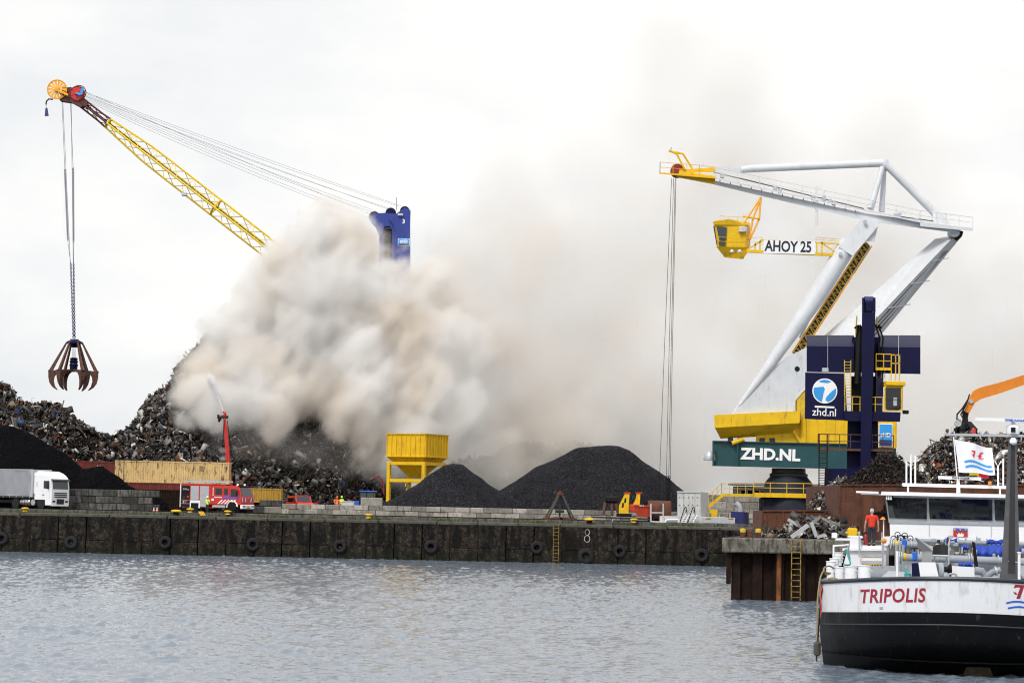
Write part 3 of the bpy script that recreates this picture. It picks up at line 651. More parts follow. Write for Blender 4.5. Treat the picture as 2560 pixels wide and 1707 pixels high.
# ---- white lorry with grey curtain trailer
def lorry():
    yaw = R(32); K = 1.14; f = P(163, 1272, 255.5)
    root = T('lorry', 'white tractor unit with tall cab pulling a grey curtain-sided trailer', 'lorry', (f.x-(6.15*math.cos(yaw)+1.25*math.sin(yaw))*K, 255.5+6.2*math.sin(yaw)*K+.8, ZQ), -yaw); root.scale = (K, K, K)
    Wd = 1.25
    # cab: profile in x (forward) z, extruded over the width, with a raked roof deflector
    cabp = [(3.85, .95), (3.85, 3.05), (4.0, 3.28), (5.75, 3.28), (6.02, 2.95), (6.12, 2.15), (6.16, 1.2), (6.14, .42), (5.3, .42), (5.28, .95)]
    b = MB(); b.prism([(x, -Wd, z) for x, z in cabp], (0, 2*Wd, 0)); cab = b.obj('cab', 'white_clean', root, sharp=25)
    dp = [(3.75, 3.29), (3.78, 3.66), (4.05, 3.80), (4.9, 3.76), (5.5, 3.55), (5.75, 3.29)]
    b = MB(); n = len(dp)
    for i in range(n-1):
        (xa, za), (xb, zb) = dp[i], dp[i+1]
    ring = lambda s, ins: [(x, s*(Wd-ins-(0.18 if z > 3.5 else 0)), z) for x, z in dp]
    A, B_ = ring(-1, .02), ring(1, .02)
    b.add(A+B_, [tuple(range(n)), tuple(reversed(range(n, 2*n)))]+[(i, i+n, (i+1) % n+n, (i+1) % n) for i in range(n)]); b.obj('roof_fairing', 'white_clean', root, sharp=50)
    for s_ in (-1, 1): b = MB(); b.box((3.7, s_*1.1, 2.6), (.5, .06, 2.1)); b.obj('side_deflector', 'white_clean', root)
    # glazing set slightly proud
    def strip(pts, th, name, m, par): q = MB(); q.prism(pts, th); return q.obj(name, m, par)
    strip([(6.135, -1.08, 2.02), (6.135, 1.08, 2.02), (6.03, 1.05, 2.93), (6.03, -1.05, 2.93)], (.012, 0, .002), 'windscreen', 'glass_tint', cab)
    strip([(5.05, -Wd-.012, 2.08), (5.78, -Wd-.012, 2.0), (5.72, -Wd-.012, 2.80), (5.05, -Wd-.012, 2.84)], (0, .014, 0), 'side_window', 'glass', cab)
    strip([(4.1, -Wd-.01, 2.25), (4.16, -Wd-.01, 2.25), (4.16, -Wd-.01, 2.72), (4.1, -Wd-.01, 2.72)], (0, .014, 0), 'vent_slot', 'black', cab)
    strip([(5.93, -1.25, 2.98), (5.93, 1.25, 2.98), (6.36, 1.2, 2.82), (6.36, -1.2, 2.82)], (0, 0, .05), 'sun_visor', 'plastic_dark', cab)
    for i in range(3):
        q = MB(); q.box((6.165, 0, 1.62-i*.19), (.05, 1.75, .11)); q.obj('grille_bar', 'plastic_dark', cab)
    q = MB(); q.box((6.155, 0, .78), (.06, 1.05, .52), bev=.03); q.obj('lower_grille', 'plastic_dark', cab)
    for s in (-1, 1):
        q = MB(); q.box((6.14, s*.9, .8), (.06, .42, .2), bev=.03); q.obj('headlight', 'glass_tint', cab)
        q = MB(); q.box((5.72, s*1.42, 2.45), (.16, .22, .75), bev=.05); q.bar((5.75, s*1.2, 2.85), (5.72, s*1.42, 2.75), .05); q.obj('mirror', 'plastic_dark', cab)
    q = MB(); q.box((6.05, 0, .4), (.3, 2.3, .12)); q.obj('bumper', 'white_clean', cab)
    q = MB(); q.box((5.02, -Wd-.008, 1.42), (.22, .02, .08)); q.obj('door_handle', 'black', cab)
    for x in (4.98, 5.84):
        q = MB(); q.box((x, -Wd-.004, 1.9), (.02, .012, 1.7)); q.obj('door_seam', 'grey_paint', cab)
    # chassis, mudguards, tanks
    q = MB(); q.box((.5, 0, .72), (10.0, .9, .3)); q.box((2.2, 0, 1.08), (3.6, 2.3, .1)); q.obj('chassis', 'plastic_dark', root)
    q = MB(); q.pipe([(5.25, -1.05, .5), (5.2, -1.05, .85), (4.95, -1.05, 1.12), (4.5, -1.05, 1.15), (4.2, -1.05, .95), (4.12, -1.05, .6)], .09, 6); q.obj('mudguard', 'plastic_dark', root)
    q = MB(); q.lathe([(.33, -.65), (.35, -.62), (.35, .62), (.33, .65)], (2.55, -.95, .66), 'X', 16); tk = q.obj('fuel_tank', 'steel', root)
    for x in (2.2, 2.55, 2.9):
        q = MB(); q.lathe([(.362, -.03), (.362, .03)], (x, -.95, .66), 'X', 16); q.obj('tank_strap', 'plastic_dark', tk)
    q = MB(); q.lathe([(.3, -.3), (.3, .3)], (3.65, -.95, .66), 'Y', 16); q.obj('air_tank', 'steel', root)
    wheel(root, (4.68, -1.02, .52), .52, .34); wheel(root, (4.68, 1.02, .52), .52, .34, 1)
    wheel(root, (1.25, -1.0, .52), .52, .5); wheel(root, (1.25, 1.0, .52), .52, .5, 1)
    # trailer
    tb = MB()
    def cur(u, v):
        x = 3.55-u*14.2; z = 1.25+v*2.62
        y = -1.27-.025*math.sin(u*75+math.sin(v*4)*1.3)*(1-abs(v-.45))-.03*math.sin(u*23+v*2)
        if v > .97 or v < .02 or u < .01: y = -1.27
        return (x, y, z)
    tb.grid(cur, 150, 14); tb.obj('curtain', 'tarp_grey', root, sharp=0)
    q = MB(); q.box((-3.55, .02, 2.56), (14.16, 2.5, 2.58)); q.obj('trailer_body', 'tarp_grey', root)
    q = MB(); q.box((-3.55, -1.27, 3.9), (14.3, .08, .1)); q.box((-3.55, 1.27, 3.9), (14.3, .08, .1)); q.obj('roof_rail', 'grey_paint', root)
    q = MB(); q.box((3.58, 0, 2.55), (.08, 2.56, 2.75)); q.box((3.4, -1.29, 2.55), (.4, .03, 2.7)); q.obj('front_bulkhead', 'grey_paint', root)
    q = MB(); q.box((-3.5, -1.24, 1.18), (14.2, .1, .16)); q.obj('side_raves', 'plastic_dark', root)
    q = MB()
    for i in range(16): q.box((3.2-i*.9, -1.285, 1.2), (.05, .03, .22))
    q.obj('curtain_buckle', 'galv', root)['kind'] = 'stuff'
    for x in (-7.0, -8.35, -9.7): wheel(root, (x, -1.0, .52), .52, .4); wheel(root, (x, 1.0, .52), .52, .4, 1)
    return root
lorry()
# ---- fire engine
def fire_engine():
    yaw = R(26); f = P(628, 1280, 254.8)
    Lg = 8.1
    root = T('fire_engine', 'red fire engine with roof ladder, striped cab and open rear locker', 'fire engine', (f.x-(Lg*math.cos(yaw)+1.25*math.sin(yaw))*1.03, 254.8+Lg*math.sin(yaw)+1.3, ZQ), -yaw); root.scale = (1.03, 1.03, 1.03)
    Wd = 1.25
    b = MB(); b.box((2.15, 0, 1.98), (3.9, 2*Wd-.12, 2.15), bev=.03); b.box((2.15, 0, .75), (4.2, 1.6, .5)); body = b.obj('locker_body', 'red', root)
    b = MB(); b.box((2.15, 0, 3.1), (4.25, 2*Wd, .14), bev=.03); b.obj('roof', 'red', root)
    b = MB(); b.box((.06, -Wd+.02, 1.85), (.1, .1, 2.55)); b.box((.06, Wd-.02, 1.85), (.1, .1, 2.55)); b.obj('rear_post', 'white_clean', root)
    # open locker at the back with gear
    b = MB(); b.box((.75, -Wd+.05, 1.78), (1.0, .06, 2.3)); lk = b.obj('open_locker', 'black', root)
    for z in (.95, 1.35):
        q = MB(); q.box((.75, -Wd+.01, z), (1.0, .08, .05)); q.obj('shelf', 'steel', lk)
    for i, (x, z, d, m) in enumerate([(.5, 2.55, .16, 'galv'), (.78, 2.55, .16, 'galv'), (1.05, 2.5, .14, 'galv'), (.55, 1.6, .25, 'dark_steel'), (1.05, 1.7, .22, 'red'), (.8, 1.15, .2, 'red_worn'), (.5, 1.1, .2, 'grey_paint')]):
        q = MB(); q.box((x, -Wd-.01, z), (d, .1, d*1.2), bev=.03); q.obj('stored_gear', m, lk)
    for x, w in ((1.92, 1.08), (3.2, 1.15)):
        z0, z1 = (1.35, 2.92) if x < 2.5 else (.62, 2.92)
        q = MB(); q.box((x, -Wd+.06, (z0+z1)/2), (w, .06, z1-z0)); sh = q.obj('roller_shutter', 'galv', root)
        n_ = int((z1-z0)/.13)
        for i in range(n_): q = MB(); q.box((x, -Wd+.025, z0+.065+i*.13), (w-.05, .02, .118)); q.obj('slat', 'galv', sh)
        q = MB(); q.box((x, -Wd+.015, z0+.04), (w, .03, .06)); q.obj('bar_handle', 'steel', sh)
    q = MB(); q.box((2.0, -Wd+.02, .9), (1.35, .07, .85), bev=.02); q.obj('rear_arch', 'white_clean', root)
    q = MB(); q.box((2.0, -Wd-.0, .72), (.98, .09, .65)); q.obj('wheel_well', 'black', root)
    # crew cab
    cp = [(4.15, .7), (4.15, 2.95), (4.3, 3.02), (7.3, 3.02), (7.72, 2.85), (8.02, 1.85), (8.08, 1.1), (8.08, .95), (4.15, .95)]
    b = MB(); b.prism([(x, -Wd, z) for x, z in cp], (0, 2*Wd, 0)); cab = b.obj('cab', 'red', root, sharp=25)
    def strip(pts, th, name, m, par): q = MB(); q.prism(pts, th); return q.obj(name, m, par)
    e = .012
    strip([(8.0+.02, -1.1, 1.92), (8.0+.02, 1.1, 1.92), (7.76, 1.06, 2.74), (7.76, -1.06, 2.74)], (.015, 0, .003), 'windscreen', 'glass_tint', cab)
    q = MB(); q.box((7.62, 0, 2.93), (.42, 2.2, .17), bev=.04); q.obj('sun_visor', 'black', cab)
    for x0, x1, z0, z1 in ((4.65, 5.5, 1.98, 2.72), (5.8, 6.3, 1.98, 2.72), (6.65, 7.4, 1.8, 2.65)):
        strip([(x0, -Wd-e, z0), (x1, -Wd-e, z0), (x1-(.1 if x0 > 6.5 else 0), -Wd-e, z1), (x0, -Wd-e, z1)], (0, e+.002, 0), 'side_window', 'glass', cab)
    for x in (4.5, 5.65, 6.5, 7.55):
        q = MB(); q.box((x, -Wd-.003, 1.95), (.025, .01, 1.9)); q.obj('door_seam', 'red_dark', cab)
    # striping: white and blue diagonal bars on the door and the front
    for i in range(5):
        x = 4.95+i*.42
        strip([(x, -Wd-.006, 1.0), (x+.2, -Wd-.006, 1.0), (x+.75, -Wd-.006, 1.45), (x+.55, -Wd-.006, 1.45)], (0, .008, 0), 'stripe', 'white_print', cab)
        strip([(x+.58, -Wd-.006, 1.47), (x+.78, -Wd-.006, 1.47), (x+1.3, -Wd-.006, 1.98), (x+1.1, -Wd-.006, 1.98)], (0, .008, 0), 'stripe', 'blue_print', cab)
    for i, y in enumerate((-.95, -.65, -.35, .35, .65, .95)):
        s = -.12 if y < 0 else .12
        strip([(8.085, y-.07, 1.25), (8.085, y+.07, 1.25), (8.06, y+.07+s, 1.68), (8.06, y-.07+s, 1.68)], (.01, 0, 0), 'stripe', 'white_print' if i % 2 == 0 else 'blue_print', cab)
    q = MB(); q.box((8.05, 0, .72), (.32, 2.5, .48), bev=.06); bp = q.obj('bumper', 'white_clean', root)
    for y in (-1.0, -.75, .75, 1.0):
        q = MB(); q.box((8.215, y, .78), (.02, .18, .14), bev=.03); q.obj('headlight', 'glass_tint', bp)
    q = MB(); q.box((8.215, 0, .78), (.015, .55, .13)); q.obj('number_plate', 'yellow', bp)
    q = MB(); q.box((8.21, 0, .56), (.015, .5, .1)); q.obj('air_intake', 'black', bp)
    q = MB(); q.pipe([(7.55, -Wd-.0, .72), (7.5, -Wd-.0, 1.0), (7.2, -Wd-.0, 1.3), (6.6, -Wd-.0, 1.3), (6.3, -Wd-.0, 1.0), (6.2, -Wd-.0, .62)], .09, 6); q.obj('front_arch', 'white_clean', root)
    q = MB(); q.box((6.88, -Wd+.02, .78), (1.05, .08, .8)); q.obj('wheel_well', 'black', root)
    q = MB(); q.box((5.1, -Wd+.12, .72), (1.7, .2, .28), bev=.04); q.obj('step', 'galv', root)
    q = MB(); q.box((7.62, -1.52, 2.2), (.14, .2, .7), bev=.05); q.bar((7.65, -1.25, 2.5), (7.62, -1.5, 2.45), .05); q.obj('mirror', 'black', cab)
    wheel(root, (6.88, -1.02, .5), .5, .34); wheel(root, (6.88, 1.02, .5), .5, .34, 1); wheel(root, (2.0, -1.0, .5), .5, .5); wheel(root, (2.0, 1.0, .5), .5, .5, 1)
    # ladder on the roof
    for y in (-1.05, -.55):
        q = MB(); q.box((3.35, y, 3.42), (6.2, .08, .17)); q.obj('ladder_rail', 'galv', root)
    for i in range(18): q = MB(); q.tube((.5+i*.34, -1.05, 3.42), (.5+i*.34, -.55, 3.42), .025, n=6); q.obj('ladder_rung', 'galv', root)
    q = MB(); q.box((2.3, .3, 3.62), (3.5, .08, .06)); q.box((2.3, -.25, 3.62), (3.5, .08, .06)); q.obj('roof_rack', 'galv', root)
    for x in (.8, 2.3, 3.8): q = MB(); q.tube((x, -.25, 3.18), (x, -.25, 3.6), .03, n=6); q.obj('rack_post', 'galv', root)
    for y in (-.7, .7): q = MB(); q.lathe([(.12, 0), (.12, .12), (.08, .2), (0.01, .22)], (7.2, y, 3.05), 'Z', 12); q.obj('beacon', 'white_clean', root)
    text('lettering', 'BRANDWEER', .17, (5.05, -Wd-.01, 1.72), 'white_print', root, world=False, bold=.006)
    vs, fs = text_mesh('BRANDWEER', .15, bold=.005); b = MB(); b.add([(4.38+z*-1, -Wd-.012+y, 2.35+x) for x, y, z in vs], fs); b.obj('lettering', 'white_print', root)
    q = MB(); q.box((4.32, -Wd-.005, 1.45), (.3, .012, .24)); q.obj('sign_plate', 'white_print', root)
    return root
fire_engine()
# ---- people
def person(label, loc, rz, h=1.78, top='hivis', legs='trousers', hat=None, hair=None, pose='stand', group=None, short=False, brim=False, lean=0.0):
    """one continuous skinned body; clothing, hair and helmet are its children"""
    root = T('person', label, 'person', loc, rz, group); k = h/1.78
    def skin(name, m, J, E, sub=2, parent=root):
        me = bpy.data.meshes.new(name); me.from_pydata([tuple(Vector(p[0])*k) for p in J], E, []); o = bpy.data.objects.new(name, me); C.objects.link(o); o.parent = parent
        o.modifiers.new('skin', 'SKIN').use_smooth_shade = True; sv = me.skin_vertices[0].data
        for i, p in enumerate(J): sv[i].radius = (p[1]*k, (p[2] if len(p) > 2 else p[1])*k); sv[i].use_root = (i == 0)
        sb = o.modifiers.new('sub', 'SUBSURF'); sb.levels = sb.render_levels = sub; me.materials.append(MATS[m]); return o
    # facing -y
    if pose == 'radio': arm_l = [(-.22, 0, 1.43), (-.30, -.02, 1.16), (-.16, -.24, 1.10), (-.05, -.30, 1.15)]; arm_r = [(.22, 0, 1.43), (.32, -.08, 1.18), (.22, -.26, 1.38), (.12, -.22, 1.55)]
    elif pose == 'sides': arm_l = [(-.22, 0, 1.43), (-.31, .02, 1.15), (-.33, -.03, .90), (-.33, -.06, .80)]; arm_r = [(.22, 0, 1.43), (.31, .02, 1.15), (.33, -.03, .90), (.33, -.06, .80)]
    else: arm_l = [(-.22, 0, 1.43), (-.30, .02, 1.15), (-.26, -.16, .98), (-.2, -.24, .98)]; arm_r = [(.22, 0, 1.43), (.30, .02, 1.15), (.28, -.12, .95), (.24, -.2, .93)]
    lf, rf_ = (-.11, .0), (.11, -.04)
    bodyJ = [((0, 0, .98), .15, .11), ((0, 0, 1.2), .14, .10), ((0, 0, 1.4), .16, .10), ((0, 0, 1.50), .06), ((0, -.01, 1.60), .075, .085), ((0, -.015, 1.72), .075, .09)]
    E = [(0, 1), (1, 2), (2, 3), (3, 4), (4, 5)]
    for arm in (arm_l, arm_r):
        i0 = len(bodyJ); rr = [.06, .048, .036, .03]
        for p, r_ in zip(arm, rr): bodyJ.append((p, r_))
        E += [(2, i0), (i0, i0+1), (i0+1, i0+2), (i0+2, i0+3)]
    for s, (x, y) in ((-1, lf), (1, rf_)):
        i0 = len(bodyJ); bodyJ += [((s*.10, 0, .90), .09), ((x, y-.02, .50), .065), ((x, y+.02, .10), .045), ((x, y-.16, .04), .042, .035)]
        E += [(0, i0), (i0, i0+1), (i0+1, i0+2), (i0+2, i0+3)]
    body = skin('body', 'skin', bodyJ, E)
    # five fingers on each hand
    for arm in (arm_l, arm_r):
        w_, hnd = Vector(arm[2]), Vector(arm[3]); d = (hnd-w_).normalized(); side = d.cross(Vector((0, 0, 1))).normalized()
        if side.length < .1: side = Vector((1, 0, 0))
        q = MB()
        for j, (o_, ln) in enumerate(((-.03, .07), (-.01, .085), (.01, .08), (.03, .065))):
            b0 = hnd+side*o_+d*.01; b1 = b0+d*ln*.55+Vector((0, 0, -.01)); b2 = b1+d*ln*.4+Vector((0, 0, -.03)); q.pipe([b0*k, b1*k, b2*k], [.009*k, .009*k, .007*k], 6)
        t0 = hnd-d*.03+side*.03; q.pipe([t0*k, (t0+side*.03+d*.02)*k, (t0+side*.035+d*.055)*k], [.011*k, .01*k, .008*k], 6)
        fo = q.obj('fingers', 'skin', body); fo['kind'] = 'stuff'
    # shirt or jacket
    J = [((0, 0, .86), .19, .14), ((0, 0, .98), .19, .14), ((0, 0, 1.2), .18, .135), ((0, 0, 1.40), .195, .125), ((0, 0, 1.49), .085)]; E = [(0, 1), (1, 2), (2, 3), (3, 4)]
    for arm in (arm_l, arm_r):
        a0, a1, a2 = Vector(arm[0]), Vector(arm[1]), Vector(arm[2]); i0 = len(J)
        if short: J += [(arm[0], .085), (tuple(a0.lerp(a1, .8)), .075)]; E += [(3, i0), (i0, i0+1)]
        else: J += [(arm[0], .08), (arm[1], .065), (tuple(a1.lerp(a2, .85)), .05)]; E += [(3, i0), (i0, i0+1), (i0+1, i0+2)]
    skin('shirt' if short else 'jacket', top, J, E)
    J = [((0, 0, 1.0), .165, .12)]; E = []
    for s, (x, y) in ((-1, lf), (1, rf_)):
        i0 = len(J); J += [((s*.10, 0, .88), .11), ((x, y-.02, .50), .085), ((x, y+.02, .12), .072)]; E += [(0, i0), (i0, i0+1), (i0+1, i0+2)]
    skin('trousers', legs, J, E)
    for s, (x, y) in ((-1, lf), (1, rf_)):
        q = MB(); q.box((x*k, (y-.06)*k, .05*k), (.11*k, .30*k, .11*k), bev=.035*k); q.obj('shoe', 'black', root)
    f = MB()   # nose, brow, ears
    f.add([(0, -.135*k, 1.66*k), (-.016*k, -.095*k, 1.65*k), (.016*k, -.095*k, 1.65*k), (0, -.1*k, 1.72*k)], [(0, 2, 1), (0, 1, 3), (0, 3, 2)])
    for s in (-1, 1): f.box((s*.088*k, 0, 1.67*k), (.02*k, .04*k, .06*k), bev=.006)
    f.obj('face', 'skin', body)
    for s in (-1, 1): q = MB(); q.box((s*.032*k, -.1*k, 1.695*k), (.022*k, .012*k, .01*k)); q.obj('eye', 'black', body)
    q = MB(); q.box((0, -.098*k, 1.605*k), (.045*k, .012*k, .008*k)); q.obj('mouth', 'red_dark', body)
    if hat:
        q = MB(); q.lathe([(.155, 1.70), (.15, 1.72), (.122, 1.72), (.122, 1.78), (.095, 1.85), (.04, 1.885), (.005, 1.89)], (0, -.02, 0), 'Z', 18); q.v = [(a*k, b_*k, c*k) for a, b_, c in q.v]; q.obj('helmet', hat, root)
    if hair:
        q = MB(); q.lathe([(.085, 1.64), (.098, 1.70), (.092, 1.76), (.06, 1.81), (.005, 1.825)], (0, .012, 0), 'Z', 16); q.v = [(a*k, b_*k, c*k) for a, b_, c in q.v]; q.obj('hair', hair, root)
    if top.startswith('hivis'):
        for z in (1.05, 1.22):
            q = MB(); q.lathe([(.168, z-.025), (.168, z+.025)], (0, 0, 0), 'Z', 18); q.v = [(a*k, b_*k*.8, c*k) for a, b_, c in q.v]; q.obj('reflective_band', 'white_print', root)
    return root
p = P(518, 1280, 253.6); person('firefighter in yellow hi-vis jacket and white helmet speaking into a radio', (p.x, 253.6, ZQ), R(-25), 1.78, 'hivis', 'trousers', 'white_clean', pose='radio', group='people on the quay')
p = P(842, 1270, 264.5); person('worker in orange jacket and orange helmet beside the white tank', (p.x, 264.5, ZQ+.3), R(30), 1.8, 'hivis_orange', 'hivis_orange', 'hivis_orange', group='people on the quay')
p = P(854, 1270, 265.3); person('worker in yellow helmet behind the one in orange', (p.x, 265.3, ZQ+.35), R(-20), 1.8, 'hivis', 'trousers', 'hivis', group='people on the quay')
# ---- traffic cones
for i, px in enumerate((384.5, 392.5)):
    p = P(px, 1280, 254); r = T('traffic_cone', ['red and white traffic cone, the one nearer the lorry', 'red and white traffic cone, the one nearer the fire engine'][i], 'cone', (p.x, 254, ZQ), 0, 'traffic cones')
    q = MB(); q.box((0, 0, .02), (.3, .3, .04)); q.obj('base', 'red_worn', r)
    for z0, z1, m in ((.04, .15, 'red'), (.15, .27, 'white_print'), (.27, .38, 'red'), (.38, .48, 'white_print')):
        q = MB(); q.lathe([(.13-z0*.2, z0), (.13-z1*.2, z1)], (0, 0, 0), 'Z', 14); q.obj('band', m, r)
# ---- bollards
def bollard(label, px, Y, big=True, col='yellow', z=None):
    p = P(px, 1290, Y); s = 1.0 if big else .72
    r = T('bollard', label, 'bollard', (p.x, Y, ZC+.02 if z is None else z), 0, 'mooring bollards along the quay')
    q = MB(); q.lathe([(.42*s, 0), (.40*s, .05), (.30*s, .12), (.28*s, .40*s)], (0, 0, 0), 'Z', 18); q.obj('post', 'rust_dark' if big else 'yellow_worn', r)
    q = MB(); q.lathe([(.28*s, .36*s), (.55*s, .42*s), (.60*s, .50*s), (.55*s, .60*s), (.3*s, .66*s), (.02, .68*s)], (0, 0, 0), 'Z', 22); q.obj('cap', col, r)
bollard('squat yellow bollard in front of the lorry wheels', 62, 251.4, False, z=ZC+.12)
bollard('wide yellow-capped bollard at the rear corner of the fire engine', 440, 250.9, True)
bollard('yellow bollard just right of the wide one, by the fire engine wheel', 475, 252.9, False, z=ZQ)
bollard('yellow bollard below the front wheel of the fire engine', 569, 252.0, False, z=ZC+.25)
bollard('small yellow bollard in front of the long block wall', 922, 251.6, False, z=ZC+.2)
bollard('yellow bollard left of the steel rack with the yellow grab', 1474, 251.4, True, z=ZC+.05)
bollard('yellow bollard underneath the steel rack', 1585, 252.0, False, z=ZC+.3)
tb_ = T('barrier_board', 'yellow and black striped board leaning on the quay edge', 'barrier', (PX(500, 1290, 252), 252.1, ZC+.1))
for i in range(4):
    q = MB(); q.hexa([(-.25+i*.16, 0, .45), (-.13+i*.16, 0, .45), (-.13+i*.16, .04, .45), (-.25+i*.16, .04, .45)], [(.05+i*.16, -.1, 0), (.17+i*.16, -.1, 0), (.17+i*.16, -.06, 0), (.05+i*.16, -.06, 0)]); q.obj('slat', 'yellow', tb_)
# ---- tyres hung on the quay wall, with chains
def tyre(label, px, py, rpx, big=False):
    p = P(px, py, YQ-.3); r = rpx/22.5
    root = T('tyre_fender', label, 'tyre', (p.x, YQ-.22, p.z), 0, 'tyres hung as fenders on the quay wall')
    q = MB(); w = r*.55; q.lathe([(r*.48, -w/2), (r*.8, -w/2-.02), (r*.97, -w/2+.06), (r, -w/4), (r, w/4), (r*.97, w/2-.06), (r*.8, w/2), (r*.48, w/2), (r*.44, 0), (r*.48, -w/2)], (0, 0, 0), 'Y', 28, cap=False); q.obj('tyre', 'rubber', root, clean=True)
    q = MB()
    for i in range(26):
        a = 2*math.pi*i/26; q.box((r*math.cos(a)*.985, 0, r*math.sin(a)*.985), (.07, w*.8, .05), m=Matrix.Rotation(-a, 3, 'Y'))
    tr = q.obj('tread', 'rubber', root); tr['kind'] = 'stuff'
    q = MB(); q.tube((0, .05, r*.5), (0, .2, ZC-.3-p.z), .035, n=5); q.obj('chain', 'rust_dark', root)
tyre('tyre fender at the very left end of the quay wall', 4, 1345, 16)
tyre('tyre fender on the wall below the lorry cab', 177, 1355, 16)
tyre('tyre fender on the wall below the end of the dark block wall', 412, 1355, 16)
tyre('tyre fender on the wall below the fire engine bonnet', 632, 1360, 16.5)
tyre('tyre fender on the wall below the red van', 849, 1365, 16.5)
tyre('tyre fender on the wall below the coal heap under the hopper', 1077, 1366, 17)
tyre('tyre fender on the wall left of the yellow quay ladder', 1342, 1368, 16)
tyre('biggest tyre fender, hanging low below the painted figure eight', 1464, 1389, 20)
tyre('tyre fender on the wall right of the biggest one', 1549, 1377, 16)
tyre('tyre fender on the wall nearest the jetty', 1754, 1387, 17)
# ---- figure eight painted on the wall
e8 = MB(); c = P(1468, 1338, YQ-.0)
for zz, rr in ((.36, .30), (-.36, .36)):
    n = 26
    for i in range(n):
        a, a2 = 2*math.pi*i/n, 2*math.pi*(i+.86)/n
        e8.add([(c.x+rr*k*math.cos(t)*.92, YQ-.004, c.z+zz+rr*k*math.sin(t)*1.15) for t, k in ((a, 1), (a2, 1), (a2, .80), (a, .80))], [(0, 1, 2, 3)])
e8 = e8.obj('painted_number', 'white_box', sharp=0); tag(e8, 'white number 8 painted on the quay wall', 'painted number'); e8['kind'] = 'thing'
# ---- ladders
def ladder(label, px, ptop, pbot, Y, w, m, rungs):
    a, c = P(px, ptop, Y), P(px-2, pbot, Y); r = T('ladder', label, 'ladder', (c.x, Y, c.z), 0, 'ladders down to the water'); h = a.z-c.z
    for s in (-1, 1): q = MB(); q.box((s*w/2, 0, h/2), (.06, .09, h)); q.obj('stile', m, r)
    for i in range(rungs): q = MB(); q.tube((-w/2, 0, (i+.5)*h/rungs), (w/2, 0, (i+.5)*h/rungs), .03, n=6); q.obj('rung', m, r)
ladder('yellow steel ladder on the quay wall below the brown grab', 1391, 1307, 1405, YQ-.16, .58, 'ladder_yellow', 11)
ladder('yellow steel ladder on the jetty head beside the tanker', 1991, 1345, 1500, 155.45, .62, 'ladder_yellow', 11)
# ---- weeds on the quay edge
def weeds():
    rng = np.random.default_rng(77); n = 2600
    cx = rng.choice([PX(a, 1290, 251) for a in (55, 140, 360, 640, 700, 940, 1110, 1130, 1320, 1345, 1700, 1720, 1735, 1660, 1560, 420, 800)], n)+rng.normal(0, .55, n)
    pos = np.stack([cx, rng.uniform(250.1, 252.2, n), np.full(n, ZC+.05)], -1); pos[: n//3, 0] = rng.uniform(-58, 23, n//3)
    tv = np.array([(-.06, 0, 0), (.06, 0, 0), (.0, .15, 1)], float)
    s = np.stack([rng.uniform(.4, 1, n), rng.uniform(.2, 1, n), rng.uniform(.08, .32, n)], -1); rot = np.zeros((n, 3, 3)); a = rng.uniform(0, 6.28, n)
    rot[:, 0, 0] = np.cos(a); rot[:, 0, 1] = -np.sin(a); rot[:, 1, 0] = np.sin(a); rot[:, 1, 1] = np.cos(a); rot[:, 2, 2] = 1
    col = np.stack([rng.uniform(.03, .09, n), rng.uniform(.06, .13, n), np.full(n, .02)], -1)
    o = scatter('weeds', 'lump', None, [(tv, [(0, 1, 2)], pos, s, rot, col)]); tag(o, 'green weeds growing along the quay coping', 'weeds', kind='stuff')
weeds()
# ---- red fire van with open doors
def van():
    p = P(752, 1268, 266); r = T('van', 'red fire service van with its side doors standing open', 'van', (p.x, 266, ZQ+.1), R(-68))
    # local x forward; seen from the front quarter
    prof = [(-2.4, .4), (-2.4, 1.9), (-2.2, 2.02), (.7, 2.02), (1.25, 1.35), (2.1, 1.12), (2.3, .95), (2.32, .4)]
    b = MB(); b.prism([(x, -.95, z) for x, z in prof], (0, 1.9, 0)); body = b.obj('body', 'red', r, sharp=25)
    q = MB(); q.prism([(1.27, -.82, 1.36), (1.27, .82, 1.36), (.76, .78, 1.97), (.76, -.78, 1.97)], (.02, 0, .02)); q.obj('windscreen', 'glass_tint', body)
    for s in (-1, 1):
        q = MB(); q.prism([(-.2, s*.955, 1.3), (1.0, s*.955, 1.3), (.6, s*.955, 1.9), (-.2, s*.955, 1.9)], (0, s*.015, 0)); q.obj('side_window', 'glass', body)
        q = MB(); q.box((2.3, s*.7, .85), (.06, .3, .16), bev=.03); q.obj('headlight', 'white_clean', body)
        d = MB(); d.box((.55, s*1.45, .95), (.06, .95, 1.1), bev=.02); dr = d.obj('door', 'red', r)
        d = MB(); d.box((.585, s*1.45, 1.55), (.02, .75, .5)); d.obj('door_window', 'glass', dr)
        q = MB()
        for i in range(4): q.prism([(.585, s*1.1+i*s*.22, .62), (.585, s*1.2+i*s*.22, .62), (.585, s*1.32+i*s*.22, .95), (.585, s*1.22+i*s*.22, .95)], (.01, 0, 0))
        q.obj('stripe', 'white_print', dr)
        wheel(r, (1.45, s*.85, .33), .33, .24, s); wheel(r, (-1.5, s*.85, .33), .33, .24, s)
    q = MB(); q.box((2.33, 0, .6), (.08, 1.8, .3), bev=.03); q.obj('bumper', 'white_clean', body)
    q = MB(); q.box((.2, 0, 2.08), (.3, 1.5, .12), bev=.03); q.obj('light_bar', 'red_dark', body)
van()
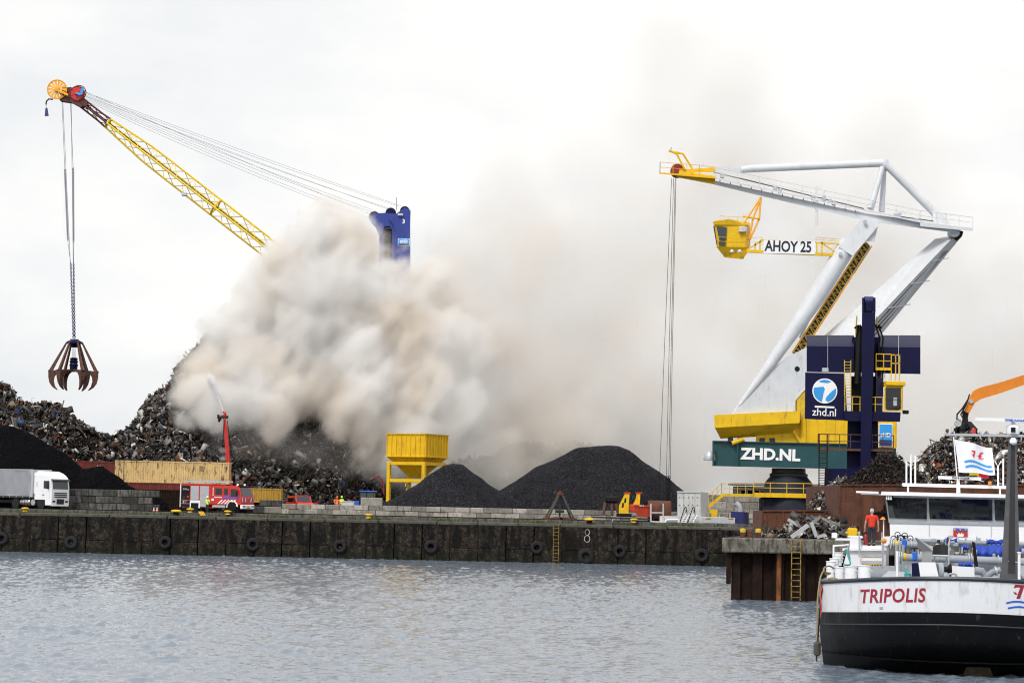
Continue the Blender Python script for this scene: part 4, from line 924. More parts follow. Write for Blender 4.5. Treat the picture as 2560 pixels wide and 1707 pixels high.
# ---- blue tractor with white tank in front
def tractor():
    p = P(905, 1268, 267); r = T('tractor', 'blue tractor with glazed cab standing before the scrap heap', 'tractor', (p.x, 267, ZQ), R(178))
    b = MB(); b.prism([(.3, -.42, .8), (.3, -.42, 1.75), (1.9, -.36, 1.6), (2.2, -.34, 1.35), (2.2, -.34, .8)], (0, .8, 0)); b.obj('bonnet', 'blue_print', r, sharp=25)
    b = MB(); b.box((-.7, 0, 2.85), (2.0, 1.7, .16), bev=.06); b.obj('roof', 'blue_print', r)
    for x, y in ((.25, -.7), (.25, .7), (-1.5, -.7), (-1.5, .7), (-.6, .72), (-.6, -.72)): b = MB(); b.tube((x, y, 1.0), (x*.95, y*.95, 2.8), .045, n=6); b.obj('cab_pillar', 'black', r)
    b = MB(); b.box((-.65, 0, 2.05), (1.65, 1.3, 1.35)); b.obj('glazing', 'glass_tint', r)
    b = MB(); b.box((-.6, 0, 1.0), (2.2, 1.1, .7)); b.obj('chassis', 'blue_print', r)
    for s in (-1, 1):
        wheel(r, (-1.0, s*.95, .85), .85, .5, s, 'white_clean'); wheel(r, (1.6, s*.85, .55), .55, .36, s, 'white_clean')
        b = MB(); b.pipe([(-1.9, s*.95, 1.2), (-1.6, s*.95, 1.7), (-1.0, s*.95, 1.85), (-.4, s*.95, 1.65)], .12, 6); b.obj('mudguard', 'blue_print', r)
    b = MB(); b.tube((.6, .3, 1.6), (.6, .3, 2.7), .05, n=8); b.obj('exhaust', 'black', r)
    p = P(870, 1262, 264); t = T('water_tank', 'white plastic tank in front of the blue tractor bonnet', 'tank', (p.x, 264, ZQ+.0))
    b = MB(); b.box((0, 0, 1.0), (1.5, 1.1, 1.1), bev=.06); b.obj('tank', 'white_box', t); b = MB(); b.box((-.05, 0, 1.58), (1.7, 1.2, .07), bev=.03); b.obj('lid', 'white_clean', t); b = MB(); b.box((0, 0, .25), (1.3, 1.0, .5)); b.obj('pallet', 'dark_steel', t)
tractor()
# ---- small red excavator behind the tractor
def red_loader():
    r = T('scrap_excavator', 'small orange-red excavator arm working behind the tractor', 'excavator', (PX(962, 1262, 285), 285, ZQ))
    b = MB(); b.pipe([P(960, 1235, 285), P(958, 1205, 285), P(945, 1188, 285)], .10, 6); b.obj('boom', 'red_dark', r, world=True)
    b = MB(); b.pipe([P(945, 1188, 285), P(925, 1200, 284.6)], .08, 6); b.obj('stick', 'red_dark', r, world=True)
    b = MB(); b.box((.6, .3, 1.1), (2.2, 1.8, .7), bev=.1); b.obj('body', 'dark_steel', r)
    for s in (-1, 1): b = MB(); b.box((.6, .3+s*.9, .45), (2.6, .5, .9), bev=.3); b.obj('track', 'black', r)
red_loader()
# ---- yellow hopper
def hopper():
    Y = 285; a = P(968, 1083, Y); s = 19.74
    r = T('hopper', 'yellow steel hopper on four tall legs above the coal', 'hopper', (a.x, Y, ZQ), R(-28)); zt = a.z-ZQ; Lx, Ly = 5.6, 5.6
    zb, zn, z0 = zt-2.9, zt-3.5, zt-5.4
    def ring(x0, x1, y0, y1, z): return [(x0, y0, z), (x1, y0, z), (x1, y1, z), (x0, y1, z)]
    A, B_ = ring(0, Lx, 0, Ly, zt), ring(0, Lx, 0, Ly, zb); Cc, D = ring(.55, Lx-.55, .55, Ly-.55, zn), ring(2.1, Lx-2.1, 2.1, Ly-2.1, z0)
    for nm, (u, l) in (('bin', (A, B_)), ('bin_skirt', (B_, Cc)), ('cone', (Cc, D))):
        b = MB()
        for i in range(4): b.quad(l[i], l[(i+1) % 4], u[(i+1) % 4], u[i])
        o = b.obj(nm, 'yellow', r, sharp=0); sm = o.modifiers.new('thick', 'SOLIDIFY'); sm.thickness = .06
    for i in range(9):
        for d in ('x', 'y'):
            t = .04+i*(Lx-.08)/8
            b = MB()
            if d == 'x': b.box((t, -.06, (zt+zb)/2), (.07, .12, zt-zb)); b.bar((t, -.05, zb), (.55+(t/Lx)*(Lx-1.1), .5, zn), .07, .1)
            else: b.box((Lx+.06, t, (zt+zb)/2), (.12, .07, zt-zb)); b.bar((Lx+.05, t, zb), (Lx-.5, .55+(t/Lx)*(Lx-1.1), zn), .07, .1)
            b.obj('rib', 'yellow', r)
    for z in (zt-.05, zb):
        b = MB(); b.box((Lx/2, -.06, z), (Lx+.3, .16, .12)); b.box((Lx+.06, Ly/2, z), (.16, Ly+.3, .12)); b.box((Lx/2, Ly+.06, z), (Lx+.3, .16, .12)); b.box((-.06, Ly/2, z), (.16, Ly+.3, .12)); b.obj('rim', 'yellow', r)
    lg = [(.25, .25), (Lx-.25, .25), (Lx-.25, Ly-.25), (.25, Ly-.25)]
    for x, y in lg: b = MB(); b.box((x, y, (zn-.1)/2), (.45, .45, zn-.1), bev=.03); b.obj('leg', 'yellow', r)
    for z in (zn-.25, zn-2.4):
        for (x0, y0), (x1, y1) in zip(lg, lg[1:]+lg[:1]): b = MB(); b.bar((x0, y0, z), (x1, y1, z), .26, .42); b.obj('cross_beam', 'yellow', r)
hopper()
# ---- water cannon boom behind the containers
def monitor():
    Y = 289; r = T('water_cannon_boom', 'red hydraulic boom with a water cannon above the yellow container', 'water cannon', (PX(575, 1260, Y), Y, ZQ))
    b = MB(); b.pipe([P(579, 1260, Y), P(570, 1150, Y), P(564, 1065, Y)], [.34, .30, .25], 8); b.obj('boom', 'red', r, world=True)
    b = MB(); b.pipe([P(564, 1075, Y-.05), P(561, 1036, Y-.05)], .20, 8); b.obj('inner_boom', 'red', r, world=True)
    b = MB(); b.pipe([P(556, 1130, Y-.3), P(560, 1050, Y-.3)], .05, 6); b.pipe([P(581, 1145, Y-.3), P(568, 1050, Y-.3)], .045, 6); b.obj('hose', 'black', r, world=True)
    b = MB(); b.box(P(561, 1042, Y), (1.0, .5, .4), bev=.06); b.obj('head', 'dark_steel', r, world=True)
    b = MB(); b.pipe([P(561, 1040, Y-.2), P(563, 1034, Y-.2), P(558, 1028, Y-.2)], [.16, .2, .1], 8); b.obj('nozzle', 'red', r, world=True)
    for px, py in ((546, 1041), (551, 1046), (548, 1050)): b = MB(); b.box(P(px, py, Y), (.28, .3, .5), bev=.05); b.obj('floodlight', 'black', r, world=True)
    b = MB(); b.bar(P(561, 1046, Y), P(548, 1044, Y), .1); b.obj('bracket', 'dark_steel', r, world=True)
    b = MB(); b.box((0, 0, .9), (6.5, 2.4, .8), bev=.1); b.box((0, 0, 1.6), (1.6, 1.6, .8), bev=.1); b.obj('carrier', 'red', r)
    for x in (-2.2, 1.0, 2.3):
        for s in (-1, 1): wheel(r, (x, s*1.05, .5), .5, .36, s)
    # the jet: droplets thrown in an arc that falls back as spray
    rng = np.random.default_rng(4); n = 7000
    pts = np.array([P(a, c_, d) for a, c_, d in ((558, 1028, 289), (549, 1003, 290), (540, 972, 291.5), (531, 950, 293), (524, 943, 294), (520, 945, 295))])
    t = rng.random(n)**.75*(len(pts)-1.001); i = t.astype(int); f = (t-i)[:, None]; pos = pts[i]*(1-f)+pts[i+1]*f
    sg = (.02+.11*(t/5)**1.4)*1.6; pos = pos+rng.normal(0, 1, (n, 3))*sg[:, None]; far = t > 2.5
    drop = rng.exponential(1.0, n)*np.clip((t-1.2)/4, 0, 1)*2.4; pos[:, 2] -= drop; pos[:, 0] += drop*rng.uniform(.1, .55, n)
    s = rng.uniform(.02, .05, (n, 1))*np.ones((1, 3)); col = np.ones((n, 3))*.9
    rng2 = rng
    m = bpy.data.materials.new('spray'); MATS['spray'] = m; nt, N, L = nodes(m); out = N('ShaderNodeOutputMaterial'); bs = N('ShaderNodeBsdfPrincipled'); bs.inputs['Base Color'].default_value = (.95, .95, .96, 1); bs.inputs['Roughness'].default_value = .3; bs.inputs['Subsurface Weight'].default_value = 0.0
    tr = N('ShaderNodeBsdfTranslucent'); tr.inputs[0].default_value = (.95, .95, .97, 1); mx = N('ShaderNodeMixShader'); mx.inputs[0].default_value = .5; L(bs.outputs[0], mx.inputs[1]); L(tr.outputs[0], mx.inputs[2]); L(mx.outputs[0], out.inputs[0])
    o = scatter('water_jet', 'spray', None, [(OCT, OCTF, pos, s, rand_rots(n, rng), col)]); tag(o, 'white jet of water arcing from the cannon into the smoke', 'water jet', kind='stuff')
monitor()
# ---- brown four-legged grab parked on the quay
def parked_grab(label, px0, px1, ptop, pbot, Y, m, m2, seed):
    a, c = P(px0, pbot, Y), P(px1, pbot, Y); tp = P((px0+px1)/2, ptop, Y); w = c.x-a.x; cx = (a.x+c.x)/2; h = tp.z-a.z
    r = T('grab', label, 'grab', (cx, Y, a.z), R(12), 'clamshell grabs parked on the quay')
    for s in (-1, 1):
        b = MB(); b.prism([(s*.05, -.8, .15*h), (s*w*.48, -.8, .12*h), (s*w*.5, -.8, .02), (s*w*.12, -.8, 0)], (0, 1.6, 0)); b.obj('shell', m, r, sharp=20)
        for y in (-.7, .7): b = MB(); b.bar((s*w*.40, y, .12*h), (s*.18, y*.35, h*.86), .2, .16); b.obj('arm', m2, r)
        b = MB(); b.bar((s*w*.40, -.7, h*.14), (s*w*.40, .7, h*.14), .16); b.obj('cross_bar', m, r)
    b = MB(); b.box((0, 0, h*.87), (.7, .8, .34), bev=.06); b.lathe([(.2, h*.9), (.2, h*.97), (.12, h)], (0, 0, 0), 'Z', 12); b.obj('head', m, r)
    b = MB(); b.tube((0, 0, h*.15), (0, 0, h*.85), .10, n=8); b.box((0, 0, h*.33), (.9, .7, .35), bev=.06); b.obj('sheave_block', 'dark_steel', r)
    return r
mat('green_brown', (.05, .06, .05), .8, var=.3, vscale=3, dirt=(.08, .035, .02), damt=.8, dthr=.48)
parked_grab('brown rusty clamshell grab standing above the quay ladder', 1358, 1440, 1225, 1303, 255.6, 'rust', 'green_brown', 1)
# ---- steel rack with yellow grab parts and a red skip
def rack():
    Y = 254.4; r = T('steel_rack', 'grey steel rack carrying grabs and a red skip', 'rack', (PX(1540, 1310, Y), Y, ZQ-.3))
    z1 = PZ(1540, 1293, Y)
    b = MB(); b.hexa([P(1482, 1290, Y), P(1630, 1296, Y), P(1630, 1296, Y)+Vector((0, 2.4, 0)), P(1482, 1290, Y)+Vector((0, 2.4, 0))], [P(1482, 1294, Y), P(1630, 1300, Y), P(1630, 1300, Y)+Vector((0, 2.4, 0)), P(1482, 1294, Y)+Vector((0, 2.4, 0))]); b.obj('deck', 'dark_steel', r, world=True)
    for px in (1484, 1531, 1578, 1628):
        for dy in (.05, 2.3): p = P(px, 1296, Y); b = MB(); b.box((p.x, Y+dy, (p.z+ZQ)/2), (.12, .12, p.z-ZQ)); b.obj('leg', 'grey_paint', r, world=True)
    for px in (1627, 1658): b = MB(); b.bar(P(px, 1258, Y), P(px, 1310, Y), .16); b.obj('upright', 'grey_paint', r, world=True)
    b = MB(); b.bar(P(1627, 1281, Y), P(1658, 1281, Y), .14); b.obj('cross_bar', 'grey_paint', r, world=True)
    # yellow sorting grab halves
    g = T('sorting_grab', 'bright yellow hydraulic grab with red-topped arms on the steel rack', 'grab', (PX(1570, 1290, Y+.9), Y+.9, z1+.05), 0, None)
    for dx, sc in ((0, 1), (31, .72)):
        pts = [(1547+dx, 1283), (1548+dx, 1262), (1556+dx, 1248), (1562+dx, 1234), (1574+dx, 1232), (1572+dx, 1262), (1571+dx, 1284)]
        if dx: pts = [(1582, 1262), (1590, 1246), (1592, 1234), (1601, 1233), (1599, 1262)]
        b = MB(); b.prism([P(a, c_, Y+.6+dx*.02) for a, c_ in pts], (0, .5, 0)); b.obj('arm', 'yellow', g, world=True)
        b = MB(); b.box(P(1568+dx*.94, 1232, Y+.85+dx*.02), (.75, .65, .16), bev=.03); b.obj('hinge', 'red', g, world=True)
    for a, c_, d in ((1556, 1262, .2), (1562, 1250, .22)): b = MB(); b.prism([P(a-2, c_+6, Y+.58), P(a+3, c_+6, Y+.58), P(a+4, c_-5, Y+.58), P(a, c_-6, Y+.58)], (0, .012, 0)); b.obj('slot', 'black', g, world=True)
    b = MB(); b.box(P(1560, 1287, Y+.9), (1.7, 1.2, .35), bev=.05); b.obj('base', 'black', g, world=True)
    b = MB(); b.box(P(1583, 1270, Y+1.2), (1.3, .7, .9), bev=.1); b.obj('rotator', 'red_worn', g, world=True)
    # dark brown tine bucket
    g2 = T('tine_grab', 'dark brown grab with yellow-brown tines at the end of the steel rack', 'grab', (PX(1520, 1290, Y+1), Y+1, z1+.05))
    for a0, a1, a2 in ((1506, 1512, 1520), (1527, 1530, 1530), (1543, 1540, 1534)):
        b = MB(); b.pipe([P(a0+3, 1288, Y+.8), P(a1, 1262, Y+.9), P(a2, 1245, Y+1)], [.10, .22, .26], 6); b.obj('tine', 'rust_brown', g2, world=True)
    b = MB(); b.box(P(1529, 1248, Y+1), (1.6, 1.0, .8), bev=.2); b.obj('head', 'black', g2, world=True)
    # red skip
    s = T('skip', 'orange-red steel skip standing on the rack', 'skip', (PX(1607, 1290, Y+.8), Y+.8, z1+.05))
    b = MB(); b.hexa([P(1594, 1290, Y+.3), P(1626, 1292, Y+.3), P(1626, 1292, Y+.3)+Vector((0, 1.3, 0)), P(1594, 1290, Y+.3)+Vector((0, 1.3, 0))], [P(1588, 1263, Y+.1), P(1627, 1265, Y+.1), P(1627, 1265, Y+.1)+Vector((0, 1.7, 0)), P(1588, 1263, Y+.1)+Vector((0, 1.7, 0))]); b.obj('body', 'red_worn', s, world=True)
    for px in (1596, 1602, 1608, 1614, 1620): b = MB(); b.bar(P(px, 1290, Y+.26), P(px, 1265, Y+.05), .07); b.obj('rib', 'red_worn', s, world=True)
    b = MB(); b.bar(P(1586, 1262.5, Y+.05), P(1628, 1265, Y+.05), .12); b.obj('rim', 'red_worn', s, world=True)
    text('lettering', 'A14', .3, P(1604, 1264, Y-.05), 'white_print', s)
rack()
c2 = T('rusty_tank', 'dark red rusty drum behind the steel rack', 'drum', (PX(1648, 1300, 257.5), 257.5, ZQ))
b = MB(); b.lathe([(1.15, -1.3), (1.2, -1.2), (1.2, 1.2), (1.15, 1.3)], (0, 0, 1.25), 'X', 20); b.obj('drum', 'rust', c2)
for x in (-.7, .7): b = MB(); b.box((x, 0, .25), (.2, 2.0, .5)); b.obj('cradle', 'dark_steel', c2)
# ---- white cabin box, steps, generator boxes, blue tank
def boxes():
    Y = 254.0
    r = T('white_cabin', 'grey-white steel cabin standing on the low white units', 'cabin', (PX(1732, 1300, Y+1), Y+1, ZQ)); a, c_, z1, z0 = P(1693, 1229, Y+.6), P(1752, 1290, Y+.6), 0, 0
    b = MB(); f0 = [P(1693, 1290, Y+.6), P(1752, 1290, Y+.6), P(1771, 1290, Y+3), P(1713, 1290, Y+3)]; f1 = [P(1693, 1229, Y+.6), P(1752, 1229, Y+.6), P(1771, 1231, Y+3), P(1713, 1230, Y+3)]; b.hexa(f0, f1); b.obj('shell', 'white_box', r, world=True)
    b = MB(); b.bar(f1[0]+Vector((-.04, -.04, 0)), f1[1]+Vector((.04, -.04, 0)), .14); b.bar(f0[0]+Vector((-.04, -.04, 0)), f0[1]+Vector((.04, -.04, 0)), .14); b.obj('edge_trim', 'white_box', r, world=True)
    for px in (1693.5, 1708, 1722.5, 1737, 1751.5): b = MB(); b.bar(P(px, 1229, Y+.56), P(px, 1290, Y+.56), .05); b.obj('seam', 'grey_paint', r, world=True)
    b = MB()
    for i in range(5):
        for py in (1243, 1262): b.box(P(1699+i*11, py, Y+.55), (.09, .05, .09))
    b.obj('bolt', 'dark_steel', r, world=True)['kind'] = 'stuff'
    q0 = P(1755, 1291, Y+.4)
    b = MB(); b.box((q0.x-2.1, Y+1.6, (q0.z+ZQ)/2), (5.2, 2.2, q0.z-ZQ)); b.obj('plinth', 'white_box', r, world=True)
    u = T('generator_unit', 'low grey-white machine unit with yellow lids beside the blue tank', 'machine', (PX(1790, 1310, Y), Y, ZQ))
    p0, p1 = P(1757, 1292, Y), P(1838, 1295, Y)
    b = MB(); b.box(((p0.x+p1.x)/2, Y+.9, (p0.z+ZQ)/2), (p1.x-p0.x, 1.8, p0.z-ZQ), bev=.04); b.obj('casing', 'grey_paint', u, world=True)
    for px in (1770, 1826): b = MB(); b.box(P(px, 1294.5, Y+.2), (.6, .6, .10), bev=.02); b.obj('lid', 'yellow', u, world=True)
    for px in (1764, 1780, 1802, 1817, 1832): b = MB(); b.box(P(px, 1313, Y-.0), (.16, .03, .34)); b.obj('vent', 'black', u, world=True)
    b = MB(); b.pipe([P(1799, 1296, Y+.5), P(1799, 1287, Y+.5)], .05, 6); b.pipe([P(1788, 1292, Y+.5), P(1812, 1293, Y+.5)], .04, 6); b.obj('pipework', 'grey_paint', u, world=True)
    lo = T('white_crate', 'low white crate with a red oval mark beside the white steps', 'crate', (PX(1645, 1310, Y), Y-.2, ZQ-.3)); b = MB(); b.hexa([P(1629, 1312, Y-.4), P(1664, 1313, Y-.4), P(1664, 1313, Y+.8), P(1629, 1312, Y+.8)], [P(1629, 1302, Y-.4), P(1664, 1303, Y-.4), P(1664, 1303, Y+.8), P(1629, 1302, Y+.8)]); b.obj('casing', 'white_clean', lo, world=True)
    b = MB(); b.lathe([(.01, -.01), (.25, -.01), (.25, .01)], P(1644, 1310.5, Y-.42), 'Y', 18); b.v = [(x, y, P(1644, 1310.5, Y).z+(z-P(1644, 1310.5, Y-.42).z)*.45) for x, y, z in b.v]; b.obj('red_oval', 'red', lo, world=True)
    cg = T('pipe_barrier', 'white tubular barrier frame next to the white crate', 'barrier', (PX(1680, 1310, Y), Y-.5, ZQ-.3)); b = MB(); b.pipe([P(1664, 1312, Y-.5), P(1664, 1301, Y-.5), P(1668, 1299, Y-.5), P(1694, 1298, Y-.5), P(1697, 1300, Y-.5), P(1697, 1313, Y-.5)], .09, 8); b.obj('frame', 'white_clean', cg, world=True)
    b = MB(); b.hexa([P(1666, 1313, Y-.3), P(1694, 1313, Y-.3), P(1694, 1313, Y+.2), P(1666, 1313, Y+.2)], [P(1666, 1302, Y-.3), P(1694, 1302, Y-.3), P(1694, 1302, Y+.2), P(1666, 1302, Y+.2)]); b.obj('panel', 'grey_paint', cg, world=True)
    st = T('access_steps', 'white access steps with black handrails up to the cabin', 'steps', (PX(1715, 1310, Y-.5), Y-.5, ZQ))
    for k, px in enumerate((1698, 1718)):
        b = MB(); b.bar(P(px, 1314, Y-.5), P(px+17, 1284, Y+.4), .07); b.bar(P(px+10, 1316, Y-.9), P(px+25, 1286, Y), .07); b.obj('stringer', 'white_clean', st, world=True)
        b = MB(); b.pipe([P(px, 1310, Y-.5), P(px+14, 1268, Y+.3), P(px+17, 1266, Y+.3), P(px+18, 1280, Y+.3)], .055, 6); b.obj('handrail', 'black', st, world=True)
        for i in range(6): b = MB(); t = i/6; b.bar(P(px+2+14*t, 1312-27*t, Y-.5+.9*t), P(px+11+14*t, 1314-27*t, Y-.9+.9*t), .14, .05); b.obj('tread', 'white_clean', st, world=True)
    bt = T('blue_tank', 'dark blue tank box with a grey elbow pipe on top', 'tank', (PX(1850, 1310, Y), Y, ZQ)); b = MB(); f0, f1 = P(1827, 1318, Y+.3), P(1858, 1278, Y+.3); b.hexa([P(1827, 1318, Y+.3), P(1858, 1319, Y+.3), P(1872, 1318, Y+2), P(1841, 1317, Y+2)], [P(1827, 1278, Y+.3), P(1858, 1279, Y+.3), P(1872, 1280, Y+2), P(1841, 1279, Y+2)]); b.obj('casing', 'navy_light', bt, world=True)
    b = MB(); b.pipe([P(1850, 1279, Y+1), P(1850, 1270, Y+1), P(1847, 1263, Y+1), P(1839, 1257, Y+1)], [.24, .28, .3, .3], 10); b.obj('elbow_pipe', 'grey_paint', bt, world=True)
boxes()
# ---- office shed behind the pedestal
sh = T('site_shed', 'low grey shed with a flat roof behind the crane pedestal', 'shed', (PX(1900, 1250, 290), 290, ZQ))
b = MB(); a, c_ = P(1840, 1215, 290), P(2090, 1215, 290); b.box(((a.x+c_.x)/2, 292, (a.z+ZQ)/2), (c_.x-a.x, 4, a.z-ZQ)); b.obj('wall', 'concrete', sh, world=True)
b = MB(); a, c_ = P(1829, 1206, 289.5), P(2095, 1209, 289.5); b.box(((a.x+c_.x)/2, 291.5, a.z-.15), (c_.x-a.x, 5.5, .3), bev=.04); b.obj('roof', 'roof_grey', sh, world=True)
for i in range(5):
    b = MB(); b.box(P(1858+i*17, 1232, 289.96), (.7, .06, .9)); w_ = b.obj('window', 'white_box', sh, world=True); b = MB(); b.box(P(1858+i*17, 1232, 289.92), (.55, .06, .75)); b.obj('pane', 'glass', w_, world=True)
# ================================================================== cranes
def railing(mb, pts, h=1.1, r=.03, post=1.6, mid=True):
    """handrail with posts along a polyline of points"""
    pts = [Vector(p) for p in pts]; up = Vector((0, 0, 1))
    mb.pipe([p+up*h for p in pts], r, 5)
    if mid: mb.pipe([p+up*h*.5 for p in pts], r*.8, 5)
    for a, b in zip(pts[:-1], pts[1:]):
        n = max(1, int((b-a).length/post))
        for i in range(n+1): q = a.lerp(b, i/n); mb.tube(q, q+up*h, r, n=5)
def rail_parts(root, pts, m, h=1.1, r=.03, post=1.6, world=True):
    """a railing whose top rail, mid rail and every post are separate parts"""
    pts = [Vector(p) for p in pts]; up = Vector((0, 0, 1))
    b = MB(); b.pipe([p+up*h for p in pts], r, 5); b.obj('handrail', m, root, world=world)
    b = MB(); b.pipe([p+up*h*.5 for p in pts], r*.8, 5); b.obj('mid_rail', m, root, world=world)
    for a, c in zip(pts[:-1], pts[1:]):
        n = max(1, int((c-a).length/post))
        for i in range(n+1): q = a.lerp(c, i/n); b = MB(); b.tube(q, q+up*h, r, n=5); b.obj('rail_post', m, root, world=world)
def part(root, name, m, fn, **kw):
    b = MB(); fn(b); return b.obj(name, m, root, world=kw.pop('world', True), **kw)
def pr(root, name, m, px, Y, dy, sharp=30):
    """outline traced in pixels at depth Y, with real thickness dy"""
    return part(root, name, m, lambda b: b.prism([P(a, c, Y) for a, c in px], (0, dy, 0)), sharp=sharp)
def chain_mesh(b, p0, p1, pitch, r, w):
    p0, p1 = Vector(p0), Vector(p1); d = p1-p0; n = int(d.length/pitch); u = d.normalized(); x = u.cross(Vector((0, 1, 0))).normalized(); y = u.cross(x)
    for i in range(n):
        c = p0+u*(i+.5)*pitch; s = x if i % 2 == 0 else y
        pts = [c-u*pitch*.62+s*0, c-u*pitch*.4+s*w, c+u*pitch*.4+s*w, c+u*pitch*.62, c+u*pitch*.4-s*w, c-u*pitch*.4-s*w, c-u*pitch*.62]
        b.pipe(pts, r, 4, cap=False)
# ---- blue mobile harbour crane with yellow lattice boom (left)
def left_crane():
    Y = 335.0; S = F/Y
    r = T('harbour_crane', 'blue tower crane with long yellow lattice boom reaching left above the heaps', 'crane', (PX(985, 1262, Y), Y, ZQ))
    # lattice boom
    def axis(t): return P(230+(960-230)*t, 277+(846-277)*t, Y)
    A, Bx = axis(0), axis(1); d = (Bx-A).normalized(); n1 = Vector((-d.z, 0, d.x)); n1 = n1 if n1.z > 0 else -n1; n2 = Vector((0, 1, 0))
    Ln = (Bx-A).length; ph = R(36.4); hs = .97
    def corner(t, i, j, k=1.0):
        sx, sy = i*hs*k, j*hs*k; return A+d*(t*Ln)+n1*(sx*math.cos(ph)-sy*math.sin(ph))+n2*(sx*math.sin(ph)+sy*math.cos(ph))
    taper = lambda t: .46+.54*min(1, max(0, t-.03)/.17)
    cs = [(1, 1), (1, -1), (-1, -1), (-1, 1)]
    t1 = .055
    for (t0, te, m) in ((-.045, t1, 'boom_brown'), (t1, 1.0, 'yellow_boom')):
        for i, j in cs:
            N_ = 14; b = MB(); b.pipe([corner(t0+(te-t0)*q/N_, i, j, taper(t0+(te-t0)*q/N_)) for q in range(N_+1)], .145, 7); b.obj('chord', m, r, world=True)
    nb = 30
    for q in range(-1, nb):
        ta, tb = q/nb, (q+1)/nb
        if ta > .99: break
        m = 'boom_brown' if ta < t1-.01 else 'yellow_boom'
        for k in range(4):
            c0, c1 = cs[k], cs[(k+1) % 4]
            if q % 2: c0, c1 = c1, c0
            b = MB(); b.tube(corner(ta, *c0, taper(max(0, ta))), corner(tb, *c1, taper(max(0, tb))), .055, n=5); b.obj('lacing', m, r, world=True)
        if q % 2 == 0:
            b = MB(); b.tube(corner(ta, 1, -1, taper(max(0, ta))), corner(ta, -1, -1, taper(max(0, ta))), .045, n=5); b.obj('strut', m, r, world=True)
    for ts in (.055, .425):
        for k in range(4):
            b = MB(); b.bar(corner(ts, *cs[k], taper(ts)), corner(ts, *cs[(k+1) % 4], taper(ts)), .2); b.obj('splice_frame', 'yellow_boom', r, world=True)
        b = MB(); b.bar(corner(ts, 1, 1, taper(ts)), corner(ts, -1, -1, taper(ts)), .16); b.obj('splice_frame', 'yellow_boom', r, world=True)
    b = MB(); b.pipe([A+d*2+n1*.1, A+d*Ln*.5+n1*.05, Bx], .06, 5); b.obj('power_cable', 'black', r, world=True)
    b = MB(); b.box(P(461, 486, Y-1.2), (.8, .6, .5), bev=.08); b.obj('floodlight', 'galv', r, world=True)
    # head: sheaves, blue brace, plates
    pr(r, 'head_plate', 'boom_brown', [(168, 236), (210, 244), (220, 262), (200, 268), (178, 256), (150, 252), (146, 244)], Y-.7, 1.4)
    def sheave(px, py, rr, m, y0, spokes, rim):
        c = P(px, py, Y+y0); b = MB(); b.lathe([(rr*.93, -.12), (rr, -.16), (rr, .16), (rr*.93, .12), (rr*.93, -.12)], c, 'Y', 36, ) if False else b.pipe([c+Vector((rr*math.cos(a), 0, rr*math.sin(a))) for a in [2*math.pi*i/32 for i in range(33)]], .075, 6, cap=False); w = b.obj('sheave', rim, r, world=True)
        for i in range(spokes):
            a, hw = 2*math.pi*i/spokes, math.pi/spokes*.86
            q = MB(); q.prism([c+Vector((k*math.cos(a+s), -.03, k*math.sin(a+s))) for k, s in ((rr*.28, -hw*.9), (rr*.93, -hw*.8), (rr*.93, hw*.8), (rr*.28, hw*.9))], (0, .08, 0)); q.obj('spoke', m, w, world=True)
        q = MB(); q.lathe([(rr*.3, -.25), (rr*.22, -.4), (.02, -.42)], c, 'Y', 16); q.lathe([(rr*.3, -.25), (rr*.3, .25)], c, 'Y', 16); q.obj('hub', m, w, world=True)
    sheave(142.6, 224, 1.45, 'orange_yellow', -.9, 14, 'orange_yellow')
    sheave(142.6, 224, 1.40, 'orange_yellow', .5, 14, 'orange_yellow')
    sheave(193, 234, 1.08, 'red', -.8, 6, 'red_dark'); sheave(197, 232, 1.08, 'red_dark', .2, 6, 'red_dark')
    b = MB(); b.lathe([(1.0, -.05), (1.0, .05)], P(193, 234, Y-.72), 'Y', 24); b.obj('sheave_disc', 'red', r, world=True)
    pr(r, 'blue_brace', 'sky_blue', [(186, 233), (200, 231), (206, 216), (210, 216), (206, 236), (198, 239)], Y-1.4, .25)
    part(r, 'head_arm', 'orange_yellow', lambda b: b.bar(P(145, 227, Y-1.2), P(170, 238, Y-1.2), .3))
    pr(r, 'cheek_plate', 'boom_brown', [(156, 220), (178, 218), (180, 236), (160, 252), (150, 250)], Y-.55, .9)
    part(r, 'tip_bracket', 'boom_brown', lambda b: b.pipe([P(132, 249, Y), P(122, 248, Y), P(116, 254, Y), P(115, 262, Y)], .12, 6))
    # small weight hanging at the tip
    part(r, 'tip_weight', 'navy_light', lambda b: b.hexa([P(111.5, 291, Y-.3), P(122, 291, Y-.3), P(122, 291, Y+.3), P(111.5, 291, Y+.3)], [P(113.5, 270, Y-.2), P(119, 271, Y-.2), P(119, 271, Y+.2), P(113.5, 270, Y+.2)]))
    part(r, 'weight_rope', 'rope', lambda b: b.tube(P(115, 260, Y), P(116, 271, Y), .03, n=4))
    # suspension ropes to the tower head
    ends = [(205, 228, 1003, 515), (206, 231, 1000, 517), (206, 234, 975, 522), (208, 238, 972, 524), (210, 240, 940, 528), (211, 243, 935, 532), (205, 226, 930, 537), (212, 247, 925, 545), (214, 252, 923, 549)]
    for i, (a, c_, e, g_) in enumerate(ends):
        sag = 4+3*(i % 3); pts = [P(a+(e-a)*t, c_+(g_-c_)*t+sag*4*t*(1-t), Y-.5+.15*i) for t in [k/8 for k in range(9)]]
        b = MB(); b.pipe(pts, .017, 4); b.obj('suspension_rope', 'rope', r, world=True)
    # blue tower
    fr = [(990, 535), (1000, 528), (1012, 518), (1026, 526), (1025, 560), (1026, 760), (990, 760), (990, 580), (983, 560), (972, 548), (972, 536)]
    pr(r, 'tower_front', 'crane_blue', fr, Y-1.6, 1.0)
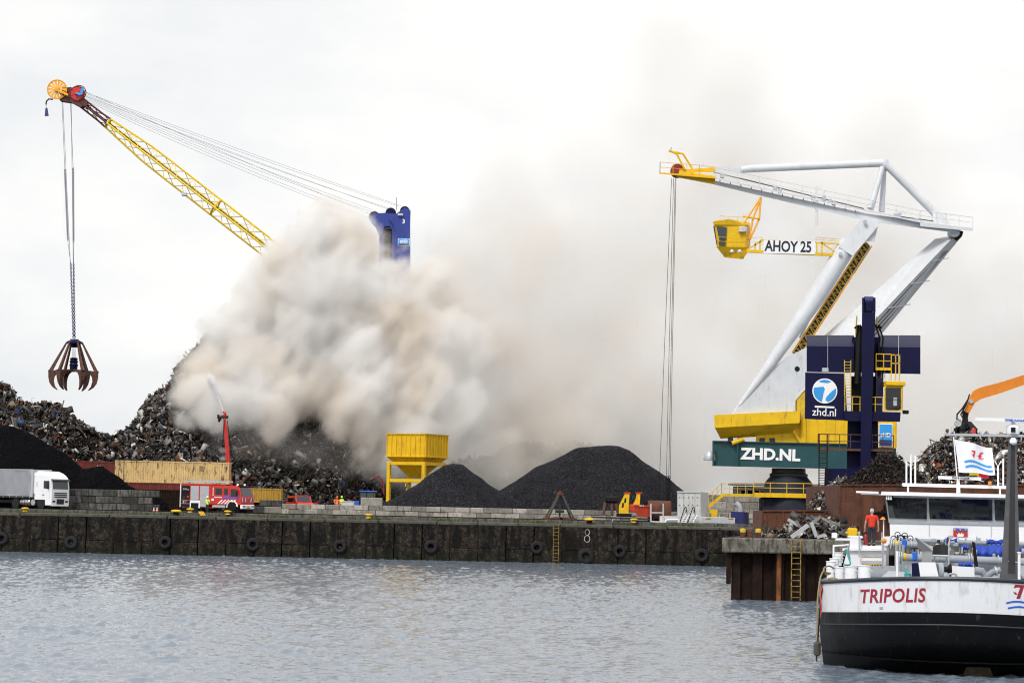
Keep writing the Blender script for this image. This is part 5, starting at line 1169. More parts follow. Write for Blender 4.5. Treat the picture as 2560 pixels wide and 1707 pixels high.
    part(r, 'tower_side', 'crane_blue', lambda b: b.hexa([P(948, 900, Y+1.2), P(1026, 900, Y-1.0), P(1026, 900, Y+2.5), P(948, 900, Y+2.5)], [P(948, 572, Y+1.2), P(1025, 572, Y-1.0), P(1025, 540, Y+2.5), P(948, 560, Y+2.5)]))
    pr(r, 'head_bracket', 'crane_blue', [(934, 534), (964, 532), (990, 535), (990, 600), (976, 566), (962, 566), (948, 590), (938, 566), (927, 556), (930, 540)], Y-1.2, 1.6)
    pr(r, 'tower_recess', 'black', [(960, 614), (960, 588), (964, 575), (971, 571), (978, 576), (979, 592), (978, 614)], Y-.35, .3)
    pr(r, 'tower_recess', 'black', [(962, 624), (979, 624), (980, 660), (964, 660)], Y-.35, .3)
    pr(r, 'tower_post', 'crane_blue', [(980, 570), (991, 580), (991, 760), (980, 760)], Y-1.5, .5); pr(r, 'tower_post', 'crane_blue', [(948, 585), (960, 572), (960, 760), (948, 760)], Y-.8, .5)
    for px, py, rr in ((936, 543, .85), (977, 533, .8), (1012, 528, .72)):
        c = P(px, py, Y-.9); b = MB(); b.lathe([(rr*.3, -.2), (rr, -.22), (rr*.9, -.05), (rr*.9, .05), (rr, .22), (rr*.3, .2)], c, 'Y', 22); b.obj('rope_sheave', 'navy', r, world=True)
    part(r, 'antenna', 'rope', lambda b: b.tube(P(991, 525, Y), P(991, 493, Y), .035, n=4))
    part(r, 'work_light', 'galv', lambda b: b.box(P(1001, 537, Y-1.9), (.8, .4, .35), bev=.05))
    text('number', '3', .9, P(1009, 554, Y-1.63), 'white_print', r, bold=.02)
    def sign(px0, py0, px1, py1, y, root, size, word):
        a, c_ = P(px0, py0, y), P(px1, py1, y); cx, cz = (a.x+c_.x)/2, (a.z+c_.z)/2; w, h = c_.x-a.x, a.z-c_.z
        b = MB(); b.box((cx, y, cz), (w, .04, h), bev=.015); s = b.obj('sign_frame', 'white_print', root, world=True)
        b = MB(); b.box((cx, y-.025, cz+h*.12), (w*.93, .02, h*.68)); b.obj('sign_panel', 'sky_blue', s, world=True)
        b = MB(); b.box((cx, y-.025, cz-h*.34), (w*.93, .02, h*.22)); b.obj('sign_band', 'navy_light', s, world=True)
        text('lettering', word, size, (cx, y-.045, cz+h*.08), 'white_print', s, bold=size*.035)
    sign(995, 596, 1024, 615, Y-1.66, r, .60, 'zHD')
    # lower tower, machine deck and undercarriage, hidden by smoke and scrap
    part(r, 'slewing_platform', 'crane_blue', lambda b: b.box((r.location.x-2, Y, ZQ+6.5), (14, 6, 3.5), bev=.1)); part(r, 'undercarriage', 'crane_blue', lambda b: b.box((r.location.x, Y, ZQ+2.2), (16, 7, 2.2), bev=.1))
    for i in range(6):
        for s in (-1, 1): wheel(r, (-6.2+i*2.5, s*3.2, .85), .85, .6, s)
    part(r, 'tower_base', 'crane_blue', lambda b: b.hexa([P(940, 1160, Y-1.5), P(1032, 1160, Y-1.5), P(1032, 1160, Y+2.5), P(940, 1160, Y+2.5)], [P(948, 895, Y-1.2), P(1026, 895, Y-1.2), P(1026, 895, Y+2.4), P(948, 895, Y+2.4)]))
    # hoist ropes and chains
    segs = [((155, 253), (162, 424), 'r'), ((162, 424), (170, 607), 'c'), ((170, 607), (177, 660), 'r'), ((177, 660), (183.5, 848), 'c'), ((176, 254), (183, 421), 'r'), ((183, 421), (184, 606), 'c'), ((184, 606), (184, 660), 'r'), ((184, 660), (187, 848), 'c'), ((157, 253), (176, 660), 'r'), ((178, 254), (185.5, 848), 'r')]
    for (a, c_, k) in segs:
        b = MB()
        if k == 'r': b.tube(P(*a, Y), P(*c_, Y), .028, n=4); b.obj('hoist_rope', 'rope', r, world=True)
        else: chain_mesh(b, P(*a, Y), P(*c_, Y), .27, .052, .10); o = b.obj('chain', 'navy_light', r, world=True); o['kind'] = 'stuff'
    # orange-peel grab: a thing of its own, hanging from the chains
    c = P(186.5, 848, Y); k = 128/S
    g = T('orange_peel_grab', 'rust-brown six-tined orange peel grab hanging open from the crane chains', 'grab', c, R(4))
    h = k   # overall height
    b = MB(); b.lathe([(.08*h, 0), (.09*h, -.02*h), (.155*h, -.05*h), (.155*h, -.085*h), (.09*h, -.10*h), (.055*h, -.16*h)], (0, 0, 0), 'Z', 18); b.obj('head', 'navy', g)
    b = MB(); b.lathe([(.05*h, -.36*h), (.08*h, -.38*h), (.065*h, -.41*h), (.085*h, -.43*h), (.07*h, -.47*h), (.085*h, -.50*h), (.075*h, -.55*h), (.075*h, -.62*h), (.03*h, -.64*h)], (0, 0, 0), 'Z', 16); b.obj('lower_block', 'navy', g)
    for i in range(4): b = MB(); x = (-.03+.02*i)*h; b.tube((x, 0, -.15*h), (x, 0, -.38*h), .02, n=4); b.obj('closing_rope', 'rope', g)
    for i in range(6):
        a = math.pi/3*i; u = Vector((math.cos(a), math.sin(a), 0)); up = Vector((0, 0, 1)); v = up.cross(u)
        q = lambda rr, z: u*(rr*h)+up*(z*h)
        b = MB(); b.hexa([q(.13, -.06)+v*.10, q(.13, -.06)-v*.10, q(.165, -.06)-v*.10, q(.165, -.06)+v*.10], [q(.40, -.625)+v*.16, q(.40, -.625)-v*.16, q(.475, -.62)-v*.16, q(.475, -.62)+v*.16]); b.obj('arm', 'rust_brown', g)
        prof_o = [(.08, -.60), (.20, -.60), (.36, -.615), (.48, -.63), (.478, -.75), (.455, -.86), (.40, -.94), (.31, -1.0)]
        prof_i = [(.29, -1.0), (.35, -.92), (.375, -.82), (.365, -.74), (.32, -.675), (.20, -.632), (.08, -.63)]
        wid = lambda z: .105*h*(1-.75*min(1, max(0, (-z-.64)/.36)))
        vs = [q(x, z)+v*s*wid(z)*.5 for s in (-1, 1) for x, z in prof_o+prof_i]; n = len(prof_o+prof_i)
        b = MB(); b.add(vs, [tuple(range(n)), tuple(reversed(range(n, 2*n)))]+[(j, j+n, (j+1) % n+n, (j+1) % n) for j in range(n)]); b.obj('tine', 'rust_brown', g, sharp=40)
        b = MB(); p0 = q(.475, -.63); b.tube(p0-v*.28, p0+v*.28, .12, n=8); b.obj('pin', 'dark_steel', g)
left_crane()
# ---- white and yellow level-luffing crane
def ahoy_crane():
    Y = 262.0
    r = T('level_luffing_crane', 'white and yellow level-luffing crane on a dark green base', 'crane', (PX(1975, 1285, Y), Y, ZQ))
    # pedestal
    def ring_col(name, m, levels):
        b = MB(); c = PX(1975, 1230, Y); b.lathe([(w/2/21.5, PZ(1975, y, Y)) for y, w in levels], (c, Y+1.5, 0), 'Z', 28); return b.obj(name, m, r, world=True)
    ring_col('pedestal', 'pedestal_grey', [(1296, 148), (1245, 140), (1236, 132), (1205, 118), (1190, 92)]); ring_col('slew_ring', 'dark_steel', [(1192, 92), (1190, 96), (1184, 96), (1182, 86), (1170, 84)])
    b = MB(); b.box((PX(1978, 1262, Y), Y+1.5, (PZ(1978, 1246, Y)+ZQ)/2), (6.6, 5.2, PZ(1978, 1246, Y)-ZQ), bev=.05); b.obj('pedestal_base', 'pedestal_grey', r, world=True)
    # yellow gallery round the pedestal and its stair
    part(r, 'gallery_deck', 'yellow', lambda b: b.hexa([P(1884, 1242, Y-2), P(2050, 1245, Y-2), P(2050, 1245, Y+4), P(1884, 1242, Y+4)], [P(1884, 1231, Y-2), P(2050, 1234, Y-2), P(2050, 1234, Y+4), P(1884, 1231, Y+4)]))
    part(r, 'gangway_deck', 'yellow_worn', lambda b: b.hexa([P(1802, 1240, Y-2), P(1886, 1241, Y-2), P(1886, 1241, Y-.6), P(1802, 1240, Y-.6)], [P(1802, 1233, Y-2), P(1886, 1234, Y-2), P(1886, 1234, Y-.6), P(1802, 1233, Y-.6)]))
    rail_parts(r, [P(1884, 1231, Y-2), P(2050, 1234, Y-2)], 'yellow', 1.15, .045, 1.9)
    rail_parts(r, [P(1804, 1233, Y-2), P(1884, 1234, Y-2)], 'yellow_worn', 1.15, .04, .75)
    part(r, 'stair_stringer', 'yellow', lambda b: b.bar(P(1808, 1236, Y-2), P(1770, 1268, Y-2), .12, .34)); part(r, 'stair_stringer', 'yellow', lambda b: b.bar(P(1808, 1236, Y-1), P(1770, 1268, Y-1), .12, .34))
    rail_parts(r, [P(1804, 1233, Y-2), P(1771, 1262, Y-2)], 'yellow_worn', 1.15, .04, .6)
    for i in range(8): t = i/8; part(r, 'stair_tread', 'yellow_worn', lambda b: b.bar(P(1805-34*t, 1238+29*t, Y-2), P(1805-34*t, 1238+29*t, Y-1), .3, .05))
    part(r, 'stair_foot', 'yellow', lambda b: b.box(P(1782, 1290, Y-1.5), (.9, 1.2, 1.5)))
    # teal base
    part(r, 'base_beam', 'teal', lambda b: b.hexa([P(1781, 1164, Y), P(2117, 1172, Y-2.4), P(2117, 1172, Y+3), P(1850, 1166, Y+3)], [P(1781, 1101, Y), P(2117, 1109, Y-2.4), P(2117, 1109, Y+3), P(1850, 1103, Y+3)]))
    part(r, 'base_beam', 'teal', lambda b: b.hexa([P(2117, 1171, Y-1), P(2240, 1166, Y), P(2240, 1166, Y+3), P(2117, 1171, Y+3)], [P(2117, 1112, Y-1), P(2240, 1114, Y), P(2240, 1114, Y+3), P(2117, 1112, Y+3)]))
    for px in (1844, 1783): part(r, 'base_rib', 'teal', lambda b: b.bar(P(px, 1105, Y-.9), P(px, 1164, Y-.9), .18))
    part(r, 'base_flange', 'teal', lambda b: b.bar(P(1781, 1103, Y-.1), P(2117, 1110, Y-2.5), .3, .12)); part(r, 'base_flange', 'teal', lambda b: b.bar(P(1781, 1163, Y-.1), P(2117, 1171, Y-2.5), .3, .12))
    ang = math.atan2(-2.4, P(2117, 1109, Y).x-P(1781, 1101, Y).x)
    vs, fs = text_mesh('ZHD.NL', 1.78, bold=.075, depth=.02, sx=1.05); M = Matrix.Rotation(ang, 3, 'Z') @ Matrix.Rotation(R(1.0), 3, 'Y'); l = P(1926, 1137, Y-1.12); b = MB(); b.add([M @ Vector(v)+l for v in vs], fs); b.obj('lettering', 'white_print', r, world=True)
    part(r, 'base_lamp', 'galv', lambda b: b.lathe([(.02, .75), (.35, .7), (.62, .35), (.72, -.3), (.7, -.35)], P(1774, 1143, Y), 'Z', 16))
    # machine house with ribs
    part(r, 'machine_house', 'yellow', lambda b: b.hexa([P(1890, 1113, Y-.6), P(2242, 1120, Y-1.8), P(2242, 1120, Y+3.5), P(1890, 1113, Y+3.5)], [P(1890, 1046, Y-.6), P(2242, 1050, Y-1.8), P(2242, 1050, Y+3.5), P(1890, 1046, Y+3.5)]))
    for i in range(17): t = i/16; px = 1891+350*t; part(r, 'house_rib', 'yellow', lambda b: b.bar(P(px, 1047, Y-.64-1.2*t), P(px, 1113, Y-.64-1.2*t), .06))
    a = P(2197, 1058, Y-2.0); c_ = P(2231, 1117, Y-2.0)
    b = MB(); b.box(((a.x+c_.x)/2, Y-2.0, (a.z+c_.z)/2), (c_.x-a.x, .05, a.z-c_.z), bev=.02); sg = b.obj('sign_frame', 'white_print', r, world=True)
    b = MB(); b.box(((a.x+c_.x)/2, Y-2.03, a.z*.62+c_.z*.38), (1.46, .02, 1.85)); b.obj('sign_panel', 'sky_blue', sg, world=True); b = MB(); b.box(((a.x+c_.x)/2, Y-2.03, a.z*.16+c_.z*.84), (1.46, .02, .72)); b.obj('sign_band', 'navy_light', sg, world=True)
    text('lettering', 'zHD', .64, ((a.x+c_.x)/2, Y-2.06, a.z*.5+c_.z*.5), 'white_print', sg, bold=.02)
    # counterweight: upper face, sloping underside
    part(r, 'counterweight', 'yellow', lambda b: b.hexa([P(1787, 1069, Y-2), P(1999, 1057, Y-2.6), P(1999, 1057, Y+3), P(1787, 1069, Y+3)], [P(1785, 1037, Y-2), P(2000, 1027, Y-2.6), P(2000, 1027, Y+3), P(1785, 1037, Y+3)]))
    part(r, 'counterweight_underside', 'yellow', lambda b: b.hexa([P(1801, 1096, Y-.2), P(1975, 1087, Y-.6), P(1975, 1087, Y+2), P(1801, 1096, Y+2)], [P(1787, 1068.5, Y-2), P(1999, 1056.5, Y-2.6), P(1999, 1056.5, Y+3), P(1787, 1068.5, Y+3)]))
    for pts in ([(2008, 1050), (2009, 1108)], [(1982, 1075), (2003, 1108)], [(1860, 1097), (1830, 1108)]): part(r, 'brace_pipe', 'yellow', lambda b: b.tube(P(*pts[0], Y-1), P(*pts[1], Y-1), .42 if pts[0][0] > 2000 else .26, n=12))
    for i, px in enumerate((1826, 1850, 1905, 1930)): part(r, 'slew_drive', 'dark_steel', lambda b: b.box(P(px, 1100, Y-.6), (.6, .6, .5), bev=.05))
    # white A-frame house
    pr(r, 'lower_frame', 'white_paint', [(1834, 1035), (1850, 1010), (1941, 913), (1973, 890), (2060, 845), (2085, 900), (2085, 960), (2015, 963), (1983, 993), (1983, 1029)], Y-1.8, 3.2)
    part(r, 'frame_hole', 'black', lambda b: b.lathe([(.02, -.02), (.30, -.02), (.30, .02)], P(1993, 922, Y-1.82), 'Y', 20))
    pr(r, 'frame_window', 'yellow_worn', [(1992, 1000), (2014, 975), (2014, 1050), (1992, 1050)], Y-1.4, 1.2)
    # boom (luffing mast)
    part(r, 'boom', 'white_paint', lambda b: b.pipe([P(1849, 1013, Y-1.6), P(1930, 905, Y-1.7), P(2041, 742, Y-1.6), P(2122, 608, Y-1.3)], [.25, .62, 1.08, 1.12], 22))
    part(r, 'boom_head', 'white_paint', lambda b: b.hexa([P(2096, 617, Y-2.4), P(2132, 640, Y-2.6), P(2142, 636, Y), P(2106, 614, Y)], [P(2156, 545, Y-2.2), P(2200, 560, Y-2.4), P(2196, 556, Y), P(2160, 545, Y)]))
    part(r, 'boom_head_side', 'white_paint', lambda b: b.hexa([P(2146, 601, Y-2.3), P(2186, 605, Y-2.0), P(2186, 605, Y-.2), P(2146, 601, Y-.2)], [P(2170, 560, Y-2.3), P(2195, 566, Y-2.0), P(2195, 566, Y-.2), P(2170, 560, Y-.2)]))
    part(r, 'pivot_pin', 'galv', lambda b: b.lathe([(.02, -.1), (.22, -.1), (.22, .1)], P(2163, 554, Y-2.7), 'Y', 14)); part(r, 'pivot_pin', 'galv', lambda b: b.lathe([(.02, -.1), (.22, -.1), (.22, .1)], P(2101, 635, Y-2.7), 'Y', 14))
    # stair lattice up the back of the boom
    def lat(t, s): return P(2162+(1983-2162)*t+s*18, 604+(880-604)*t+s*11, Y-.9)
    for s in (0, 1): part(r, 'stair_rail', 'orange_yellow', lambda b: b.bar(lat(0, s), lat(1, s), .12)); part(r, 'stair_rail', 'orange_yellow', lambda b: b.bar(lat(0, s)+Vector((0, 1.2, 0)), lat(1, s)+Vector((0, 1.2, 0)), .10))
    for i in range(26):
        t = i/26
        part(r, 'stair_lacing', 'yellow_worn', lambda b: b.tube(lat(t, i % 2), lat(t+1/26, 1-i % 2), .045, n=5)); part(r, 'stair_tread', 'yellow_worn', lambda b: b.bar(lat(t, .15), lat(t, .85)+Vector((0, 1.1, 0)), .22, .05))
    part(r, 'stair_back', 'dark_steel', lambda b: b.hexa([lat(0, .1)+Vector((0, 1.0, 0)), lat(0, .9)+Vector((0, 1.0, 0)), lat(0, .9)+Vector((0, 1.1, 0)), lat(0, .1)+Vector((0, 1.1, 0))], [lat(1, .1)+Vector((0, 1.0, 0)), lat(1, .9)+Vector((0, 1.0, 0)), lat(1, .9)+Vector((0, 1.1, 0)), lat(1, .1)+Vector((0, 1.1, 0))]))
    part(r, 'boom_pipe', 'white_paint', lambda b: b.tube(P(2060, 720, Y-1.1), P(2000, 845, Y-1.1), .16, n=8))
    # jib: box beam with walkway, railings
    part(r, 'jib_beam', 'white_paint', lambda b: b.hexa([P(1786, 462, Y-.9), P(2165, 553, Y-1.5), P(2165, 553, Y+.6), P(1786, 462, Y+.6)], [P(1786, 452, Y-.9), P(2165, 534, Y-1.5), P(2165, 534, Y+.6), P(1786, 452, Y+.6)]))
    part(r, 'jib_tail', 'white_paint', lambda b: b.hexa([P(2165, 553, Y-1.5), P(2395, 583, Y-1.2), P(2395, 583, Y+.8), P(2165, 553, Y+.6)], [P(2165, 534, Y-1.5), P(2395, 566, Y-1.2), P(2395, 566, Y+.8), P(2165, 534, Y+.6)]))
    part(r, 'walkway', 'white_paint', lambda b: b.hexa([P(1790, 449, Y-1.9), P(2300, 557, Y-1.9), P(2300, 557, Y-.9), P(1790, 449, Y-.9)], [P(1790, 445, Y-1.9), P(2300, 553, Y-1.9), P(2300, 553, Y-.9), P(1790, 445, Y-.9)]))
    part(r, 'walkway', 'white_paint', lambda b: b.hexa([P(2300, 566, Y-1.9), P(2432, 578, Y-1.9), P(2432, 578, Y+1.5), P(2300, 566, Y+1.5)], [P(2300, 557, Y-1.9), P(2432, 570, Y-1.9), P(2432, 570, Y+1.5), P(2300, 557, Y+1.5)]))
    rail_parts(r, [P(1790, 445, Y-1.9), P(2060, 502, Y-1.9), P(2300, 552, Y-1.9), P(2432, 569, Y-1.9)], 'white_paint', 1.2, .035, 2.3)
    rail_parts(r, [P(2330, 556, Y+1.4), P(2432, 569, Y+1.4)], 'white_paint', 1.2, .03, 1.6)
    part(r, 'cable_tray', 'dark_steel', lambda b: b.bar(P(1770, 427, Y-.3), P(2160, 522, Y-.3), .16, .1)); part(r, 'cable_tray', 'dark_steel', lambda b: b.bar(P(2200, 535, Y-.3), P(2370, 558, Y-.3), .16, .1))
    for px, py in ((1938, 472), (2060, 497), (2075, 503), (2033, 495), (2240, 540), (2248, 538), (1950, 478), (2085, 508), (1806, 440), (2290, 553)): part(r, 'jib_fitting', 'grey_paint', lambda b: b.box(P(px, py, Y-.4), (.45, .5, .55), bev=.05))
    for i in range(14): t = i/14; part(r, 'beam_bracket', 'grey_paint', lambda b: b.bar(P(1800+365*t, 455+82*t, Y-1.55), P(1800+365*t, 449+82*t, Y-1.9), .12))
    # upper chord, apex struts and back chord
    part(r, 'upper_chord', 'white_paint', lambda b: b.pipe([P(1852, 425, Y), P(1880, 422, Y), P(2212, 408, Y)], [.38, .44, .44], 16)); part(r, 'upper_chord_end', 'white_paint', lambda b: b.hexa([P(1766, 428, Y-.25), P(1858, 431, Y-.25), P(1858, 431, Y+.25), P(1766, 428, Y+.25)], [P(1766, 418, Y-.25), P(1858, 420, Y-.25), P(1858, 420, Y+.25), P(1766, 418, Y+.25)]))
    part(r, 'back_chord', 'white_paint', lambda b: b.tube(P(2212, 408, Y), P(2352, 548, Y), .46, n=16)); part(r, 'apex', 'white_paint', lambda b: b.lathe([(.02, .5), (.4, .4), (.52, 0), (.4, -.4), (.02, -.5)], P(2212, 408, Y), 'Z', 16))
    part(r, 'back_chord_end', 'white_paint', lambda b: b.hexa([P(2334, 556, Y-.7), P(2378, 560, Y-.7), P(2378, 560, Y+.7), P(2334, 556, Y+.7)], [P(2330, 525, Y-.4), P(2342, 520, Y-.4), P(2342, 520, Y+.4), P(2330, 525, Y+.4)]))
    part(r, 'apex_strut', 'white_paint', lambda b: b.pipe([P(2206, 418, Y-.5), P(2176, 522, Y-1.3)], [.30, .42], 14)); part(r, 'apex_strut', 'white_paint', lambda b: b.pipe([P(2211, 420, Y+.4), P(2204, 530, Y+.6)], [.26, .36], 14))
    # yellow jib tip: platform, sheave, goal-post frame
    part(r, 'tip_beam', 'yellow', lambda b: b.hexa([P(1690, 443, Y-.9), P(1788, 462, Y-.9), P(1788, 462, Y+.6), P(1690, 443, Y+.6)], [P(1700, 428, Y-.9), P(1788, 440, Y-.9), P(1788, 440, Y+.6), P(1700, 428, Y+.6)]))
    part(r, 'tip_box', 'yellow', lambda b: b.hexa([P(1698, 434, Y-.7), P(1785, 430, Y-.7), P(1785, 430, Y+.5), P(1698, 434, Y+.5)], [P(1698, 425, Y-.7), P(1785, 419, Y-.7), P(1785, 419, Y+.5), P(1698, 425, Y+.5)]))
    part(r, 'tip_platform', 'yellow', lambda b: b.hexa([P(1648, 435, Y-1.9), P(1790, 447, Y-1.9), P(1790, 447, Y+1), P(1648, 435, Y+1)], [P(1648, 431, Y-1.9), P(1790, 443, Y-1.9), P(1790, 443, Y+1), P(1648, 431, Y+1)]))
    rail_parts(r, [P(1650, 431, Y-1.9), P(1748, 439, Y-1.9), P(1790, 444, Y-1.9)], 'yellow', 1.2, .035, 1.4); rail_parts(r, [P(1650, 431, Y-1.9), P(1650, 431, Y+1)], 'black', 1.2, .04, 1.4)
    part(r, 'tip_sheave', 'red_dark', lambda b: b.lathe([(.2, -.3), (.8, -.35), (.72, -.05), (.72, .05), (.8, .35), (.2, .3)], P(1693, 428, Y-.3), 'Y', 22))
    for dx, y in ((0, -.9), (20, .6)):
        part(r, 'tip_frame', 'yellow', lambda b: b.pipe([P(1673+dx*.6, 377+dx*.15, Y+y), P(1692+dx*.8, 385, Y+y), P(1712+dx, 424, Y+y)], .13, 6))
    part(r, 'tip_cross_bar', 'yellow', lambda b: b.bar(P(1690, 385, Y-.9), P(1707, 385, Y+.6), .14)); part(r, 'tip_cross_bar', 'yellow', lambda b: b.bar(P(1673, 377, Y-.9), P(1685, 380, Y+.6), .14))
    part(r, 'wind_vane', 'black', lambda b: b.tube(P(1677, 378, Y), P(1678, 369, Y), .04, n=4))
    # rear tie beam with lit and shaded sides
    def L4(t):
        lx, ly = 2338+(2050-2338)*t, 597+(848-597)*t; mx, my = 2376+(2128-2376)*t, 600+(862-600)*t; rx, ry = 2402+(2192-2402)*t, 594+(850-594)*t
        return [P(lx, ly, Y+1.0), P(mx, my, Y-1.2), P(rx, ry, Y+.8), P((lx+rx)/2, ly-6, Y+2.4)]
    part(r, 'tie_beam', 'white_paint', lambda b: b.hexa(L4(0), L4(1)), sharp=10)
    part(r, 'tie_head', 'white_paint', lambda b: b.lathe([(.02, -.8), (.6, -.8), (.6, .8), (.02, .8)], P(2384, 582, Y), 'Y', 20)); part(r, 'tie_hydraulic', 'black', lambda b: b.pipe([P(2402, 578, Y-.2), P(2399, 588, Y-.2), P(2388, 598, Y-.2)], .32, 10))
    for t in (.2, .42, .65): part(r, 'tie_bracket', 'galv', lambda b: b.bar(L4(t)[1]+Vector((.2, -.1, 0)), L4(t)[2]+Vector((.5, -.1, 0)), .1))
    for o_ in (.3, .5, .7): part(r, 'tie_cable', 'dark_steel', lambda b: b.tube(L4(.12)[1].lerp(L4(.12)[2], o_)+Vector((0, -.2, 0)), L4(.95)[1].lerp(L4(.95)[2], o_)+Vector((0, -.2, 0)), .05, n=5))
    # operator's cab on its lattice arm
    part(r, 'cab_shell', 'yellow', lambda b: b.hexa([P(1792, 616, Y-1.4), P(1868, 619, Y-1.9), P(1876, 616, Y+1.0), P(1800, 614, Y+1.0)], [P(1785, 556, Y-1.4), P(1862, 560, Y-1.9), P(1874, 560, Y+1.0), P(1794, 552, Y+1.0)]))
    part(r, 'cab_roof', 'yellow', lambda b: b.hexa([P(1783, 562, Y-1.6), P(1870, 563, Y-2.0), P(1876, 561, Y+1.1), P(1790, 557, Y+1.1)], [P(1783, 554, Y-1.6), P(1824, 548, Y-2.0), P(1874, 556, Y+1.1), P(1790, 550, Y+1.1)]))
    for pts, nm in (([(1791, 566), (1817, 568), (1815, 600), (1798, 600)], 'cab_window'), ([(1794, 602), (1815, 603), (1814, 614), (1797, 613)], 'cab_window')): pr(r, nm, 'glass_tint', pts, Y-1.78, .05)
    part(r, 'cab_front_glass', 'glass', lambda b: b.hexa([P(1791, 612, Y-1.5), P(1793, 612, Y-1.5), P(1800, 612, Y+.8), P(1798, 612, Y+.8)], [P(1783, 565, Y-1.5), P(1786, 565, Y-1.5), P(1793, 563, Y+.8), P(1791, 563, Y+.8)]))
    part(r, 'cab_floor', 'yellow', lambda b: b.hexa([P(1812, 644, Y-1.0), P(1858, 648, Y-1.4), P(1858, 648, Y+.8), P(1812, 644, Y+.8)], [P(1790, 616, Y-1.7), P(1872, 620, Y-2.0), P(1876, 618, Y+1.0), P(1800, 615, Y+1.0)]))
    for px in (1830, 1849): part(r, 'cab_floodlight', 'galv', lambda b: b.lathe([(.05, .3), (.2, .25), (.33, 0), (.33, -.03)], P(px, 630, Y-2.2), 'Z', 14))
    part(r, 'cab_air_unit', 'white_box', lambda b: b.box(P(1857, 574, Y-2.1), (.9, .6, .6), bev=.04))
    rail_parts(r, [P(1800, 556, Y-1.7), P(1866, 560, Y-1.9)], 'yellow', .75, .03, 1.0); rail_parts(r, [P(1796, 614, Y-1.9), P(1864, 618, Y-2.2), P(1905, 614, Y-2.0)], 'yellow', 1.0, .03, 1.3)
    for a_, c_ in (((1902, 494), (1857, 562)), ((1902, 494), (1882, 548)), ((1882, 548), (1872, 600)), ((1857, 541), (1898, 547)), ((1902, 494), (1898, 547)), ((1898, 547), (1874, 600)), ((1862, 556), (1832, 612))): part(r, 'hanger', 'orange_yellow', lambda b: b.tube(P(*a_, Y-1.0), P(*c_, Y-1.2), .12, n=6))
    for y in (-1.9, -.4):
        part(r, 'arm_chord', 'yellow', lambda b: b.bar(P(1866, 628, Y+y), P(2104, 638, Y+y), .3, .34)); part(r, 'arm_chord', 'yellow', lambda b: b.bar(P(1900, 600, Y+y), P(2100, 610, Y+y), .14, .16))
        for a_, c_ in (((1868, 624), (1905, 602)), ((2042, 606), (2042, 634)), ((2052, 606), (2095, 634)), ((2055, 604), (2055, 632)), ((1900, 602), (1900, 628)), ((1888, 608), (1888, 626))): part(r, 'arm_lacing', 'yellow', lambda b: b.bar(P(*a_, Y+y), P(*c_, Y+y), .16))
    rail_parts(r, [P(2040, 604, Y-.4), P(2100, 609, Y-.4)], 'yellow_worn', .5, .03, .8)
    a, c_ = P(1909, 602, Y-2.12), P(2038, 634, Y-2.12); b = MB(); b.hexa([P(1909, 633, Y-2.12), P(2038, 636, Y-2.12), P(2038, 636, Y-2.06), P(1909, 633, Y-2.06)], [P(1909, 600, Y-2.12), P(2038, 604, Y-2.12), P(2038, 604, Y-2.06), P(1909, 600, Y-2.06)]); nb_ = b.obj('name_board', 'white_clean', r, world=True)
    for wd, px in (('AHOY', 1953), ('25', 2015)): vs, fs = text_mesh(wd, 1.76, bold=.04, depth=.01, sx=.76); M = Matrix.Rotation(R(1.2), 3, 'Y'); l = P(px, 617+(px-1947)*.025, Y-2.14); b = MB(); b.add([M @ Vector(v)+l for v in vs], fs); b.obj('lettering', 'black_print', nb_, world=True)
    # hanging ladder
    for dx in (-2.5, 2.5): part(r, 'ladder_stile', 'white_paint', lambda b: b.tube(P(2042+dx, 465, Y-1), P(2042+dx, 566, Y-1), .035, n=5))
    for i in range(20): part(r, 'ladder_rung', 'white_paint', lambda b: b.tube(P(2039.5, 468+i*5, Y-1), P(2044.5, 468+i*5, Y-1), .025, n=4))
    # hoist ropes swinging to the left
    for (a_, c_) in (((1679, 446), (1645, 1300)), ((1684, 446), (1664, 1290)), ((1688, 446), (1670, 1290)), ((1690, 446), (1674, 1290))): part(r, 'hoist_rope', 'rope', lambda b: b.pipe([P(*a_, Y-1), P((a_[0]+c_[0])/2-1, (a_[1]+c_[1])/2, Y-1), P(*c_, Y-1.5)], .028, 4))
    for px in (1668, 1673): b = MB(); chain_mesh(b, P(px+1, 1190, Y-1.4), P(px, 1290, Y-1.5), .25, .04, .1); b.obj('chain', 'black', r, world=True)['kind'] = 'stuff'
ahoy_crane()
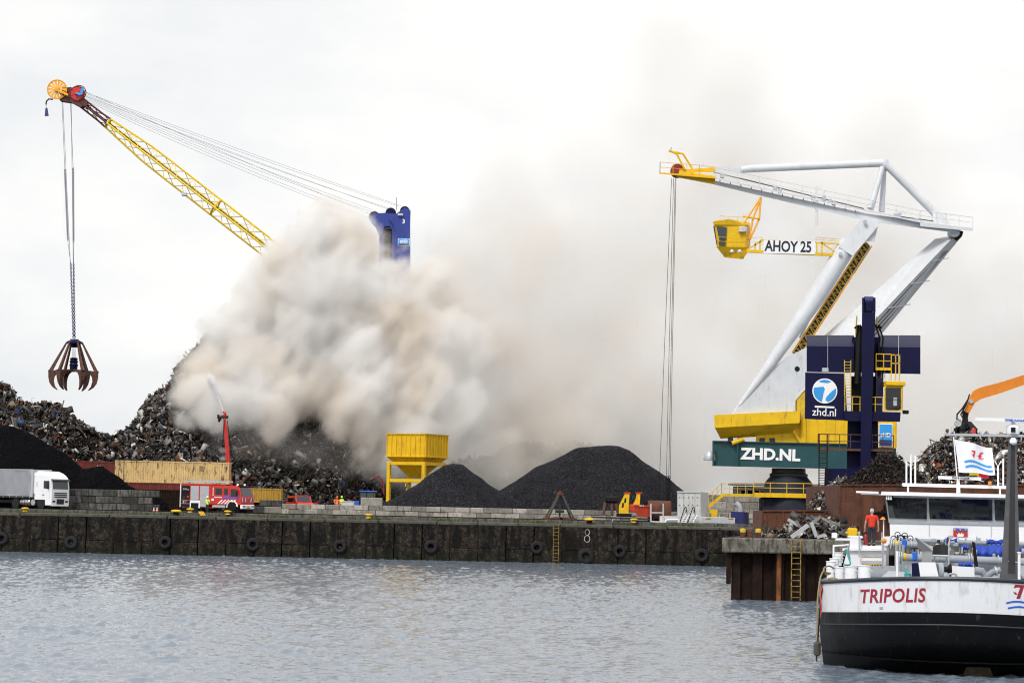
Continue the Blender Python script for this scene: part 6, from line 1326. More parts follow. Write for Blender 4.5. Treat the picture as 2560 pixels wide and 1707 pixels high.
# ---- dark blue material-handling crane in front
def blue_crane():
    Y = 214.0
    r = T('mobile_crane', 'dark blue mobile crane with round logo, seen from behind its mast', 'crane', (PX(2150, 1300, Y), Y, 4.3))
    z43 = 4.3
    # undercarriage on the jetty
    part(r, 'base', 'navy', lambda b: b.hexa([P(2058, 1290, Y-1.5), P(2142, 1290, Y-1.5), P(2142, 1290, Y+3), P(2058, 1290, Y+3)], [P(2062, 1171, Y-1.5), P(2140, 1171, Y-1.5), P(2140, 1171, Y+3), P(2062, 1171, Y+3)]))
    part(r, 'base', 'navy', lambda b: b.box((PX(2150, 1300, Y), Y+1, 5.2), (9, 6, 1.8), bev=.1))
    part(r, 'column', 'navy', lambda b: b.hexa([P(2117, 1172, Y-1), P(2196, 1174, Y-1), P(2196, 1174, Y+2), P(2117, 1172, Y+2)], [P(2119, 1046, Y-1), P(2195, 1048, Y-1), P(2195, 1048, Y+2), P(2119, 1046, Y+2)]))
    part(r, 'column_foot', 'navy', lambda b: b.hexa([P(2140, 1300, Y-1.5), P(2200, 1300, Y-1.5), P(2200, 1300, Y+2), P(2140, 1300, Y+2)], [P(2140, 1170, Y-1.5), P(2196, 1172, Y-1.5), P(2196, 1172, Y+2), P(2140, 1170, Y+2)]))
    # lower gallery
    part(r, 'lower_gallery', 'rust_brown', lambda b: b.hexa([P(2044, 1125, Y-2.2), P(2234, 1129, Y-2.2), P(2234, 1129, Y+1), P(2044, 1125, Y+1)], [P(2044, 1119, Y-2.2), P(2234, 1123, Y-2.2), P(2234, 1123, Y+1), P(2044, 1119, Y+1)]))
    rail_parts(r, [P(2045, 1119, Y-2.2), P(2234, 1123, Y-2.2)], 'rust_brown', 1.3, .045, 1.0)
    for px in (2048, 2068):
        part(r, 'ladder_stile', 'rust_dark', lambda b: b.bar(P(px, 1085, Y-2.3), P(px-1, 1262, Y-2.3), .1))
    for i in range(22): part(r, 'ladder_rung', 'rust_dark', lambda b: b.tube(P(2048, 1126+i*6.2, Y-2.3), P(2067, 1126+i*6.2, Y-2.3), .03, n=5))
    # upper works
    for (x0, x1) in ((2016.6, 2069), (2069.8, 2135), (2195, 2246), (2246.8, 2301)):
        part(r, 'counterweight', 'navy', lambda b: b.hexa([P(x0, 929+(x0-2016)*.021, Y-1.2), P(x1, 929+(x1-2016)*.021, Y-1.2), P(x1, 930, Y+3), P(x0, 930, Y+3)], [P(x0, 865+(x0-2016)*.012, Y-1.2), P(x1, 865+(x1-2016)*.012, Y-1.2), P(x1, 838, Y+3), P(x0, 838, Y+3)]))
        part(r, 'counterweight_top', 'navy', lambda b: b.hexa([P(x0, 865+(x0-2016)*.012, Y-1.2), P(x1, 865+(x1-2016)*.012, Y-1.2), P(x1, 866, Y+3), P(x0, 866, Y+3)], [P(x0, 838+(x0-2016)*.012, Y+1.4), P(x1, 838+(x1-2016)*.012, Y+1.4), P(x1, 838+(x1-2016)*.012, Y+3), P(x0, 838+(x0-2016)*.012, Y+3)]))
    part(r, 'rear_frame', 'navy', lambda b: b.hexa([P(2130, 930, Y), P(2200, 932, Y), P(2200, 932, Y+3), P(2130, 930, Y+3)], [P(2130, 842, Y), P(2200, 843, Y), P(2200, 843, Y+3), P(2130, 842, Y+3)]))
    part(r, 'engine_house', 'navy', lambda b: b.hexa([P(2012, 1047, Y-2), P(2119, 1051, Y-2), P(2119, 1051, Y+2.5), P(2012, 1047, Y+2.5)], [P(2013, 931, Y-2), P(2112, 934, Y-2), P(2112, 934, Y+2.5), P(2013, 931, Y+2.5)]))
    part(r, 'house_roof', 'galv', lambda b: b.hexa([P(2013, 931, Y-2.05), P(2112, 934, Y-2.05), P(2112, 934, Y+2.5), P(2013, 931, Y+2.5)], [P(2013, 929, Y-2.05), P(2112, 932, Y-2.05), P(2112, 932, Y+2.5), P(2013, 929, Y+2.5)]))
    part(r, 'vent', 'galv', lambda b: b.box(P(2063, 925, Y-1.6), (.6, .5, .4), bev=.05))
    # round logo
    c = P(2062, 977, Y-2.03); rr = 31/26.3
    b = MB(); b.lathe([(.01, -.02), (rr, -.02), (rr, .02)], c, 'Y', 40); lg = b.obj('logo_disc', 'white_print', r, world=True)
    def arc(pts, y): b = MB(); b.prism([c+Vector((x*rr, y, z*rr)) for x, z in pts], (0, .02, 0)); b.obj('logo_mark', 'sky_blue', lg, world=True)
    ar = lambda a0, a1, k, n=10: [(k*math.cos(R(a0+(a1-a0)*i/n)), k*math.sin(R(a0+(a1-a0)*i/n))) for i in range(n+1)]
    arc(ar(55, 125, .9)+[(-.1, .66), (.2, .64)], -.045)
    arc(ar(165, 255, .9)+[(-.1, -.15), (.0, .15), (-.1, .34), (-.5, .30)], -.045)
    arc(ar(-75, 15, .9)+[(.55, -.02), (.15, -.45), (.05, -.7)], -.045)
    part(r, 'logo_line', 'white_print', lambda b: b.bar(P(2037, 1016, Y-2.04), P(2086, 1018, Y-2.04), .04, .17))
    vs, fs = text_mesh('zhd.nl', 1.02, bold=.008, sx=.95); M = Matrix.Rotation(R(1.2), 3, 'Y'); l = P(2061, 1031, Y-2.03); b = MB(); b.add([M @ Vector(v)+l for v in vs], fs); b.obj('lettering', 'white_print', r, world=True)
    # mast
    part(r, 'mast', 'navy', lambda b: b.hexa([P(2151, 1172, Y-3), P(2176, 1172, Y-3), P(2176, 1172, Y-1.8), P(2151, 1172, Y-1.8)], [P(2155, 780, Y-3), P(2188.5, 780, Y-3), P(2188.5, 780, Y-1.8), P(2155, 780, Y-1.8)]))
    for a_, c_ in ((2155, 2161), (2182.5, 2189)): part(r, 'mast_fork', 'navy', lambda b: b.hexa([P(a_, 780, Y-3), P(c_, 780, Y-3), P(c_, 780, Y-1.8), P(a_, 780, Y-1.8)], [P(a_, 744, Y-3), P(c_, 744, Y-3), P(c_, 744, Y-1.8), P(a_, 744, Y-1.8)]))
    part(r, 'mast_sheave', 'navy_light', lambda b: b.tube(P(2161, 752, Y-2.4), P(2183, 752, Y-2.4), .42, n=16)); part(r, 'mast_block', 'navy', lambda b: b.box(P(2172, 768, Y-2.4), (.8, .9, .9), bev=.05))
    for px in (2137, 2143, 2196, 2204):
        part(r, 'hose', 'black', lambda b: b.pipe([P(px, 820, Y-1.5), P(px+(8 if px < 2170 else -8), 812, Y-1.9), P(px+4, 845, Y-1.6), P(px+(6 if px < 2170 else -6), 940, Y-1.2)], .09, 6))
    part(r, 'cylinder', 'black', lambda b: b.tube(P(2143, 960, Y-1.5), P(2150, 815, Y-1.5), .32, n=12)); part(r, 'cylinder_rod', 'yellow_worn', lambda b: b.tube(P(2142, 790, Y-1.4), P(2139, 840, Y-1.4), .07, n=6)); part(r, 'cylinder_rod', 'yellow_worn', lambda b: b.tube(P(2192, 792, Y-1.4), P(2194, 830, Y-1.4), .07, n=6))
    part(r, 'inner_frame', 'black', lambda b: b.hexa([P(2128, 1030, Y+.2), P(2195, 1030, Y+.2), P(2195, 1030, Y+1), P(2128, 1030, Y+1)], [P(2128, 940, Y+.2), P(2195, 940, Y+.2), P(2195, 940, Y+1), P(2128, 940, Y+1)]))
    part(r, 'post', 'navy_light', lambda b: b.bar(P(2198, 930, Y-.5), P(2197, 1030, Y-.5), .7))
    # platform, cab, rails
    part(r, 'platform', 'navy', lambda b: b.hexa([P(2112, 1052, Y-2.6), P(2250, 1054, Y-2.6), P(2250, 1054, Y+1.5), P(2112, 1052, Y+1.5)], [P(2112, 1027, Y-2.6), P(2252, 1030, Y-2.6), P(2252, 1030, Y+1.5), P(2112, 1027, Y+1.5)]))
    rail_parts(r, [P(2112, 1027, Y-2.5), P(2207, 1029, Y-2.5)], 'yellow_worn', 1.35, .045, .7)
    part(r, 'cab_frame', 'yellow', lambda b: b.hexa([P(2210, 1027, Y-2.5), P(2255, 1027, Y-2.5), P(2257, 1027, Y-.4), P(2214, 1027, Y-.4)], [P(2211, 957, Y-2.5), P(2256, 957, Y-2.5), P(2258, 957, Y-.4), P(2214, 957, Y-.4)]))
    part(r, 'cab_roof', 'yellow', lambda b: b.box(P(2234, 960, Y-1.6), (1.85, 2.3, .42), bev=.06))
    pr(r, 'cab_window', 'glass', [(2214, 969), (2252, 969), (2252, 1020), (2248, 1024), (2218, 1024), (2214, 1020)], Y-2.56, .05); part(r, 'cab_bar', 'dark_steel', lambda b: b.bar(P(2214, 998, Y-2.6), P(2252, 999, Y-2.6), .06)); part(r, 'cab_seat', 'grey_paint', lambda b: b.box(P(2238, 1004, Y-2.58), (.35, .06, .8), bev=.03))
    part(r, 'cab_light', 'black', lambda b: b.box(P(2264, 1030, Y-1.5), (.55, .4, .35), bev=.04))
    part(r, 'upper_balcony', 'yellow', lambda b: b.hexa([P(2189, 925, Y-2.3), P(2228, 926, Y-2.3), P(2228, 926, Y-.8), P(2189, 925, Y-.8)], [P(2189, 918, Y-2.3), P(2228, 919, Y-2.3), P(2228, 919, Y-.8), P(2189, 918, Y-.8)]))
    rail_parts(r, [P(2190, 919, Y-2.3), P(2228, 920, Y-2.3)], 'yellow', 1.3, .045, .7)
    for px in (2228, 2239, 2249): part(r, 'stair_post', 'yellow', lambda b: b.bar(P(px, 886, Y-2.2), P(px, 952, Y-2.2), .09))
    for py in (887, 908): part(r, 'stair_rail', 'yellow', lambda b: b.bar(P(2228, py, Y-2.2), P(2250, py, Y-2.2), .09))
    for px in (2111, 2127):
        part(r, 'ladder_stile', 'yellow_worn', lambda b: b.bar(P(px, 900, Y-2.3), P(px, 990, Y-2.3), .06))
    for i in range(12): part(r, 'ladder_rung', 'yellow_worn', lambda b: b.tube(P(2111, 905+i*7.2, Y-2.3), P(2127, 905+i*7.2, Y-2.3), .03, n=5))
    for px in (2192, 2203, 2212): part(r, 'aerial', 'galv', lambda b: b.tube(P(px, 945, Y-1.6), P(px, 925 if px > 2195 else 918, Y-1.6), .03, n=4))
blue_crane()
# ================================================================== scrap, bins and machine on the jetty
ZJ = 4.3
SILV = np.array([14, 14, 14, 16, 16, 11, 6, 5, 2, 6, 5, .8, .8, 6, 6]); SILV = SILV/SILV.sum()
BRN = np.array([30, 25, 6, 1, .5, .2, 16, 26, 1, 1, .5, .1, .2, .1, 4]); BRN = BRN/BRN.sum()
def bin_box(label, pts0, pts1, m, group):
    r = T('scrap_bin', label, 'steel bin', ((pts0[0]+pts0[1])/2), 0, group)
    for i in range(4):
        j = (i+1) % 4; b = MB(); b.quad(pts0[i], pts0[j], pts1[j], pts1[i]); o = b.obj('side_plate', m, r, world=True, sharp=0); s = o.modifiers.new('thick', 'SOLIDIFY'); s.thickness = .12; s.offset = 0
    a, c = Vector(pts0[0]), Vector(pts0[1]); n = int((c-a).length/1.5)
    for i in range(n+1):
        t = i/n; b = MB(); b.bar(Vector(pts0[0]).lerp(Vector(pts0[1]), t)+Vector((0, -.1, 0)), Vector(pts1[0]).lerp(Vector(pts1[1]), t)+Vector((0, -.1, 0)), .09, .09); b.obj('stiffener', m, r, world=True)
    b = MB(); b.bar(Vector(pts1[0])+Vector((0, -.08, 0)), Vector(pts1[1])+Vector((0, -.08, 0)), .16, .12); b.obj('rim', m, r, world=True)
    return r
def rect(px0, px1, pyt, Y, dep, zb=ZJ):
    a, c = P(px0, pyt, Y), P(px1, pyt, Y)
    lo = [(a.x, Y, zb), (c.x, Y, zb), (c.x, Y+dep, zb), (a.x, Y+dep, zb)]; hi = [(a.x, Y, a.z), (c.x, Y, c.z), (c.x, Y+dep, c.z), (a.x, Y+dep, a.z)]
    return [Vector(v) for v in lo], [Vector(v) for v in hi]
bin_box('low rusty brown steel bin on the jetty, left of the tall bay', *rect(1906, 2062, 1276, 168, 6), 'rust', 'rusty steel bins on the jetty')
bin_box('tall rusty brown steel bay wall behind the man in red', *rect(2099, 2800, 1212, 164, 18), 'rust', 'rusty steel bins on the jetty')
scrap_heap('dark brown matted swarf heap above the tall rusty bay', [(2085, 1222), (2110, 1200), (2150, 1180), (2178, 1158), (2200, 1138), (2220, 1134), (2238, 1142), (2262, 1165), (2300, 1195), (2330, 1230)], 169, .8, 16000, 31, smin=.04, smax=.17, soft=1.0, rough=.5, depth=6, back=6, big=10, zb=ZJ+2.2, palw=BRN, group='scrap on the jetty', bright=.55)
scrap_heap('shiny grey metal scrap heap in the bay behind the flag', [(2225, 1230), (2268, 1175), (2300, 1145), (2335, 1112), (2370, 1098), (2420, 1092), (2480, 1102), (2540, 1098), (2620, 1085), (2760, 1085)], 176, .85, 17000, 32, smin=.06, smax=.42, soft=1.5, rough=.7, depth=10, back=6, big=60, zb=ZJ+2, palw=SILV, group='scrap on the jetty', bright=1.35, pm='scrap_shiny')
scrap_heap('silvery crushed scrap spilling between the two rusty bins', [(2018, 1290), (2035, 1265), (2055, 1238), (2075, 1222), (2095, 1205), (2115, 1200)], 172.5, .9, 4500, 33, smin=.06, smax=.38, soft=1.0, rough=.6, depth=3.5, back=3, big=16, zb=ZJ, palw=SILV, group='scrap on the jetty', bright=1.35, pm='scrap_shiny')
scrap_heap('low litter of bent scrap lying along the jetty edge', [(1868, 1345), (1885, 1338), (1930, 1332), (1965, 1322), (1995, 1300), (2020, 1298), (2050, 1305), (2080, 1300), (2120, 1325), (2160, 1345)], 161.5, .7, 1500, 34, smin=.08, smax=.5, soft=.6, rough=.5, depth=4.5, back=3, big=22, zb=ZJ+.0, palw=SILV, group='scrap on the jetty', bright=.9)
def beam(label, a, c, Y, w, m, h=None, Y2=None):
    p, q = P(*a, Y), P(*c, Y2 or Y); mid = (p+q)/2
    b = MB(); b.bar(p-mid, q-mid, w, h or w); o = b.obj('scrap_beam', m); o.location = mid; tag(o, label, 'scrap beam', 'long scrap pieces on the jetty')
beam('long grey beam leaning up from the jetty ladder', (1978, 1343), (2020, 1312), 158.2, .28, 'grey_paint')
beam('grey steel beam propped like the left rafter of a roof', (2020, 1318), (2052, 1290), 159.5, .5, 'concrete', .16)
beam('grey steel beam propped like the right rafter of a roof', (2048, 1291), (2072, 1305), 159.6, .4, 'concrete', .14)
beam('thin upright grey bar under the propped beams', (2028, 1305), (2041, 1342), 158.8, .24, 'grey_paint')
beam('pinkish plank sticking up from the jetty litter', (1990, 1301), (2004, 1322), 159.2, .16, 'concrete')
beam('grey tube lying over the low rusty bin edge', (1970, 1298), (1998, 1314), 159.8, .22, 'galv')
beam('short grey bar pointing right above the jetty edge', (2042, 1343), (2062, 1336), 158.4, .2, 'galv')
b = MB(); m_ = P(2088, 1308, 160); b.hexa([P(2074, 1316, 160)-m_, P(2100, 1321, 160)-m_, P(2100, 1321, 160.3)-m_, P(2074, 1316, 160.3)-m_], [P(2072, 1298, 160)-m_, P(2100, 1308, 160)-m_, P(2100, 1308, 160.3)-m_, P(2072, 1298, 160.3)-m_]); o = b.obj('scrap_plate', 'concrete'); o.location = m_; tag(o, 'pale bent steel plate right of the propped beams', 'scrap plate')
b = MB(); m_ = P(2050, 1330, 160.5); b.hexa([P(2018, 1346, 160)-m_, P(2095, 1346, 160)-m_, P(2095, 1346, 160.4)-m_, P(2018, 1346, 160.4)-m_], [P(2030, 1318, 161)-m_, P(2085, 1312, 161)-m_, P(2085, 1312, 161.4)-m_, P(2030, 1318, 161.4)-m_]); o = b.obj('scrap_plate', 'rust'); o.location = m_; tag(o, 'rusty folded plate lying under the propped beams', 'scrap plate')
for lb, px, py, c1 in (('rusty bollard with yellow top on the jetty corner', 1857, 1343, 'yellow_worn'), ('brown rusty bollard second from the jetty corner', 1875, 1343, 'rust_brown'), ('yellow rusty bollard beside the low rusty bin', 1896, 1340, 'yellow_worn')):
    p = P(px, py, 157.2+(px-1857)*.02); r = T('bollard', lb, 'bollard', (p.x, p.y, ZJ), 0, 'bollards on the jetty'); b = MB(); b.lathe([(.2, 0), (.19, .35)], (0, 0, 0), 'Z', 14); b.obj('post', 'rust', r); b = MB(); b.lathe([(.19, .35), (.21, .37), (.2, .60), (.05, .64)], (0, 0, 0), 'Z', 14); b.obj('cap', c1, r)
# orange material handler reaching in from the right
def handler():
    Y = 184; r = T('material_handler', 'orange material handler boom holding a dark grab over the scrap', 'excavator', (PX(2760, 1260, Y), Y, ZJ))
    up = [(2760, 858), (2640, 905), (2560, 937), (2500, 956), (2452, 968), (2436, 976), (2428, 990), (2420, 1008), (2411, 1028)]; lo = [(2423, 1033), (2437, 1008), (2450, 998), (2500, 983), (2560, 962), (2640, 935), (2760, 890)]
    pr(r, 'stick', 'orange', up+lo, Y-.3, .6, sharp=30)
    part(r, 'pin', 'galv', lambda b: b.lathe([(.02, -.06), (.18, -.06), (.18, .06)], P(2428, 1003, Y-.36), 'Y', 14))
    part(r, 'hose', 'black', lambda b: b.pipe([P(2419, 1000, Y-.4), P(2405, 1022, Y-.5), P(2393, 1035, Y-.5), P(2392, 1047, Y-.5), P(2402, 1052, Y-.4)], .07, 6)); part(r, 'hose', 'black', lambda b: b.pipe([P(2424, 985, Y-.4), P(2416, 1010, Y-.5), P(2402, 1036, Y-.5), P(2408, 1046, Y-.5)], .06, 6))
    part(r, 'rotator', 'black', lambda b: b.pipe([P(2414, 1027, Y), P(2413, 1045, Y), P(2413, 1058, Y)], [.3, .22, .3], 10))
    part(r, 'lamp', 'galv', lambda b: b.lathe([(.02, -.05), (.28, -.06), (.3, .1), (.15, .3)], P(2395, 1058, Y-.6), 'Y', 16))
    g = T('cactus_grab', 'dark steel grab buried in the grey scrap below the orange boom', 'grab', P(2416, 1080, Y-.1)-Vector((0, 0, 0)))
    for i in range(5):
        a = 2*math.pi*i/5+.3; u = Vector((math.cos(a), math.sin(a), 0)); b = MB(); b.pipe([u*.25+Vector((0, 0, .75)), u*.75+Vector((0, 0, .2)), u*.7+Vector((0, 0, -.5)), u*.2+Vector((0, 0, -1.1))], [.2, .26, .2, .06], 6); b.obj('tine', 'black', g)
    b = MB(); b.lathe([(.25, 0), (.42, .3), (.3, .75), (.2, .85)], (0, 0, 0), 'Z', 14); b.obj('head', 'black', g)
    # machine itself, outside the frame
    part(r, 'boom', 'orange', lambda b: b.hexa([P(2750, 900, Y-.3), P(2770, 855, Y-.3), P(2770, 855, Y+.3), P(2750, 900, Y+.3)], [P(2860, 1150, Y-.4), P(2920, 1140, Y-.4), P(2920, 1140, Y+.4), P(2860, 1150, Y+.4)]))
    c = P(2900, 1200, Y); b = MB(); b.box((c.x, Y, 8.2), (5.5, 3, 2.4), bev=.2); b.obj('upper_body', 'orange', r, world=True); b = MB(); b.box((c.x-1.6, Y-1.2, 9.6), (1.6, 1.3, 1.9), bev=.1); b.obj('cab', 'glass', r, world=True)
    for s in (-1, 1): b = MB(); b.box((c.x, Y+s*1.3, 5.0), (5.5, .7, 1.3), bev=.4); b.obj('track', 'black', r, world=True)
    b = MB(); b.box((c.x, Y, 6.4), (2, 2, 2.0)); b.obj('turntable', 'dark_steel', r, world=True)
handler()
# ================================================================== the tanker TRIPOLIS, bow towards the camera
SO = Vector((12.75, 92, 0)); SA = R(11); SW = 11.4
SU = Vector((math.cos(SA), -math.sin(SA), 0)); SV = Vector((math.sin(SA), math.cos(SA), 0))
def SP(u, v, z): return SO+SU*u+SV*v+Vector((0, 0, z))
SH = T('tanker_barge', 'white and black inland tanker bow with red name lettering', 'ship', (SO.x+5, 96, 0))
def bowA(z): return np.interp(z, [-.8, 0, 1.0, 1.65, 2.2, 3.7], [2.6, 3.3, 4.25, 4.55, 4.72, 4.9])
def bow_pt(s, z, off=0.0):
    """s from -1 (left shoulder) to 1 (right shoulder)"""
    A = float(bowA(z)); f = abs(s)**2.7; v = -A*(1-f); u = SW/2*(1+s); ins = float(np.interp(z, [-.8, 0, 1.2], [.35, .16, 0])); u += -ins*s
    return SP(u+off*s*.35, v-off, z)
def sheer(s): return .42*(1-abs(s)**2)
def zrim(s): return 3.30+sheer(s)
def zwl(s): return 2.10+.33*(1-abs(s)**2)      # bottom of the white band
def hull_strip(name, m, z0, z1, nz, off=0.0, sharp=40):
    b = MB(); ss = [math.sin(math.pi/2*(-1+2*i/60)) for i in range(61)]
    L_ = [(None, 46)]+[(s, 0) for s in ss]+[(None, -46)]
    def pt(i, t):
        s, far = L_[i]
        if s is None:
            q = -1 if far > 0 else 1; z = z0(q)+(z1(q)-z0(q))*t; return bow_pt(q, z, off)+SV*46
        z = z0(s)+(z1(s)-z0(s))*t; return bow_pt(s, z, off)
    n = len(L_)
    for j in range(nz+1):
        for i in range(n): b.v.append(tuple(pt(i, j/nz)))
    for j in range(nz):
        for i in range(n-1): a = j*n+i; b.f.append((a, a+1, a+n+1, a+n))
    return b.obj(name, m, SH, world=True, sharp=sharp)
hull_strip('hull_bottom', 'hull_black', lambda s: -.8, lambda s: 1.62+.34*(1-s*s), 8)
hull_strip('hull_belt', 'hull_black', lambda s: 1.60+.34*(1-s*s), lambda s: zwl(s), 2, off=.05)
hull_strip('hull_bulwark', 'hull_white', lambda s: zwl(s), lambda s: zrim(s), 3, off=.02)
b = MB(); ss = [math.sin(math.pi/2*(-1+2*i/50)) for i in range(51)]; b.pipe([bow_pt(-1, zrim(-1))+SV*40]+[bow_pt(s, zrim(s)) for s in ss]+[bow_pt(1, zrim(1))+SV*40], .085, 8); b.obj('gunwale', 'gunwale', SH, world=True)
b = MB(); b.pipe([bow_pt(s, 1.61+.34*(1-s*s), .05) for s in ss], .035, 6); b.obj('rubbing_strip', 'dark_steel', SH, world=True)
ZD = 3.02
b = MB(); pts = [bow_pt(-1, ZD)+SV*46]+[bow_pt(s, ZD, -.06) for s in ss]+[bow_pt(1, ZD)+SV*46]; b.quad(*[tuple(p) for p in pts]); b.obj('deck', 'deck_grey', SH, world=True, sharp=0)
b = MB(); b.quad(*[tuple(p+Vector((0, 0, -2.5))) for p in pts]); b.obj('inner_floor', 'hull_black', SH, world=True, sharp=0)
# lettering laid on the curved bulwark
def on_bow(name, vs, fs, px, py, m, sx=1.0, off=.03):
    """flat lettering bent onto the bow, centred where the photograph shows it"""
    best = min(range(-95, 96), key=lambda i: abs(proj(bow_pt(i/100, 3.0))[0]-px)); s0 = best/100
    zc = min([2.3+.02*i for i in range(70)], key=lambda z: abs(proj(bow_pt(s0, z))[1]-py))
    b = MB(); out = []
    for x, y, z in vs:
        s = s0+x*sx/(SW/2); out.append(tuple(bow_pt(max(-.999, min(.999, s)), zc+z+sheer(s)-sheer(s0), off-y)))
    b.add(out, fs); return b.obj(name, m, SH, world=True, sharp=0)
def proj(p):
    q = p-Vector((0, 0, CAMZ)); d = q.dot(_f); return 1280+F*q.dot(_r)/d, 853.5-F*q.dot(_u)/d
def finer(vs, fs):
    bm = bmesh.new(); vv = [bm.verts.new(v) for v in vs]
    for f in fs:
        try: bm.faces.new([vv[i] for i in f])
        except ValueError: pass
    bm.verts.index_update(); r_ = ([tuple(v.co) for v in bm.verts], [tuple(v.index for v in f.verts) for f in bm.faces]); bm.free(); return r_
vs, fs = text_mesh('TRIPOLIS', .74, bold=.016, shear=.12, depth=.004, sx=.82, spacing=1.06); on_bow('ship_name', vs, fs, 2228, 1490, 'maroon_print', off=.03)
def he_mark(sc):
    """red monogram of two joined strokes, as flat shapes around (0, 0)"""
    polys = [[(-.52, .36), (-.1, .36), (-.14, .26), (-.44, .24), (-.58, .20)], [(-.26, .36), (-.1, .36), (-.3, -.26), (-.46, -.26)], [(-.6, .02), (.45, .06), (.42, -.04), (-.52, -.08)],
             [(.1, -.3), (.26, -.3), (.42, .2), (.28, .24)], [(.28, .24), (.42, .2), (.62, .38), (.66, .48), (.46, .42)], [(.1, -.3), (.26, -.3), (.52, -.22), (.6, -.1), (.4, -.18), (.2, -.2)]]
    return [[(x*sc, z*sc) for x, z in p] for p in polys]
def wave(sc, dz, n=12): return [(-.9*sc+1.8*sc*i/n, dz+.10*sc*math.sin(i/n*5.2)) for i in range(n+1)]
def bow_shape(name, polys, px, py, m, off=.03):
    vs, fs = [], []
    for p in polys:
        k = len(vs); vs += [(x, 0, z) for x, z in p]; fs.append(tuple(range(k, k+len(p))))
    return on_bow(name, vs, fs, px, py, m, off=off)
bow_shape('emblem', he_mark(.85), 2565, 1482, 'maroon_print')
def ribbon(sc, dz, w): a = wave(sc, dz); return [[a[i], a[i+1], (a[i+1][0], a[i+1][1]-w), (a[i][0], a[i][1]-w)] for i in range(len(a)-1)]
bow_shape('emblem_wave', ribbon(.85, 0, .07), 2565, 1508, 'blue_print'); bow_shape('emblem_wave', ribbon(.85, 0, .07), 2570, 1521, 'blue_print')
bow_shape('hawse_plate', [[(-.07, -.05), (.07, -.05), (.07, .05), (-.07, .05)]], 2203, 1520, 'galv')
mat('plate_brown', (.16, .12, .07), .8, var=.35, vscale=4)
b = MB(); b.hexa([tuple(bow_pt(-.02, -.25, .06)), tuple(bow_pt(.22, -.25, .06)), tuple(bow_pt(.22, -.25, -.2)), tuple(bow_pt(-.02, -.25, -.2))], [tuple(bow_pt(.02, .32, .03)), tuple(bow_pt(.18, .32, .03)), tuple(bow_pt(.18, .32, -.2)), tuple(bow_pt(.02, .32, -.2))]); b.obj('bow_plate', 'plate_brown', SH, world=True)  # brown tapered block set into the bow at the waterline
def sp(name, m, fn, parent=None, **kw): b = MB(); fn(b); return b.obj(name, m, parent or SH, world=True, **kw)
def drum(px, pt, pb, w, Y):
    a = P(px, pt, Y); z0 = P(px, pb, Y).z; rr = w/2*Y/F; b = MB(); b.lathe([(rr*.96, z0-.15), (rr*.94, a.z-.04), (rr*1.03, a.z-.03), (rr*1.03, a.z-.004), (rr*.98, a.z)], (a.x, Y, 0), 'Z', 20); o = b.obj('bollard', 'white_clean', SH, world=True)
    b = MB(); b.tube((a.x+rr*.7, Y-rr*.7, a.z*.6+z0*.4), (a.x+rr*1.15, Y-rr*1.05, a.z*.6+z0*.4), .035, n=8); b.obj('pin', 'galv', o, world=True)
for a in ((2161, 1412.5, 1447, 33, 93.2), (2127, 1415, 1447, 33, 94.2), (2099, 1417, 1447, 24, 95.0), (2077, 1419, 1447, 20, 95.8)): drum(*a)
for a in ((2078, 1402, 1420, 26, 99), (2086, 1395, 1412, 25, 101), (2093, 1388, 1405, 24, 103), (2097, 1380, 1398, 22, 105)): drum(*a)
# white forward structure with steps
Y = 108.6
sp('forecastle', 'white_clean', lambda b: b.hexa([P(2108, 1414, Y), P(2214, 1414, Y), P(2222, 1412, Y+2.4), P(2116, 1412, Y+2.4)], [P(2118, 1374, Y), P(2214, 1374, Y), P(2222, 1373, Y+2.4), P(2126, 1373, Y+2.4)]))
sp('forecastle_ledge', 'white_clean', lambda b: b.hexa([P(2106, 1376, Y-.15), P(2216, 1376, Y-.15), P(2222, 1375, Y+2.5), P(2112, 1375, Y+2.5)], [P(2106, 1370, Y-.15), P(2216, 1370, Y-.15), P(2222, 1369, Y+2.5), P(2112, 1369, Y+2.5)]))
sp('standing_platform', 'white_clean', lambda b: b.hexa([P(2148, 1370, Y+.3), P(2214, 1370, Y+.3), P(2220, 1369, Y+2.4), P(2154, 1369, Y+2.4)], [P(2148, 1364.5, Y+.3), P(2214, 1364.5, Y+.3), P(2220, 1362, Y+2.4), P(2154, 1362, Y+2.4)]))
sp('pillar', 'white_clean', lambda b: b.hexa([P(2124, 1372, Y), P(2152, 1372, Y), P(2155, 1372, Y+1.2), P(2128, 1372, Y+1.2)], [P(2126, 1344, Y), P(2150, 1344, Y), P(2153, 1344, Y+1.2), P(2130, 1344, Y+1.2)])); sp('pillar_cap', 'white_clean', lambda b: b.box(P(2138, 1342, Y+.5), (.62, 1.0, .12), bev=.05))
for py in (1384, 1401): sp('step_recess', 'grey_paint', lambda b: b.hexa([P(2154, py+8, Y-.03), P(2206, py+8, Y-.03), P(2206, py+8, Y+.2), P(2154, py+8, Y+.2)], [P(2154, py, Y-.03), P(2206, py, Y-.03), P(2206, py, Y+.2), P(2154, py, Y+.2)]))
sp('side_panel', 'white_clean', lambda b: b.hexa([P(2203, 1364, Y+.2), P(2218, 1364, Y+.2), P(2222, 1362, Y+2.2), P(2206, 1362, Y+2.2)], [P(2203, 1342, Y+.2), P(2240, 1340, Y+.2), P(2244, 1340, Y+2.2), P(2208, 1340, Y+2.2)]))
